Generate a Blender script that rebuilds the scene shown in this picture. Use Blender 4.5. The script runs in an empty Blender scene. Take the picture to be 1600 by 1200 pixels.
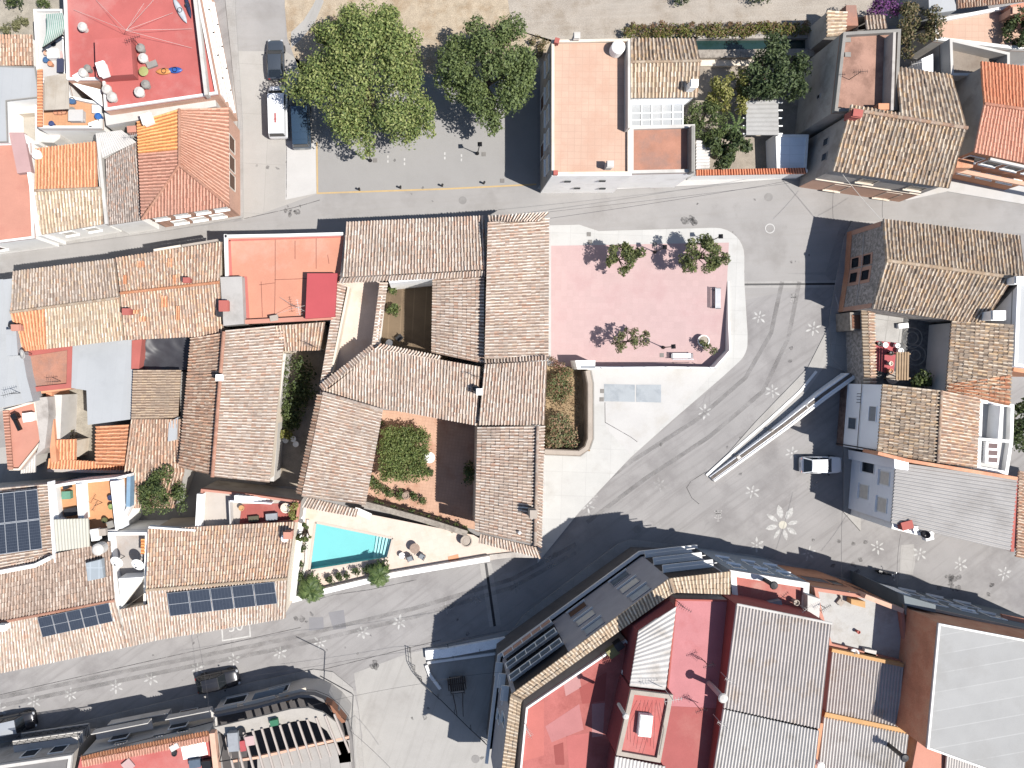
import bpy, bmesh, math, random
import numpy as np
from mathutils import Vector, Matrix

R = random.Random(7)
NR = np.random.default_rng(11)
S = bpy.context.scene
COL = S.collection
H, F, CX, CY = 74.0, 1148.0, 660.0, 580.0      # drone height, focal length in photo pixels, point straight below the drone


def P(u, v, z=0.0):
    """World point of height z that the photograph shows at pixel (u, v)."""
    k = (H - z) / F
    return Vector(((u - CX) * k, (CY - v) * k, z))


def V3(p, z=0.0):
    return P(p[0], p[1], p[2] if len(p) > 2 else z)


def lin(hexs):
    hexs = hexs.lstrip('#')
    c = [int(hexs[i:i + 2], 16) / 255 for i in (0, 2, 4)]
    return [x / 12.92 if x <= .04045 else ((x + .055) / 1.055) ** 2.4 for x in c]


LIT = 2.3


def A(hexs, k=1.0, bleach=None):
    """Base colour of a surface from its sunlit look."""
    h = hexs.lstrip('#')
    c = [int(h[i:i + 2], 16) for i in (0, 2, 4)]
    if c[0] >= c[1] * .98 and c[0] > c[2]:      # sun-bleached warm colours
        m = max(c)
        if bleach is None:
            bleach = .33 if c[1] - c[2] > 18 else .2
        c = [x + (m - x) * bleach for x in c]
    return tuple(min(.85, x / LIT * k) for x in lin('%02x%02x%02x' % tuple(int(x) for x in c))) + (1,)


# ------------------------------------------------------------------ materials
MATS = {}


class NT:
    def __init__(s, name):
        s.m = bpy.data.materials.new(name)
        s.m.use_nodes = True
        s.t = s.m.node_tree
        s.b = s.t.nodes['Principled BSDF']

    def n(s, typ, **kw):
        nd = s.t.nodes.new(typ)
        for k, v in kw.items():
            if k.startswith('i_'):
                key = k[2:]
                key = int(key) if key.isdigit() else key.replace('_', ' ')
                nd.inputs[key].default_value = v
            else:
                setattr(nd, k, v)
        return nd

    def l(s, a, b):
        s.t.links.new(a, b)

    def noise(s, vec, scale, detail=4, rough=.55):
        nd = s.n('ShaderNodeTexNoise')
        nd.inputs['Scale'].default_value = scale
        nd.inputs['Detail'].default_value = detail
        nd.inputs['Roughness'].default_value = rough
        s.l(vec, nd.inputs['Vector'])
        return nd.outputs['Fac']

    def ramp(s, fac, stops, interp='LINEAR'):
        nd = s.n('ShaderNodeValToRGB')
        nd.color_ramp.interpolation = interp
        e = nd.color_ramp.elements
        while len(e) > 1:
            e.remove(e[-1])
        e[0].position, e[0].color = stops[0]
        for p, c in stops[1:]:
            x = e.new(p)
            x.color = c
        s.l(fac, nd.inputs[0])
        return nd.outputs[0]

    def mix(s, fac, a, b, typ='MIX'):
        nd = s.n('ShaderNodeMix', data_type='RGBA', blend_type=typ)
        for sock, val in ((nd.inputs[0], fac), (nd.inputs[6], a), (nd.inputs[7], b)):
            if isinstance(val, (int, float, tuple)):
                sock.default_value = val
            else:
                s.l(val, sock)
        return nd.outputs[2]

    def math(s, op, a, b=None):
        nd = s.n('ShaderNodeMath', operation=op)
        for i, val in enumerate((a, b)):
            if val is None:
                continue
            if isinstance(val, (int, float)):
                nd.inputs[i].default_value = val
            else:
                s.l(val, nd.inputs[i])
        return nd.outputs[0]

    def pos(s):
        return s.n('ShaderNodeNewGeometry').outputs['Position']

    def bump(s, h, strength=.3, dist=.02):
        nd = s.n('ShaderNodeBump')
        nd.inputs['Strength'].default_value = strength
        nd.inputs['Distance'].default_value = dist
        s.l(h, nd.inputs['Height'])
        s.l(nd.outputs[0], s.b.inputs['Normal'])


def shade(c, k):
    return tuple(min(.9, x * k) for x in c[:3]) + (1,)


def surf(name, c, var=.12, scale=.9, stain=None, stain_at=.58, stain_scale=.35, speck=.08, rough=.92, bump=.0,
         grid=None, joint=None, streak=None, metal=0.0, k=1.0, wear=0.0):
    """Worn outdoor surface: two sizes of tone variation, stains with a shape of their own, optional tile joints."""
    if name in MATS:
        return MATS[name]
    t = NT(name)
    p = t.pos()
    if isinstance(c, str):
        c = A(c, k)
    n1 = t.noise(p, scale, 6, .6)
    col = t.ramp(n1, [(.3, shade(c, 1 - var)), (.5, c), (.72, shade(c, 1 + var))])
    if grid:
        mp = t.n('ShaderNodeMapping')
        mp.inputs['Rotation'].default_value = (0, 0, math.radians(grid[2]))
        t.l(p, mp.inputs[0])
        br = t.n('ShaderNodeTexBrick', offset=grid[3] if len(grid) > 3 else 0.0)
        br.inputs['Scale'].default_value = 1
        br.inputs['Brick Width'].default_value = grid[0]
        br.inputs['Row Height'].default_value = grid[1]
        br.inputs['Mortar Size'].default_value = grid[4] if len(grid) > 4 else .025
        br.inputs['Mortar Smooth'].default_value = .2
        br.inputs['Color1'].default_value = (.97, .97, .97, 1)
        br.inputs['Color2'].default_value = (1.03, 1.03, 1.03, 1)
        br.inputs['Mortar'].default_value = (joint,) * 3 + (1,) if isinstance(joint, float) else (joint or (.7, .7, .7, 1))
        t.l(mp.outputs[0], br.inputs['Vector'])
        col = t.mix(1.0, col, br.outputs[0], 'MULTIPLY')
    if stain:
        st = A(stain, k) if isinstance(stain, str) else stain
        n2 = t.noise(p, stain_scale, 8, .65)
        f = t.ramp(n2, [(stain_at - .06, (0, 0, 0, 1)), (stain_at + .1, (.8, .8, .8, 1))])
        col = t.mix(f, col, st)
    if streak:
        mp = t.n('ShaderNodeMapping')
        mp.vector_type = 'TEXTURE'
        mp.inputs['Rotation'].default_value = (0, 0, math.radians(streak[0]))
        mp.inputs['Scale'].default_value = (9, .5, 1)
        t.l(p, mp.inputs[0])
        n4 = t.noise(mp.outputs[0], 1.0, 6, .6)
        f = t.ramp(n4, [(.5, (0, 0, 0, 1)), (.75, (streak[2],) * 3 + (1,))])
        col = t.mix(f, col, A(streak[1], k))
    if wear:
        # fine cracks and small dark spots
        dist = t.n('ShaderNodeVectorMath', operation='ADD')
        t.l(p, dist.inputs[0])
        nv = t.n('ShaderNodeTexNoise')
        nv.inputs['Scale'].default_value = .8
        nv.inputs['Detail'].default_value = 5
        t.l(p, nv.inputs['Vector'])
        t.l(nv.outputs['Color'], dist.inputs[1])
        vo = t.n('ShaderNodeTexVoronoi', feature='DISTANCE_TO_EDGE')
        vo.inputs['Scale'].default_value = .16
        t.l(dist.outputs[0], vo.inputs['Vector'])
        cr = t.ramp(vo.outputs['Distance'], [(0.0, (1, 1, 1, 1)), (.006, (0, 0, 0, 1))])
        gate = t.ramp(t.noise(p, .12, 3), [(.58, (0, 0, 0, 1)), (.66, (wear * .6, wear * .6, wear * .6, 1))])
        col = t.mix(t.mix(1.0, cr, gate, 'MULTIPLY'), col, shade(c, .55))
        sp = t.ramp(t.noise(p, 1.6, 6, .7), [(.66, (0, 0, 0, 1)), (.76, (wear * .8,) * 3 + (1,))])
        col = t.mix(sp, col, shade(c, .6))
    if speck:
        n3 = t.noise(p, 14, 3, .7)
        f = t.ramp(n3, [(.3, (1 - speck * 1.5,) * 3 + (1,)), (.7, (1 + speck,) * 3 + (1,))])
        col = t.mix(1.0, col, f, 'MULTIPLY')
    t.l(col, t.b.inputs['Base Color'])
    t.b.inputs['Roughness'].default_value = rough
    t.b.inputs['Metallic'].default_value = metal
    t.b.inputs['Specular IOR Level'].default_value = .25
    if bump:
        t.bump(t.noise(p, 9, 5), bump)
    MATS[name] = t.m
    return t.m


def plain(name, c, rough=.6, metal=0.0, spec=.4, coat=0.0, k=1.0):
    if name in MATS:
        return MATS[name]
    t = NT(name)
    if isinstance(c, str):
        c = A(c, k)
    p = t.pos()
    n1 = t.noise(p, 2.5, 4)
    t.l(t.ramp(n1, [(.3, shade(c, .9)), (.7, shade(c, 1.08))]), t.b.inputs['Base Color'])
    t.b.inputs['Roughness'].default_value = rough
    t.b.inputs['Metallic'].default_value = metal
    t.b.inputs['Specular IOR Level'].default_value = spec
    t.b.inputs['Coat Weight'].default_value = coat
    MATS[name] = t.m
    return t.m


TK = 1.68


def tbl(hx):
    c = [int(hx[i:i + 2], 16) for i in (1, 3, 5)]
    return .3 if max(c) - min(c) > 95 else .06


def tilemat(name, pal, weather=None, wat=.55, wamt=.6, cellx=2.0, contrast=1.0):
    """Fired clay tiles: every tile takes its own colour from the palette; lichen and dirt in larger patches."""
    t = NT(name)
    uv = t.n('ShaderNodeUVMap').outputs[0]
    sp = t.n('ShaderNodeSeparateXYZ')
    t.l(uv, sp.inputs[0])
    fx = t.math('FLOOR', t.math('MULTIPLY', sp.outputs[0], cellx))
    fy = t.math('FLOOR', sp.outputs[1])
    cb = t.n('ShaderNodeCombineXYZ')
    t.l(fx, cb.inputs[0])
    t.l(fy, cb.inputs[1])
    wn = t.n('ShaderNodeTexWhiteNoise', noise_dimensions='2D')
    t.l(cb.outputs[0], wn.inputs['Vector'])
    tot = sum(w for _, w in pal)
    acc = 0
    stops = []
    for hx, w in pal:
        stops.append((acc / tot, A(hx, TK, tbl(hx))))
        acc += w
    p = t.pos()
    # neighbouring tiles tend to be of one batch
    b = t.noise(p, .55, 3)
    val = t.math('FRACT', t.math('ADD', wn.outputs['Value'], t.math('MULTIPLY', t.math('SUBTRACT', b, .5), .7)))
    col = t.ramp(val, stops, 'CONSTANT')
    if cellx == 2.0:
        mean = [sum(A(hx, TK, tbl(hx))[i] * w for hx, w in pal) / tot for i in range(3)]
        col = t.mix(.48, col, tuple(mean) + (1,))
        # channel tiles darkened: the shade of the grooves is painted into their colour
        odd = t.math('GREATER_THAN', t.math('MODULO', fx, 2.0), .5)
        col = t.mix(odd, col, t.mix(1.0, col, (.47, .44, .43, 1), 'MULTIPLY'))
    if weather:
        n2 = t.noise(p, .3, 7, .65)
        f = t.ramp(n2, [(wat - .1, (0, 0, 0, 1)), (wat + .12, (wamt,) * 3 + (1,))])
        col = t.mix(f, col, A(weather))
    n3 = t.noise(p, 7, 4, .7)
    f = t.ramp(n3, [(.3, (.82, .82, .82, 1)), (.7, (1.16, 1.16, 1.16, 1))])
    col = t.mix(1.0, col, f, 'MULTIPLY')
    t.l(col, t.b.inputs['Base Color'])
    t.b.inputs['Roughness'].default_value = .95
    t.b.inputs['Specular IOR Level'].default_value = .15
    MATS[name] = t.m
    return t.m


def leafmat(name, cols, rough=.55):
    if name in MATS:
        return MATS[name]
    t = NT(name)
    g = t.n('ShaderNodeNewGeometry')
    p = g.outputs['Position']
    n1 = t.noise(p, .9, 3)
    val = t.math('ADD', t.math('MULTIPLY', g.outputs['Random Per Island'], .75), t.math('MULTIPLY', n1, .35))
    n = len(cols)
    t.l(t.ramp(val, [(.08 + .9 * i / n, A(c)) for i, c in enumerate(cols)]), t.b.inputs['Base Color'])
    t.b.inputs['Roughness'].default_value = rough
    t.b.inputs['Specular IOR Level'].default_value = .3
    tr = t.n('ShaderNodeBsdfTranslucent')
    tr.inputs[0].default_value = shade(A(cols[len(cols) // 2]), 1.2)
    mx = t.n('ShaderNodeMixShader')
    mx.inputs[0].default_value = .22
    t.l(t.b.outputs[0], mx.inputs[1])
    t.l(tr.outputs[0], mx.inputs[2])
    t.l(mx.outputs[0], t.t.nodes['Material Output'].inputs[0])
    MATS[name] = t.m
    return t.m


def wear_mat(name, c, lo, hi, scale):
    if name in MATS:
        return MATS[name]
    t = NT(name)
    p = t.pos()
    t.b.inputs['Base Color'].default_value = A(c)
    t.b.inputs['Roughness'].default_value = .9
    tr = t.n('ShaderNodeBsdfTransparent')
    mx = t.n('ShaderNodeMixShader')
    f = t.ramp(t.noise(p, scale, 6, .7), [(.35, (lo, lo, lo, 1)), (.65, (hi, hi, hi, 1))])
    t.l(f, mx.inputs[0])
    t.l(tr.outputs[0], mx.inputs[1])
    t.l(t.b.outputs[0], mx.inputs[2])
    t.l(mx.outputs[0], t.t.nodes['Material Output'].inputs[0])
    MATS[name] = t.m
    return t.m



# ------------------------------------------------------------------ mesh building
def tag(o, label=None, cat=None, group=None, kind=None):
    for k, v in (('label', label), ('category', cat), ('group', group), ('kind', kind)):
        if v:
            o[k] = v
    return o


def thing(name, label, cat, loc=(0, 0, 0), rz=0.0, group=None):
    o = bpy.data.objects.new(name, None)
    o.empty_display_size = .3
    COL.objects.link(o)
    o.location = loc
    o.rotation_euler = (0, 0, rz)
    tag(o, label, cat, group)
    return o


def rootloc(o):
    while o.parent:
        o = o.parent
    return Vector(o.location)


class MB:
    def __init__(s):
        s.v, s.f, s.mi, s.uv = [], [], [], {}

    def add(s, vs, fs, mi=0, uv=None):
        k = len(s.v)
        s.v += [tuple(x) for x in vs]
        for i, f in enumerate(fs):
            if uv:
                s.uv[len(s.f)] = uv[i]
            s.f.append(tuple(k + j for j in f))
            s.mi.append(mi)
        return s

    def prism(s, pts, z0, z1, mi=0, top=True, bot=True, mt=None):
        """Upright prism over plan points (world x, y); z1 may be one number or one per point."""
        n = len(pts)
        zt = z1 if hasattr(z1, '__len__') else [z1] * n
        vs = [(p[0], p[1], z0) for p in pts] + [(p[0], p[1], z) for p, z in zip(pts, zt)]
        area = sum(pts[i][0] * pts[(i + 1) % n][1] - pts[(i + 1) % n][0] * pts[i][1] for i in range(n))
        fs = []
        for i in range(n):
            j = (i + 1) % n
            fs.append((i, j, n + j, n + i) if area > 0 else (j, i, n + i, n + j))
        s.add(vs, fs, mi)
        if top:
            s.add(vs[n:], [tuple(range(n)) if area > 0 else tuple(range(n - 1, -1, -1))], mi if mt is None else mt)
        if bot:
            s.add(vs[:n], [tuple(range(n - 1, -1, -1)) if area > 0 else tuple(range(n))], mi)
        return s

    def box(s, c, size, rz=0.0, mi=0, M=None):
        x, y, z = (d / 2 for d in size)
        ca, sa = math.cos(rz), math.sin(rz)
        vs = []
        for dz in (-z, z):
            for dx, dy in ((-x, -y), (x, -y), (x, y), (-x, y)):
                q = Vector((c[0] + dx * ca - dy * sa, c[1] + dx * sa + dy * ca, c[2] + dz))
                vs.append(q if M is None else M @ q)
        s.add(vs, [(3, 2, 1, 0), (4, 5, 6, 7), (0, 1, 5, 4), (1, 2, 6, 5), (2, 3, 7, 6), (3, 0, 4, 7)], mi)
        return s

    def tube(s, path, r, n=6, mi=0, caps=True):
        """Round bar along a path; r one radius or one per point."""
        path = [Vector(p) for p in path]
        rs = r if hasattr(r, '__len__') else [r] * len(path)
        vs, fs = [], []
        for i, p in enumerate(path):
            d = (path[min(i + 1, len(path) - 1)] - path[max(i - 1, 0)])
            d = d.normalized() if d.length > 1e-9 else Vector((0, 0, 1))
            a = d.cross(Vector((0, 0, 1)))
            a = a.normalized() if a.length > .05 else Vector((1, 0, 0))
            b = d.cross(a)
            for k in range(n):
                t = 2 * math.pi * k / n
                vs.append(p + (a * math.cos(t) + b * math.sin(t)) * rs[i])
        for i in range(len(path) - 1):
            for k in range(n):
                k2 = (k + 1) % n
                fs.append((i * n + k, (i + 1) * n + k, (i + 1) * n + k2, i * n + k2))
        if caps:
            fs.append(tuple(range(n)))
            fs.append(tuple((len(path) - 1) * n + k for k in range(n - 1, -1, -1)))
        s.add(vs, fs, mi)
        return s

    def lathe(s, c, prof, n=16, mi=0, M=None):
        """Turned shape: prof is a list of (radius, z)."""
        vs, fs = [], []
        for r, z in prof:
            for k in range(n):
                t = 2 * math.pi * k / n
                q = Vector((r * math.cos(t), r * math.sin(t), z))
                q = M @ q if M is not None else q
                vs.append((c[0] + q.x, c[1] + q.y, c[2] + q.z))
        for i in range(len(prof) - 1):
            for k in range(n):
                k2 = (k + 1) % n
                fs.append((i * n + k, i * n + k2, (i + 1) * n + k2, (i + 1) * n + k))
        if prof[0][0] > 1e-4:
            fs.append(tuple(range(n - 1, -1, -1)))
        if prof[-1][0] > 1e-4:
            fs.append(tuple((len(prof) - 1) * n + k for k in range(n)))
        s.add(vs, fs, mi)
        return s

    def build(s, name, mats, parent=None, world=True, smooth=False, label=None):
        if not isinstance(mats, (list, tuple)):
            mats = [mats]
        vs = np.array(s.v, dtype=np.float64).reshape(-1, 3)
        me = bpy.data.meshes.new(name)
        o = bpy.data.objects.new(name, me)
        if parent is not None:
            if world:
                vs = vs - np.array(rootloc(parent))
            o.parent = parent
        elif world:
            lo = vs.min(0)
            c = (vs.min(0) + vs.max(0)) / 2
            c[2] = lo[2]
            vs = vs - c
            o.location = c
        me.from_pydata(vs.tolist(), [], s.f)
        for m in mats:
            me.materials.append(m)
        me.polygons.foreach_set('material_index', s.mi)
        if smooth:
            me.polygons.foreach_set('use_smooth', [True] * len(s.f))
        if s.uv:
            ul = me.uv_layers.new(name='UVMap')
            for i, uvs in s.uv.items():
                pl = me.polygons[i]
                for li, q in zip(pl.loop_indices, uvs):
                    ul.data[li].uv = q
        me.update()
        COL.objects.link(o)
        if label:
            o['label'] = label
        return o


def offset(pts, d):
    """Move a plan outline inwards by d (miter corners)."""
    n = len(pts)
    ar = sum(pts[i][0] * pts[(i + 1) % n][1] - pts[(i + 1) % n][0] * pts[i][1] for i in range(n))
    sg = 1 if ar > 0 else -1
    out = []
    for i in range(n):
        a, b, c = (Vector(pts[(i + k) % n][:2]) for k in (-1, 0, 1))
        e1 = (b - a).normalized()
        e2 = (c - b).normalized()
        n1 = Vector((-e1.y, e1.x)) * sg
        n2 = Vector((-e2.y, e2.x)) * sg
        m = n1 + n2
        L = m.length
        if L < 1e-6:
            m, k = n1, d
        else:
            m = m / L
            k = min(d / max(m.dot(n1), .35), d * 2.5) if d > 0 else max(d / max(m.dot(n1), .35), d * 2.5)
        out.append((b.x + m.x * k, b.y + m.y * k))
    return out


def ring(mb, pts, w, z0, z1, mi=0):
    """Parapet: a closed strip of width w just inside the outline."""
    q = offset(pts, w)
    n = len(pts)
    for i in range(n):
        j = (i + 1) % n
        mb.prism([pts[i], pts[j], q[j], q[i]], z0, z1, mi, bot=False)
    return mb


def strip(mb, pts, w, z0, z1, mi=0, closed=False):
    """Wall along a plan polyline (world points), w wide, centred on the line; z1 one number or one per point."""
    n = len(pts)
    zt = z1 if hasattr(z1, '__len__') else [z1] * n
    zb = z0 if hasattr(z0, '__len__') else [z0] * n
    L, Rr = [], []
    for i in range(n):
        b = Vector(pts[i][:2])
        e1 = (b - Vector(pts[i - 1][:2])).normalized() if i > 0 else None
        e2 = (Vector(pts[i + 1][:2]) - b).normalized() if i < n - 1 else None
        e1 = e1 or e2
        e2 = e2 or e1
        m = Vector((-e1.y, e1.x)) + Vector((-e2.y, e2.x))
        m = m.normalized()
        k = w / 2 / max(m.dot(Vector((-e1.y, e1.x))), .4)
        L.append(b + m * k)
        Rr.append(b - m * k)
    vs, fs = [], []
    for i in range(n):
        vs += [(L[i].x, L[i].y, zb[i]), (L[i].x, L[i].y, zt[i]), (Rr[i].x, Rr[i].y, zt[i]), (Rr[i].x, Rr[i].y, zb[i])]
    for i in range(n - 1):
        for k in range(4):
            k2 = (k + 1) % 4
            fs.append((i * 4 + k, i * 4 + k2, i * 4 + 4 + k2, i * 4 + 4 + k))
    fs.append((3, 2, 1, 0))
    e = (n - 1) * 4
    fs.append((e, e + 1, e + 2, e + 3))
    mb.add(vs, fs, mi)
    return mb


def lerp(a, b, t):
    return tuple(x + (y - x) * t for x, y in zip(a, b))


PROF = [(0, .0), (.11, .75), (.25, 1.0), (.39, .75), (.5, .0), (.63, -.42), (.75, -.5), (.87, -.42)]
WAVE = [(0, 0), (.17, .8), (.33, .8), (.5, 0), (.67, -.8), (.83, -.8)]


def ribbed(A_, B_, C_, D_, zt, ze, mats, parent, name='roof', pitch=.28, hgt=.1, tl=.42, step=.028, prof=PROF, jit=.015,
           skirt=.14, clip=None, label=None, edge=None, zs=None):
    """Roof slope over the photo quad A-B (upper edge), D-C (lower edge): barrel tiles run from A-B down to D-C.
    Every tile row steps over the next; ribs are real relief."""
    q = [P(A_[0], A_[1], zt if zs is None else zs[0]), P(B_[0], B_[1], zt if zs is None else zs[1]),
         P(C_[0], C_[1], ze if zs is None else zs[2]), P(D_[0], D_[1], ze if zs is None else zs[3])]
    a, b, c, d = (np.array(x) for x in q)
    nrib = max(2, round((np.linalg.norm(b - a) + np.linalg.norm(c - d)) / 2 / pitch))
    Ls = (np.linalg.norm(d - a) + np.linalg.norm(c - b)) / 2
    nt = max(1, round(Ls / tl)) if step else max(1, round(Ls / 1.2))
    su = [(i + f) / nrib for i in range(nrib) for f, _ in prof] + [1.0]
    hu = [h for _ in range(nrib) for _, h in prof] + [0.0]
    if step:
        tv, hv, vv = [], [], []
        for k in range(nt):
            tv += [k / nt, (k + .96) / nt]
            hv += [0.0, step]
            vv += [k + .02, k + .98]
        tv[-1] = 1.0
    else:
        tv = [k / nt for k in range(nt + 1)]
        hv = [0.0] * (nt + 1)
        vv = [float(k) for k in range(nt + 1)]
    su, hu, tv, hv, vv = map(np.array, (su, hu, tv, hv, vv))
    SU, TV = np.meshgrid(su, tv, indexing='ij')
    nrm = np.cross(b - a, d - a)
    nrm = nrm / np.linalg.norm(nrm)
    if nrm[2] < 0:
        nrm = -nrm
    pts = ((1 - SU)[..., None] * (1 - TV)[..., None] * a + SU[..., None] * (1 - TV)[..., None] * b
           + SU[..., None] * TV[..., None] * c + (1 - SU)[..., None] * TV[..., None] * d)
    hh = hu[:, None] * hgt + hv[None, :]
    if jit:
        ribs = np.minimum((SU * nrib).astype(int), nrib - 1)
        rows = np.minimum((TV * nt + .02).astype(int), nt - 1)
        J = NR.normal(0, 1, (nrib, nt))
        hh = hh + np.clip(J[ribs, rows], -2, 2) * jit
        e = (b - a) / np.linalg.norm(b - a)
        wob = np.sin(TV * Ls * 1.1 + ribs * 1.7) * .012 + np.clip(NR.normal(0, 1, (nrib, nt)), -2, 2)[ribs, rows] * .012
        inner = (SU > .01) & (SU < .99)
        pts = pts + e * (wob * inner)[..., None]
        # old roofs sag a little between the beams
        hh = hh - .03 * np.sin(SU * Ls * .9 + TV * 3.1) * np.sin(TV * math.pi)
    pts = pts + nrm * hh[..., None]
    nu, nv = len(su), len(tv)
    V = pts.reshape(-1, 3)
    idx = np.arange(nu * nv).reshape(nu, nv)
    Fq = np.stack([idx[:-1, :-1], idx[1:, :-1], idx[1:, 1:], idx[:-1, 1:]], -1).reshape(-1, 4)
    cr = np.cross(V[Fq[0, 1]] - V[Fq[0, 0]], V[Fq[0, 3]] - V[Fq[0, 0]])
    if cr[2] < 0:
        Fq = Fq[:, ::-1]
    US = su * nrib
    UV = np.stack(np.meshgrid(US, vv, indexing='ij'), -1).reshape(-1, 2)
    V = V.tolist()
    fl = Fq.tolist()
    # eaves and verges: the roof has a thickness
    nb = len(V)
    per = list(idx[:, 0]) + list(idx[-1, 1:]) + list(idx[-2::-1, -1]) + list(idx[0, -2:0:-1])
    low = []
    for i in per:
        p = V[i]
        low.append([p[0], p[1], p[2] - skirt])
    V += low
    m = len(per)
    for i in range(m):
        j = (i + 1) % m
        fl.append([int(per[j]), int(per[i]), nb + i, nb + j] if cr[2] > 0 else [int(per[i]), int(per[j]), nb + j, nb + i])
    UV = np.concatenate([UV, UV[per]])
    me = bpy.data.meshes.new(name)
    o = bpy.data.objects.new(name, me)
    o.parent = parent
    off = np.array(rootloc(parent))
    me.from_pydata((np.array(V) - off).tolist(), [], fl)
    mats = mats if isinstance(mats, (list, tuple)) else [mats]
    for mm in mats:
        me.materials.append(mm)
    ul = me.uv_layers.new(name='UVMap')
    li = np.zeros(len(me.loops), dtype=np.int32)
    me.loops.foreach_get('vertex_index', li)
    # give each roof its own run of random tiles
    rnd = NR.integers(0, 4000, 2)
    uvs = UV[li] + rnd
    # keep every face inside one tile cell
    npoly = len(Fq)
    cen = uvs[:npoly * 4].reshape(-1, 4, 2).mean(1, keepdims=True)
    uvs[:npoly * 4] = np.repeat(cen, 4, 1).reshape(-1, 2)
    ul.data.foreach_set('uv', uvs.astype(np.float32).ravel())
    COL.objects.link(o)
    if clip:
        bm = bmesh.new()
        bm.from_mesh(me)
        for (p1, p2, keep) in clip:
            za = (zt + ze) / 2
            w1, w2 = (P(p1[0], p1[1], p1[2] if len(p1) > 2 else za), P(p2[0], p2[1], p2[2] if len(p2) > 2 else za))
            wk = P(keep[0], keep[1], za)
            dd = w2 - w1
            no = Vector((-dd.y, dd.x, 0))
            if no.dot(wk - w1) > 0:
                no = -no
            bmesh.ops.bisect_plane(bm, geom=bm.verts[:] + bm.edges[:] + bm.faces[:], plane_co=w1 - Vector(off), plane_no=no, clear_outer=True)
        bm.to_mesh(me)
        bm.free()
    if label:
        o['label'] = label
    return o


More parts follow.
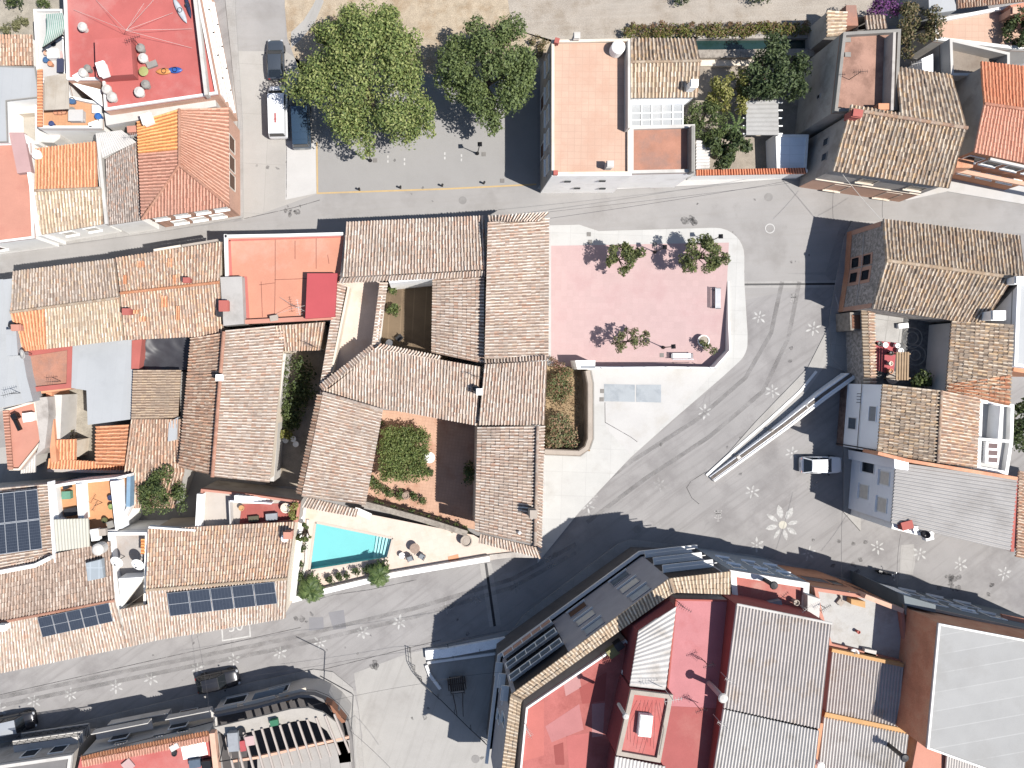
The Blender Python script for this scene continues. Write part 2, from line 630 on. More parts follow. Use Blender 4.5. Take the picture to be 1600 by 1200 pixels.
class House:
    def __init__(s, name, label, cat, centre, group=None):
        s.root = thing(name, label, cat, P(*centre, 0), group=group)
        s.out = None

    def wall(s, pts, mat, z0=0.0, inset=.18, name='wall', mi=None, thick=None):
        """Walls under an outline given as roof-level photo points (u, v, z)."""
        w = [V3(p) for p in pts]
        xy = offset([(p.x, p.y) for p in w], inset) if inset else [(p.x, p.y) for p in w]
        zt = [p.z - .06 for p in w]
        mb = MB()
        mb.prism(xy, z0, zt, top=False)
        o = mb.build(name, mat, s.root)
        s.out = xy
        s.z0 = z0
        return o

    def tile(s, A_, B_, C_, D_, zt, ze, mat, **k):
        return ribbed(A_, B_, C_, D_, zt, ze, mat, s.root, **k)

    def ridge(s, pts, mat, r=.13, name='ridge_cap', seg=.42):
        """Row of half-round ridge tiles along photo points (u, v, z)."""
        w = [V3(p) for p in pts]
        mb = MB()
        for a, b in zip(w[:-1], w[1:]):
            n = max(1, round((b - a).length / seg))
            d = (b - a).normalized()
            sd = d.cross(Vector((0, 0, 1))).normalized()
            up = Vector((0, 0, 1))
            for k in range(n):
                p, q = a.lerp(b, k / n), a.lerp(b, (k + 1.04) / n)
                vs = []
                for e, rr in ((p, r), (q, r * 1.15)):
                    for j in range(6):
                        t = math.pi * j / 5
                        vs.append(e + sd * rr * math.cos(t) + up * (rr * math.sin(t) * .8 + .03))
                fs = [(j, j + 1, 6 + j + 1, 6 + j) for j in range(5)] + [(0, 1, 2, 3, 4, 5)[::-1], (6, 7, 8, 9, 10, 11)]
                uvp = (k * 3 + R.randint(0, 900) + .5, R.randint(0, 900) + .5)
                mb.add(vs, fs, 0, [[uvp] * len(f) for f in fs])
        return mb.build(name, mat, s.root, smooth=False)

    def flat(s, pts, z, mat, pmat=None, pw=.22, ph=.35, name='flat_roof', wallm=None, z0=0.0, pname='parapet'):
        """Flat roof with parapet. pts are photo points of the outer edge at parapet height."""
        w = [P(p[0], p[1], z + (ph if pmat else 0)) for p in pts]
        xy = [(p.x, p.y) for p in w]
        if wallm:
            MB().prism(xy, z0, z - .12, top=False, bot=False).build('wall', wallm, s.root)
        s.out = xy
        s.z0 = z0
        MB().prism(xy, z - .12, z).build(name, mat, s.root)
        if pmat:
            ring(MB(), xy, pw, z, z + ph).build(pname, pmat, s.root)
        return xy

    def slab(s, pts, z0, z1, mat, name, label=None, parent=None):
        w = [P(p[0], p[1], z1) for p in pts]
        return MB().prism([(p.x, p.y) for p in w], z0, z1).build(name, mat, parent or s.root, label=label)

    def fence(s, pts, z0, z1, w, mat, name='parapet', parent=None):
        ww = [P(p[0], p[1], z1) for p in pts]
        return strip(MB(), ww, w, z0, z1).build(name, mat, parent or s.root)

    def window(s, i, t, zc, w, h, frame, pane, sill=None, out=.03, depth=.09, name='window'):
        """Window on wall side i of the last outline, at fraction t along it, centre height zc."""
        n = len(s.out)
        a, b = Vector(s.out[i % n]), Vector(s.out[(i + 1) % n])
        ar = sum(s.out[k][0] * s.out[(k + 1) % n][1] - s.out[(k + 1) % n][0] * s.out[k][1] for k in range(n))
        e = (b - a).normalized()
        no = Vector((e.y, -e.x)) * (1 if ar > 0 else -1)
        c = a.lerp(b, t)
        rz = math.atan2(e.y, e.x)
        mb = MB()
        th = .07
        for dx, dz, sx, sz in ((-w / 2 + th / 2, 0, th, h - 2 * th), (w / 2 - th / 2, 0, th, h - 2 * th), (0, h / 2 - th / 2, w, th), (0, -h / 2 + th / 2, w, th)):
            q = c + e * dx + no * out
            mb.box((q.x, q.y, zc + dz), (sx, depth, sz), rz)
        fo = mb.build(name, frame, s.root)
        q = c + no * max(.012, out - .02)
        MB().box((q.x, q.y, zc), (w - 2 * th - .004, .03, h - 2 * th - .004), rz).build('pane', pane, fo)
        if sill:
            q = c + no * (out + .05)
            MB().box((q.x, q.y, zc - h / 2 - .04), (w + .16, .24, .07), rz).build('sill', sill, fo)
        return fo

    def chimney(s, u, v, z0, z1, sx, sy, mat, rz=0.0, cap=None, parent=None):
        c = P(u, v, z1)
        mb = MB()
        mb.box((c.x, c.y, (z0 + z1) / 2), (sx, sy, z1 - z0), rz)
        o = mb.build('chimney', mat, parent or s.root)
        m2 = MB()
        m2.box((c.x, c.y, z1 + .03), (sx + .12, sy + .12, .06), rz)
        for dx, dy in ((-1, -1), (1, -1), (1, 1), (-1, 1)):
            m2.box((c.x + dx * sx * .38, c.y + dy * sy * .38, z1 + .14), (.08, .08, .16), rz)
        m2.box((c.x, c.y, z1 + .25), (sx + .06, sy + .06, .06), rz)
        m2.build('chimney_cap', cap or mat, o)
        return o

    def pipe(s, u, v, z0, z1, r, mat):
        c = P(u, v, z1)
        o = MB().tube([(c.x, c.y, z0), (c.x, c.y, z1)], r, 10).build('flue_pipe', mat, s.root, smooth=False)
        MB().lathe((c.x, c.y, z1), [(r * .5, 0), (r * .5, .1), (r * 1.9, .12), (r * 1.5, .22), (0.0, .3)], 10).build('cowl', mat, o)
        return o

    def dish(s, u, v, z, r, az, mat, tilt=45, z0=None):
        """Satellite dish: bowl, feed arm, post."""
        c = P(u, v, z)
        az = math.radians(az)
        M = Matrix.Rotation(az, 4, 'Z') @ Matrix.Rotation(math.radians(tilt), 4, 'Y')
        mb = MB()
        mb.lathe(c, [(0.0, -.02), (r * .5, .03), (r, .16 * r * 1.6 + .03), (r * .98, .2 * r * 1.6 + .03), (r * .5, .06), (0, .02)], 18, M=M)
        o = mb.build('satellite_dish', mat, s.root, smooth=True)
        t = M @ Vector((0, 0, r * .95))
        e = M @ Vector((r * .95, 0, .1))
        m2 = MB()
        m2.tube([c + e, c + t], .02, 5)
        m2.box(c + t, (.1, .1, .14), az)
        m2.tube([(c.x, c.y, z - .05), (c.x, c.y, (z0 if z0 is not None else z - .8))], .035, 6)
        m2.build('dish_mount', DARKM, o)
        return o

    def antenna(s, u, v, z0, z1, az, mat, w=1.1):
        """Mast with a yagi antenna."""
        c = P(u, v, z1)
        az = math.radians(az)
        d = Vector((math.cos(az), math.sin(az), 0))
        e = Vector((-d.y, d.x, 0))
        mb = MB()
        mb.tube([(c.x, c.y, z0), (c.x, c.y, z1)], .03, 5)
        mb.tube([c - d * w * .6, c + d * w * .6], .02, 5)
        for k in range(7):
            q = c + d * w * (-.55 + k * .18)
            L = .28 - .02 * k
            mb.tube([q - e * L, q + e * L], .012, 4)
        mb.tube([c - d * w * .55 - Vector((0, 0, .25)), c - d * w * .62 + Vector((0, 0, .3))], .015, 4)
        return mb.build('antenna', mat, s.root)


def ground(name, pts, z, mat, label=None, kind='structure', thick=None):
    w = [P(p[0], p[1], z) for p in pts]
    mb = MB()
    if thick:
        mb.prism([(p.x, p.y) for p in w], z - thick, z)
    else:
        n = len(w)
        ar = sum(w[i].x * w[(i + 1) % n].y - w[(i + 1) % n].x * w[i].y for i in range(n))
        mb.add(w, [tuple(range(n)) if ar > 0 else tuple(range(n - 1, -1, -1))])
    o = mb.build(name, mat)
    tag(o, label, None, None, kind)
    return o


def arc(c, r, a0, a1, n=8, ry=None):
    return [(c[0] + r * math.cos(math.radians(a0 + (a1 - a0) * i / n)), c[1] - (ry or r) * math.sin(math.radians(a0 + (a1 - a0) * i / n))) for i in range(n + 1)]


# ------------------------------------------------------------------ vegetation
def leaves(centres, rads, n, size, flat=.35, seed=1, squash=.8, shell=.45):
    """n leaf-sized faces spread through clumps; returns (verts, faces)."""
    g = np.random.default_rng(seed)
    centres = np.array(centres, float)
    rads = np.array(rads, float)
    wgt = rads ** 2 / (rads ** 2).sum()
    k = g.choice(len(centres), n, p=wgt)
    d = g.normal(0, 1, (n, 3))
    d /= np.linalg.norm(d, axis=1, keepdims=True)
    rr = (shell + (1 - shell) * g.random(n) ** .6) * rads[k]
    rr *= 1 + .12 * g.normal(0, 1, n)
    p = centres[k] + d * rr[:, None] * np.array([1, 1, squash])
    nrm = d * .7 + g.normal(0, .55, (n, 3)) + np.array([0, 0, flat])
    nrm /= np.linalg.norm(nrm, axis=1, keepdims=True)
    t = np.cross(nrm, g.normal(0, 1, (n, 3)))
    t /= np.linalg.norm(t, axis=1, keepdims=True)
    b = np.cross(nrm, t)
    L = size * (.6 + .8 * g.random(n))[:, None]
    W = L * .55
    q = np.stack([p - t * L * .5, p + b * W * .5 + nrm * L * .06, p + t * L * .5, p - b * W * .5 + nrm * L * .06], 1)
    return q.reshape(-1, 3), np.arange(n * 4).reshape(-1, 4)


def leafobj(name, vf, mat, parent, label=None):
    v, f = vf
    me = bpy.data.meshes.new(name)
    o = bpy.data.objects.new(name, me)
    if parent is not None:
        o.parent = parent
        v = v - np.array(rootloc(parent))
    me.from_pydata(v.tolist(), [], f.tolist())
    me.materials.append(mat)
    COL.objects.link(o)
    return o


def tree(name, label, u, v, zc, rx, rz, mat, bark, n=6000, size=.32, clumps=40, seed=1, group=None, ry=None, cat='tree',
         lobes=None, trunk=.2, lean=(0, 0), shell=.5, fork=.45, csize=(.2, .34)):
    c = P(u, v, zc)
    ry = ry or rx
    g = random.Random(seed)
    base = Vector((c.x - lean[0], c.y - lean[1], 0))
    root = thing(name, label, cat, base, group=group)
    cs, rs = [], []
    for i in range(clumps):
        while True:
            d = Vector((g.uniform(-1, 1), g.uniform(-1, 1), g.uniform(-.75, 1)))
            if d.length < 1:
                break
        if i % 4:
            d = Vector((d.x, d.y, abs(d.z) * .9 - .12)).normalized() * g.uniform(.62, .9)
        ang = math.atan2(d.y, d.x)
        wob = 1 + .18 * math.sin(3 * ang + seed) + .12 * math.sin(5 * ang + seed * 2.1)
        cs.append((c.x + d.x * rx * wob, c.y + d.y * ry * wob, c.z + d.z * rz))
        rs.append(g.uniform(*csize) * min(rx, ry))
    for lb in (lobes or []):
        q = P(lb[0], lb[1], lb[2])
        for i in range(lb[4] if len(lb) > 4 else 4):
            cs.append((q.x + g.uniform(-.5, .5) * lb[3], q.y + g.uniform(-.5, .5) * lb[3], q.z + g.uniform(-.5, .3) * lb[3]))
            rs.append(lb[3] * g.uniform(.4, .6))
    leafobj('crown', leaves(cs, rs, n, size, seed=seed, shell=shell), mat, root)
    mb = MB()
    zf = max(.5, (zc - rz * .6) * fork + .4)
    fk = Vector((base.x + (c.x - base.x) * .4, base.y + (c.y - base.y) * .4, zf))
    mb.tube([base, (base.x * .6 + fk.x * .4, base.y * .6 + fk.y * .4, zf * .5), fk], [trunk * 1.3, trunk, trunk * .85], 8)
    for i in range(0, len(cs), max(1, len(cs) // 9)):
        e = Vector(cs[i])
        m = fk.lerp(e, .5) + Vector((0, 0, .15 * rz))
        mb.tube([fk, m, e], [trunk * .6, trunk * .35, trunk * .12], 5, caps=False)
    mb.build('trunk', bark, root, smooth=True)
    return root


def bush(name, label, pts, mat, n=900, size=.22, seed=1, group=None, cat='bush', stem=None, rough=.9):
    """Shrub from blobs (u, v, z, r)."""
    c0 = P(pts[0][0], pts[0][1], pts[0][2])
    root = thing(name, label, cat, (c0.x, c0.y, max(0, pts[0][2] - pts[0][3])), group=group)
    g = random.Random(seed)
    cs, rs = [], []
    for (u, v, z, r) in pts:
        q = P(u, v, z)
        for i in range(5):
            cs.append((q.x + g.uniform(-.5, .5) * r, q.y + g.uniform(-.5, .5) * r, q.z + g.uniform(-.3, .3) * r))
            rs.append(r * g.uniform(.5, .75))
    leafobj('foliage', leaves(cs, rs, n, size, seed=seed, shell=.3), mat, root)
    if stem:
        mb = MB()
        for i in range(0, len(cs), 3):
            mb.tube([root.location, cs[i]], [.05, .02], 5)
        mb.build('stem', stem, root)
    return root


def palm(name, label, u, v, zc, r, mat, bark, n=22, seed=1, group=None, base=None, w=.34, cat='palm'):
    g = random.Random(seed)
    c = P(u, v, zc)
    root = thing(name, label, cat, (c.x, c.y, base or 0), group=group)
    mb = MB()
    for i in range(n):
        a = 2 * math.pi * (i / n) + g.uniform(-.2, .2)
        up = g.uniform(.05, .75)
        L = r * g.uniform(.8, 1.1)
        d = Vector((math.cos(a), math.sin(a), 0))
        sd = Vector((-d.y, d.x, 0))
        prev = None
        K = 9
        for k in range(K + 1):
            t = k / K
            p = c + d * L * t * (1 - .12 * t) + Vector((0, 0, L * (up * t - .85 * t * t)))
            if prev is not None:
                m = prev.lerp(p, .5)
                wl = w * r * .55 * math.sin(math.pi * min(1, t * .85 + .12)) + .03
                for sg in (-1, 1):
                    q = m + sd * sg * wl + d * wl * .6 - Vector((0, 0, wl * .35))
                    mb.add([prev, p, q + (p - prev) * .15, q - (p - prev) * .25], [(0, 1, 2, 3)])
            prev = p
    mb.build('fronds', mat, root)
    b = base or 0
    if c.z - b > .3:
        MB().tube([(c.x, c.y, b), (c.x, c.y, (b + c.z) / 2), (c.x, c.y, c.z)], [.2, .15, .17], 8).build('trunk', bark, root)
    return root

# ------------------------------------------------------------------ camera, sky, sun
cam_d = bpy.data.cameras.new('camera')
cam = bpy.data.objects.new('camera', cam_d)
COL.objects.link(cam)
cam.location = (0, 0, H)
cam_d.sensor_width = 36
cam_d.lens = 36 * F / 1600
cam_d.shift_x = (800 - CX) / 1600
cam_d.shift_y = -(600 - CY) / 1600
cam_d.clip_end = 2000
S.camera = cam

SUNV = Vector((.54, -.245, 1.0)).normalized()
W = bpy.data.worlds.new('World')
S.world = W
W.use_nodes = True
sky = W.node_tree.nodes.new('ShaderNodeTexSky')
sky.sky_type = 'NISHITA'
sky.sun_disc = False
sky.sun_elevation = math.asin(SUNV.z)
sky.sun_rotation = math.atan2(SUNV.x, SUNV.y)
sky.air_density = 1.0
sky.dust_density = .6
W.node_tree.links.new(sky.outputs[0], W.node_tree.nodes['Background'].inputs[0])
W.node_tree.nodes['Background'].inputs[1].default_value = .08
sl = bpy.data.lights.new('sun', 'SUN')
sl.energy = 4.6
sl.angle = math.radians(.5)
sl.color = (1, .955, .89)
sun = bpy.data.objects.new('sun', sl)
COL.objects.link(sun)
sun.location = SUNV * 120
sun.rotation_euler = (-SUNV).to_track_quat('-Z', 'Y').to_euler()
S.view_settings.view_transform = 'Standard'
S.view_settings.look = 'None'
S.view_settings.exposure = .8
S.view_settings.gamma = 1

# ------------------------------------------------------------------ shared materials
asphalt = surf('street_asphalt', '#bfbcba', .1, .25, stain='#a09c9b', stain_at=.56, stain_scale=.16, speck=.07, streak=(36, '#a19d9b', .7), bump=.05, wear=.8)
asphalt_n = surf('north_street_asphalt', '#c6c3c0', .07, .3, stain='#b3aeab', stain_at=.57, stain_scale=.2, speck=.05, streak=(4, '#b8b2ac', .4), wear=.6)
asphalt_d = surf('dark_asphalt', '#aaa9ad', .08, .4, stain='#9a999c', speck=.06)
lot_m = surf('parking_asphalt', '#c2c0be', .05, .3, stain='#b7b4b1', stain_at=.58, stain_scale=.15, speck=.05, wear=.4)
conc = surf('concrete_street', '#d8d4cd', .07, .4, stain='#c4bfb7', stain_at=.57, stain_scale=.2, speck=.05, grid=(4.2, 5.0, 3), joint=.84)
conc2 = surf('concrete_lane', '#d3d0cb', .07, .5, stain='#bdb9b3', stain_at=.58, stain_scale=.25, speck=.05, streak=(70, '#b7b3ad', .5), wear=.7)
pave = surf('pale_paving', '#efeeeb', .05, .5, stain='#dcd9d2', stain_at=.6, stain_scale=.3, speck=.04, grid=(2.4, 2.4, 2), joint=.88)
pave_w = surf('white_concrete', '#f1efec', .05, .4, stain='#e2dcd2', stain_at=.57, stain_scale=.22, speck=.04)
pave_s = surf('pavement_grey', '#cfccc8', .07, .6, stain='#bab5af', speck=.06, grid=(1.2, 1.2, 8), joint=.88)
pink = surf('pink_paving', '#efc8c5', .05, .3, stain='#e6bab8', stain_at=.55, stain_scale=.3, speck=.05, grid=(.6, .6, 1, 0, .01), joint=.95)
dry = surf('dry_grass', '#e3c9a4', .2, 1.1, stain='#c8a274', stain_at=.54, stain_scale=.5, speck=.3, bump=.9)
dirt = surf('dirt_track', '#d6c9b8', .12, .5, stain='#bda98f', stain_at=.55, stain_scale=.4, speck=.26, streak=(3, '#e4dacb', .6), bump=.7)
soil = surf('garden_soil', '#c9b8a2', .2, .8, stain='#8d7a5e', speck=.15, bump=.5)
stone_dirt = surf('rubble_ground', '#cfc4b2', .2, .9, stain='#a99d88', speck=.2, bump=.6)
white_p = surf('road_paint', '#f6f5f2', .05, 2.0, stain='#cbc8c5', stain_at=.56, stain_scale=2.2, speck=.06)
yellow_p = surf('yellow_paint', '#efc070', .08, 2.0, stain='#dcb681', speck=.05)
water_m = plain('canal_water', '#2e4a48', .12, spec=.6, k=1.0)
DARKM = plain('dark_metal', '#3b3b40', .5)
black_m = plain('black_metal', '#1f1f24', .45)
bark_m = surf('bark', '#8a7a68', .25, 6)
terra = surf('terracotta_paving', '#f6b48c', .09, .6, stain='#d98a63', stain_at=.58, stain_scale=.5, speck=.07, grid=(.33, .33, 8, 0, .02), joint=.86)
peach = surf('peach_paving', '#fde2cc', .05, .6, stain='#f2c4a2', stain_at=.57, stain_scale=.5, speck=.04, grid=(.5, .5, -12, 0, .012), joint=.93, k=1.15)
peach_roof = surf('peach_roof_tiles', '#fcc39f', .05, .4, stain='#f3b18c', stain_at=.56, stain_scale=.3, speck=.05, grid=(.62, .62, 1, 0, .03), joint=.88)
red_paint = surf('red_roof_paint', '#d8625c', .1, .35, stain='#e28780', stain_at=.56, stain_scale=.22, speck=.06, k=1.14)
red_roof2 = surf('worn_red_roof_paint', '#d06a63', .12, .5, stain='#b5544c', stain_at=.54, stain_scale=.4, speck=.08, grid=(3.1, 2.3, 68, .4, .012), joint=.93, k=1.14)
red_roof3 = surf('faded_red_roof_paint', '#dc858a', .09, .35, stain='#c8605f', stain_at=.55, stain_scale=.14, speck=.05, grid=(30, 5.0, 8, 0, .02), joint=1.08, k=1.14)
orange_roof = surf('orange_roof_paint', '#fd9066', .07, .4, stain='#ffab88', stain_at=.56, stain_scale=.3, speck=.05)
salmon_roof = surf('salmon_roof_coat', '#f28e70', .06, .5, stain='#e67d62', speck=.05)
rust_roof = surf('rust_terrace', '#dd8562', .15, .7, stain='#c08a76', stain_at=.5, stain_scale=.5, speck=.1)
rust_roof2 = surf('brown_terrace', '#d49377', .16, .5, stain='#a56f58', stain_at=.5, stain_scale=.45, speck=.1)
zinc = surf('pale_metal_sheet', '#d9dcdf', .04, .5, stain='#cdd0d3', stain_at=.6, stain_scale=.25, speck=.02, rough=.6, grid=(.9, 40, 5, 0, .02), joint=.95)
fibro = surf('fibre_cement', '#d9d3cd', .1, .5, stain='#c6bcb0', stain_at=.54, stain_scale=.3, speck=.12, k=1.25)
fibro2 = surf('stained_fibre_cement', '#ddd4cd', .1, .6, stain='#cdb193', stain_at=.6, stain_scale=.5, speck=.14, k=1.25)
fibro3 = surf('pale_fibre_cement', '#ebe7e2', .09, .6, stain='#c4b9ab', stain_at=.58, stain_scale=.4, speck=.1, k=1.2)
cream_sheet = surf('cream_sheet', '#f1eed8', .04, .6, stain='#e2dcc2', speck=.03)
white_w = surf('white_plaster', '#f3f2ef', .05, .6, stain='#dfdcd6', stain_at=.6, stain_scale=.5, speck=.03, k=2.0)
blue_w = surf('cool_white_plaster', '#eef0f4', .04, .6, stain='#dcdfe6', stain_at=.62, speck=.02, k=2.1)
grey_w = surf('grey_render', '#b7b0a8', .12, .6, stain='#968e86', stain_at=.55, stain_scale=.5, speck=.08, k=1.7)
lgrey_w = surf('light_grey_render', '#d5d1ca', .08, .6, stain='#bdb8b0', speck=.05, k=1.5)
dgrey_w = surf('dark_grey_cladding', '#8b8a90', .08, .8, speck=.06, streak=(35, '#7c7b82', .5), k=2.4)
salmon_w = surf('salmon_render', '#e3a583', .09, .6, stain='#d0906f', speck=.06, k=1.5)
orange_w = surf('orange_render', '#d9804d', .1, .6, stain='#c26d3e', speck=.06, k=1.6)
brown_w = surf('brown_wall', '#d07a4e', .2, .6, stain='#cf9468', stain_at=.55, stain_scale=.6, speck=.15, streak=(80, '#d09a70', .5), k=1.7)
cream_w = surf('cream_render', '#efdcc3', .06, .6, stain='#dcc4a6', speck=.05, k=1.5)
ochre_w = surf('ochre_render', '#dc9a4e', .08, .6, stain='#c58741', speck=.05, k=1.3)
brick_w = surf('salmon_brick', '#dd9c7c', .06, 1, speck=.06, grid=(.24, .08, 0, .5, .01), joint=.8, k=1.4)
red_w = surf('red_render', '#d3665a', .08, .6, speck=.05, k=1.1)
stone_w = surf('stone_wall', '#a29b95', .3, 3.2, stain='#6f6a66', stain_at=.5, stain_scale=3.0, speck=.2, bump=.8, k=2.3)
stone_cap = surf('stone_coping', '#c9bdae', .2, 2.5, stain='#a4978a', stain_at=.52, stain_scale=2, speck=.15, bump=.6)
tan_cap = surf('tan_coping', '#d9c7b3', .1, 1, speck=.08)
white_cap = surf('white_coping', '#f6f4f0', .04, 1, speck=.03, k=1.6)
grey_cap = surf('grey_coping', '#b9b4ad', .1, 1, speck=.08)
planks = surf('old_planks', '#e3d3bd', .1, .8, stain='#c7b092', stain_at=.55, speck=.06, grid=(.9, 9, 4, 0, .02), joint=.85)
glass_m = plain('window_glass', '#2a3138', .15, spec=.6)
glass_b = plain('sky_glass', '#7f8b98', .12, spec=.7)
shutter_m = plain('shutter', '#d6cfc2', .7, k=1.9)
shutter_d = plain('brown_shutter', '#7a4a30', .7)
grey_sh = plain('grey_shutter', '#a4a8ae', .7, k=1.3)
pvc = plain('white_frame', '#f2f2f0', .5, k=1.8)
wood_m = plain('wood', '#c99a63', .7)
solar_m = None


def solarmat():
    t = NT('solar_cells')
    uv = t.n('ShaderNodeUVMap').outputs[0]
    br = t.n('ShaderNodeTexBrick', offset=0.0)
    br.inputs['Scale'].default_value = 1
    br.inputs['Brick Width'].default_value = 1 / 6
    br.inputs['Row Height'].default_value = 1 / 10
    br.inputs['Mortar Size'].default_value = .006
    br.inputs['Color1'].default_value = A('#474f5e')
    br.inputs['Color2'].default_value = A('#414958')
    br.inputs['Mortar'].default_value = A('#6a7280')
    t.l(uv, br.inputs['Vector'])
    t.l(br.outputs[0], t.b.inputs['Base Color'])
    t.b.inputs['Roughness'].default_value = .3
    return t.m


solar_m = solarmat()

# clay tiles, by batch
OLD = [('#e9d9c3', 4), ('#d9a98c', 3), ('#c98a6c', 2.2), ('#a9836f', 2), ('#efe4d2', 2.2), ('#8d7468', 1.4), ('#dfb79a', 2.5), ('#c7a58f', 1.6), ('#b0705a', 1)]
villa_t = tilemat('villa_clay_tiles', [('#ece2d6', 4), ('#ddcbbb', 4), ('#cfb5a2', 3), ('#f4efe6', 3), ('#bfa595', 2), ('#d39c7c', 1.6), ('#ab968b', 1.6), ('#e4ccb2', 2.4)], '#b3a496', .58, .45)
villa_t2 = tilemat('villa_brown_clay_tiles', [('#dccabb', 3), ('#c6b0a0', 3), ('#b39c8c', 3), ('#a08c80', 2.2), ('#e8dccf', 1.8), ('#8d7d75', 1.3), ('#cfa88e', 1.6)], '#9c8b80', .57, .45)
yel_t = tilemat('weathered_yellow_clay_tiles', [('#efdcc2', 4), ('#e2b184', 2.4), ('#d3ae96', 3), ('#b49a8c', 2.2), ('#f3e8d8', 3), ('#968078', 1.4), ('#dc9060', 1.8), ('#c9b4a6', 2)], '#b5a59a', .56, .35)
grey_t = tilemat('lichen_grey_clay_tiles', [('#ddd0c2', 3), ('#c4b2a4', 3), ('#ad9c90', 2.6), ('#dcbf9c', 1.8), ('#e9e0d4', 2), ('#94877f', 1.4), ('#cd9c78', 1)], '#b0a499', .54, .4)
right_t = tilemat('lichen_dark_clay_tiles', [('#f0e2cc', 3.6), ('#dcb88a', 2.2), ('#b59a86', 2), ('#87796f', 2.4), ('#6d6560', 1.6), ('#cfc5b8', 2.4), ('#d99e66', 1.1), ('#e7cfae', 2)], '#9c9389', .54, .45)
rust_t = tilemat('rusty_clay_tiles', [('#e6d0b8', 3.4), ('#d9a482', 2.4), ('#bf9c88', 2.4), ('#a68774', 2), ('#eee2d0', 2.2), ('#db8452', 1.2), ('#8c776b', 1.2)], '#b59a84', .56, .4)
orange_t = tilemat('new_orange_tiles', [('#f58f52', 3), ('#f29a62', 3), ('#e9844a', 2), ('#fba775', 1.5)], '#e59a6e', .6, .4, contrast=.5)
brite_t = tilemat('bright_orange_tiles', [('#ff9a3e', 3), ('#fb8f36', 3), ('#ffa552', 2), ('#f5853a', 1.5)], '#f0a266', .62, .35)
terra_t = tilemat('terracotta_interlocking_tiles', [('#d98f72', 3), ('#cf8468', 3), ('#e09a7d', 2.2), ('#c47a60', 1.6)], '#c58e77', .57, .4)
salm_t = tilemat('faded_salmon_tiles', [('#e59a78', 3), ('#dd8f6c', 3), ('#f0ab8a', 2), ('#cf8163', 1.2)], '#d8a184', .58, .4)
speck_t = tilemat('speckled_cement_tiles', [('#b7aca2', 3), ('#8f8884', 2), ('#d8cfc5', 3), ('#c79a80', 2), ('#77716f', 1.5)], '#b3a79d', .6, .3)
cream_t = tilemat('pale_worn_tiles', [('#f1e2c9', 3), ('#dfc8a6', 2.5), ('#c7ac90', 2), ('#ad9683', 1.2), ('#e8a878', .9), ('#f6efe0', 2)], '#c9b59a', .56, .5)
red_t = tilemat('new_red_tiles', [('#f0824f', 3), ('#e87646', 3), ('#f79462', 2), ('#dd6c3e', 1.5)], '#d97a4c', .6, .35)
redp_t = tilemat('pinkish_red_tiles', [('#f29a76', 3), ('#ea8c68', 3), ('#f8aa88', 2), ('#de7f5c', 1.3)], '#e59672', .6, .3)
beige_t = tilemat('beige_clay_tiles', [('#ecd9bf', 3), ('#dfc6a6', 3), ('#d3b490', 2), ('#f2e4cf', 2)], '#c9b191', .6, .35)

leaf_big = leafmat('plane_tree_leaf', ['#5f7440', '#7b9052', '#96ab60', '#b0bf70', '#cdd488'])
leaf_dk = leafmat('dark_leaf', ['#39482f', '#4b5c3a', '#5f7044', '#74844f'])
leaf_md = leafmat('garden_leaf', ['#465636', '#5a6d41', '#73854e', '#8d9c5c'])
leaf_ye = leafmat('lemon_leaf', ['#66702f', '#8c9138', '#aeb043', '#cfc654'])
leaf_pl = leafmat('plaza_leaf', ['#4d5a36', '#667248', '#84905a', '#a3a96c'])
leaf_dry = leafmat('dry_shrub_leaf', ['#7a6a40', '#a5834e', '#c49a5e', '#8a8a52', '#6c7846'])
leaf_hedge = leafmat('hedge_leaf', ['#5f6e35', '#7d8a3c', '#979c45', '#b0a44c', '#a8744a'])
leaf_rust = leafmat('rusty_hedge_leaf', ['#8f5a3a', '#b0704a', '#c08a58', '#8a7a40'])
leaf_pur = leafmat('bougainvillea_flower', ['#7a3f86', '#9a55a5', '#b56fbd', '#5f5a48'])
leaf_red = leafmat('red_shrub_leaf', ['#a04a3c', '#c06a50', '#7c8250', '#d08a6a'])
leaf_palm = leafmat('palm_leaf', ['#3f5530', '#567040', '#6f8850', '#8aa060'])
leaf_grass = leafmat('dry_grass_blade', ['#b89060', '#d0ab78', '#e3c595', '#c09a68'])

# ------------------------------------------------------------------ ground
mb = MB()
mb.add([(-190, -150, 0), (200, -150, 0), (200, 150, 0), (-190, 150, 0)], [(0, 1, 2, 3)])
tag(mb.build('ground', asphalt), None, None, None, 'structure')
ground('street_north', [(-300, 405), (0, 396), (100, 384), (250, 362), (378, 345), (362, 300), (366, 20), (366, -300), (443, -300), (445, 60), (495, 118),
                        (495, 303), (840, 290), (1262, 275), (1420, 312), (1480, 296), (1900, 350), (1900, 400), (1600, 365), (1315, 345), (1290, 425),
                        (1165, 430), (1150, 366), (1120, 356), (935, 361), (860, 352), (760, 380), (0, 470), (-300, 500)], .004, asphalt_n)
ground('field', [(443, -300), (445, 10), (449, 60), (470, 116), (840, 116), (862, 70), (862, 62), (800, 45), (792, -10), (790, -300)], .008, dry)
ground('dirt_path', [(790, -300), (792, -10), (800, 45), (862, 66), (1085, 62), (1275, 45), (1400, 40), (1460, -60), (1460, -300)], .008, dirt)
ground('footpath', [(498, -10), (506, 2), (492, 35), (470, 62), (455, 75), (455, 50), (474, 32), (488, 10)], .012, conc2)
ground('parking_lot', [(495, 116), (840, 116), (840, 289), (495, 302)], .008, lot_m)
ground('road_concrete', [(361, 80), (446, 80), (494, 112), (495, 303), (380, 344), (376, 330)], .008, conc)
ground('road_asphalt', [(366, -100), (442, -100), (446, 60), (446, 80), (361, 80)], .008, asphalt_n)
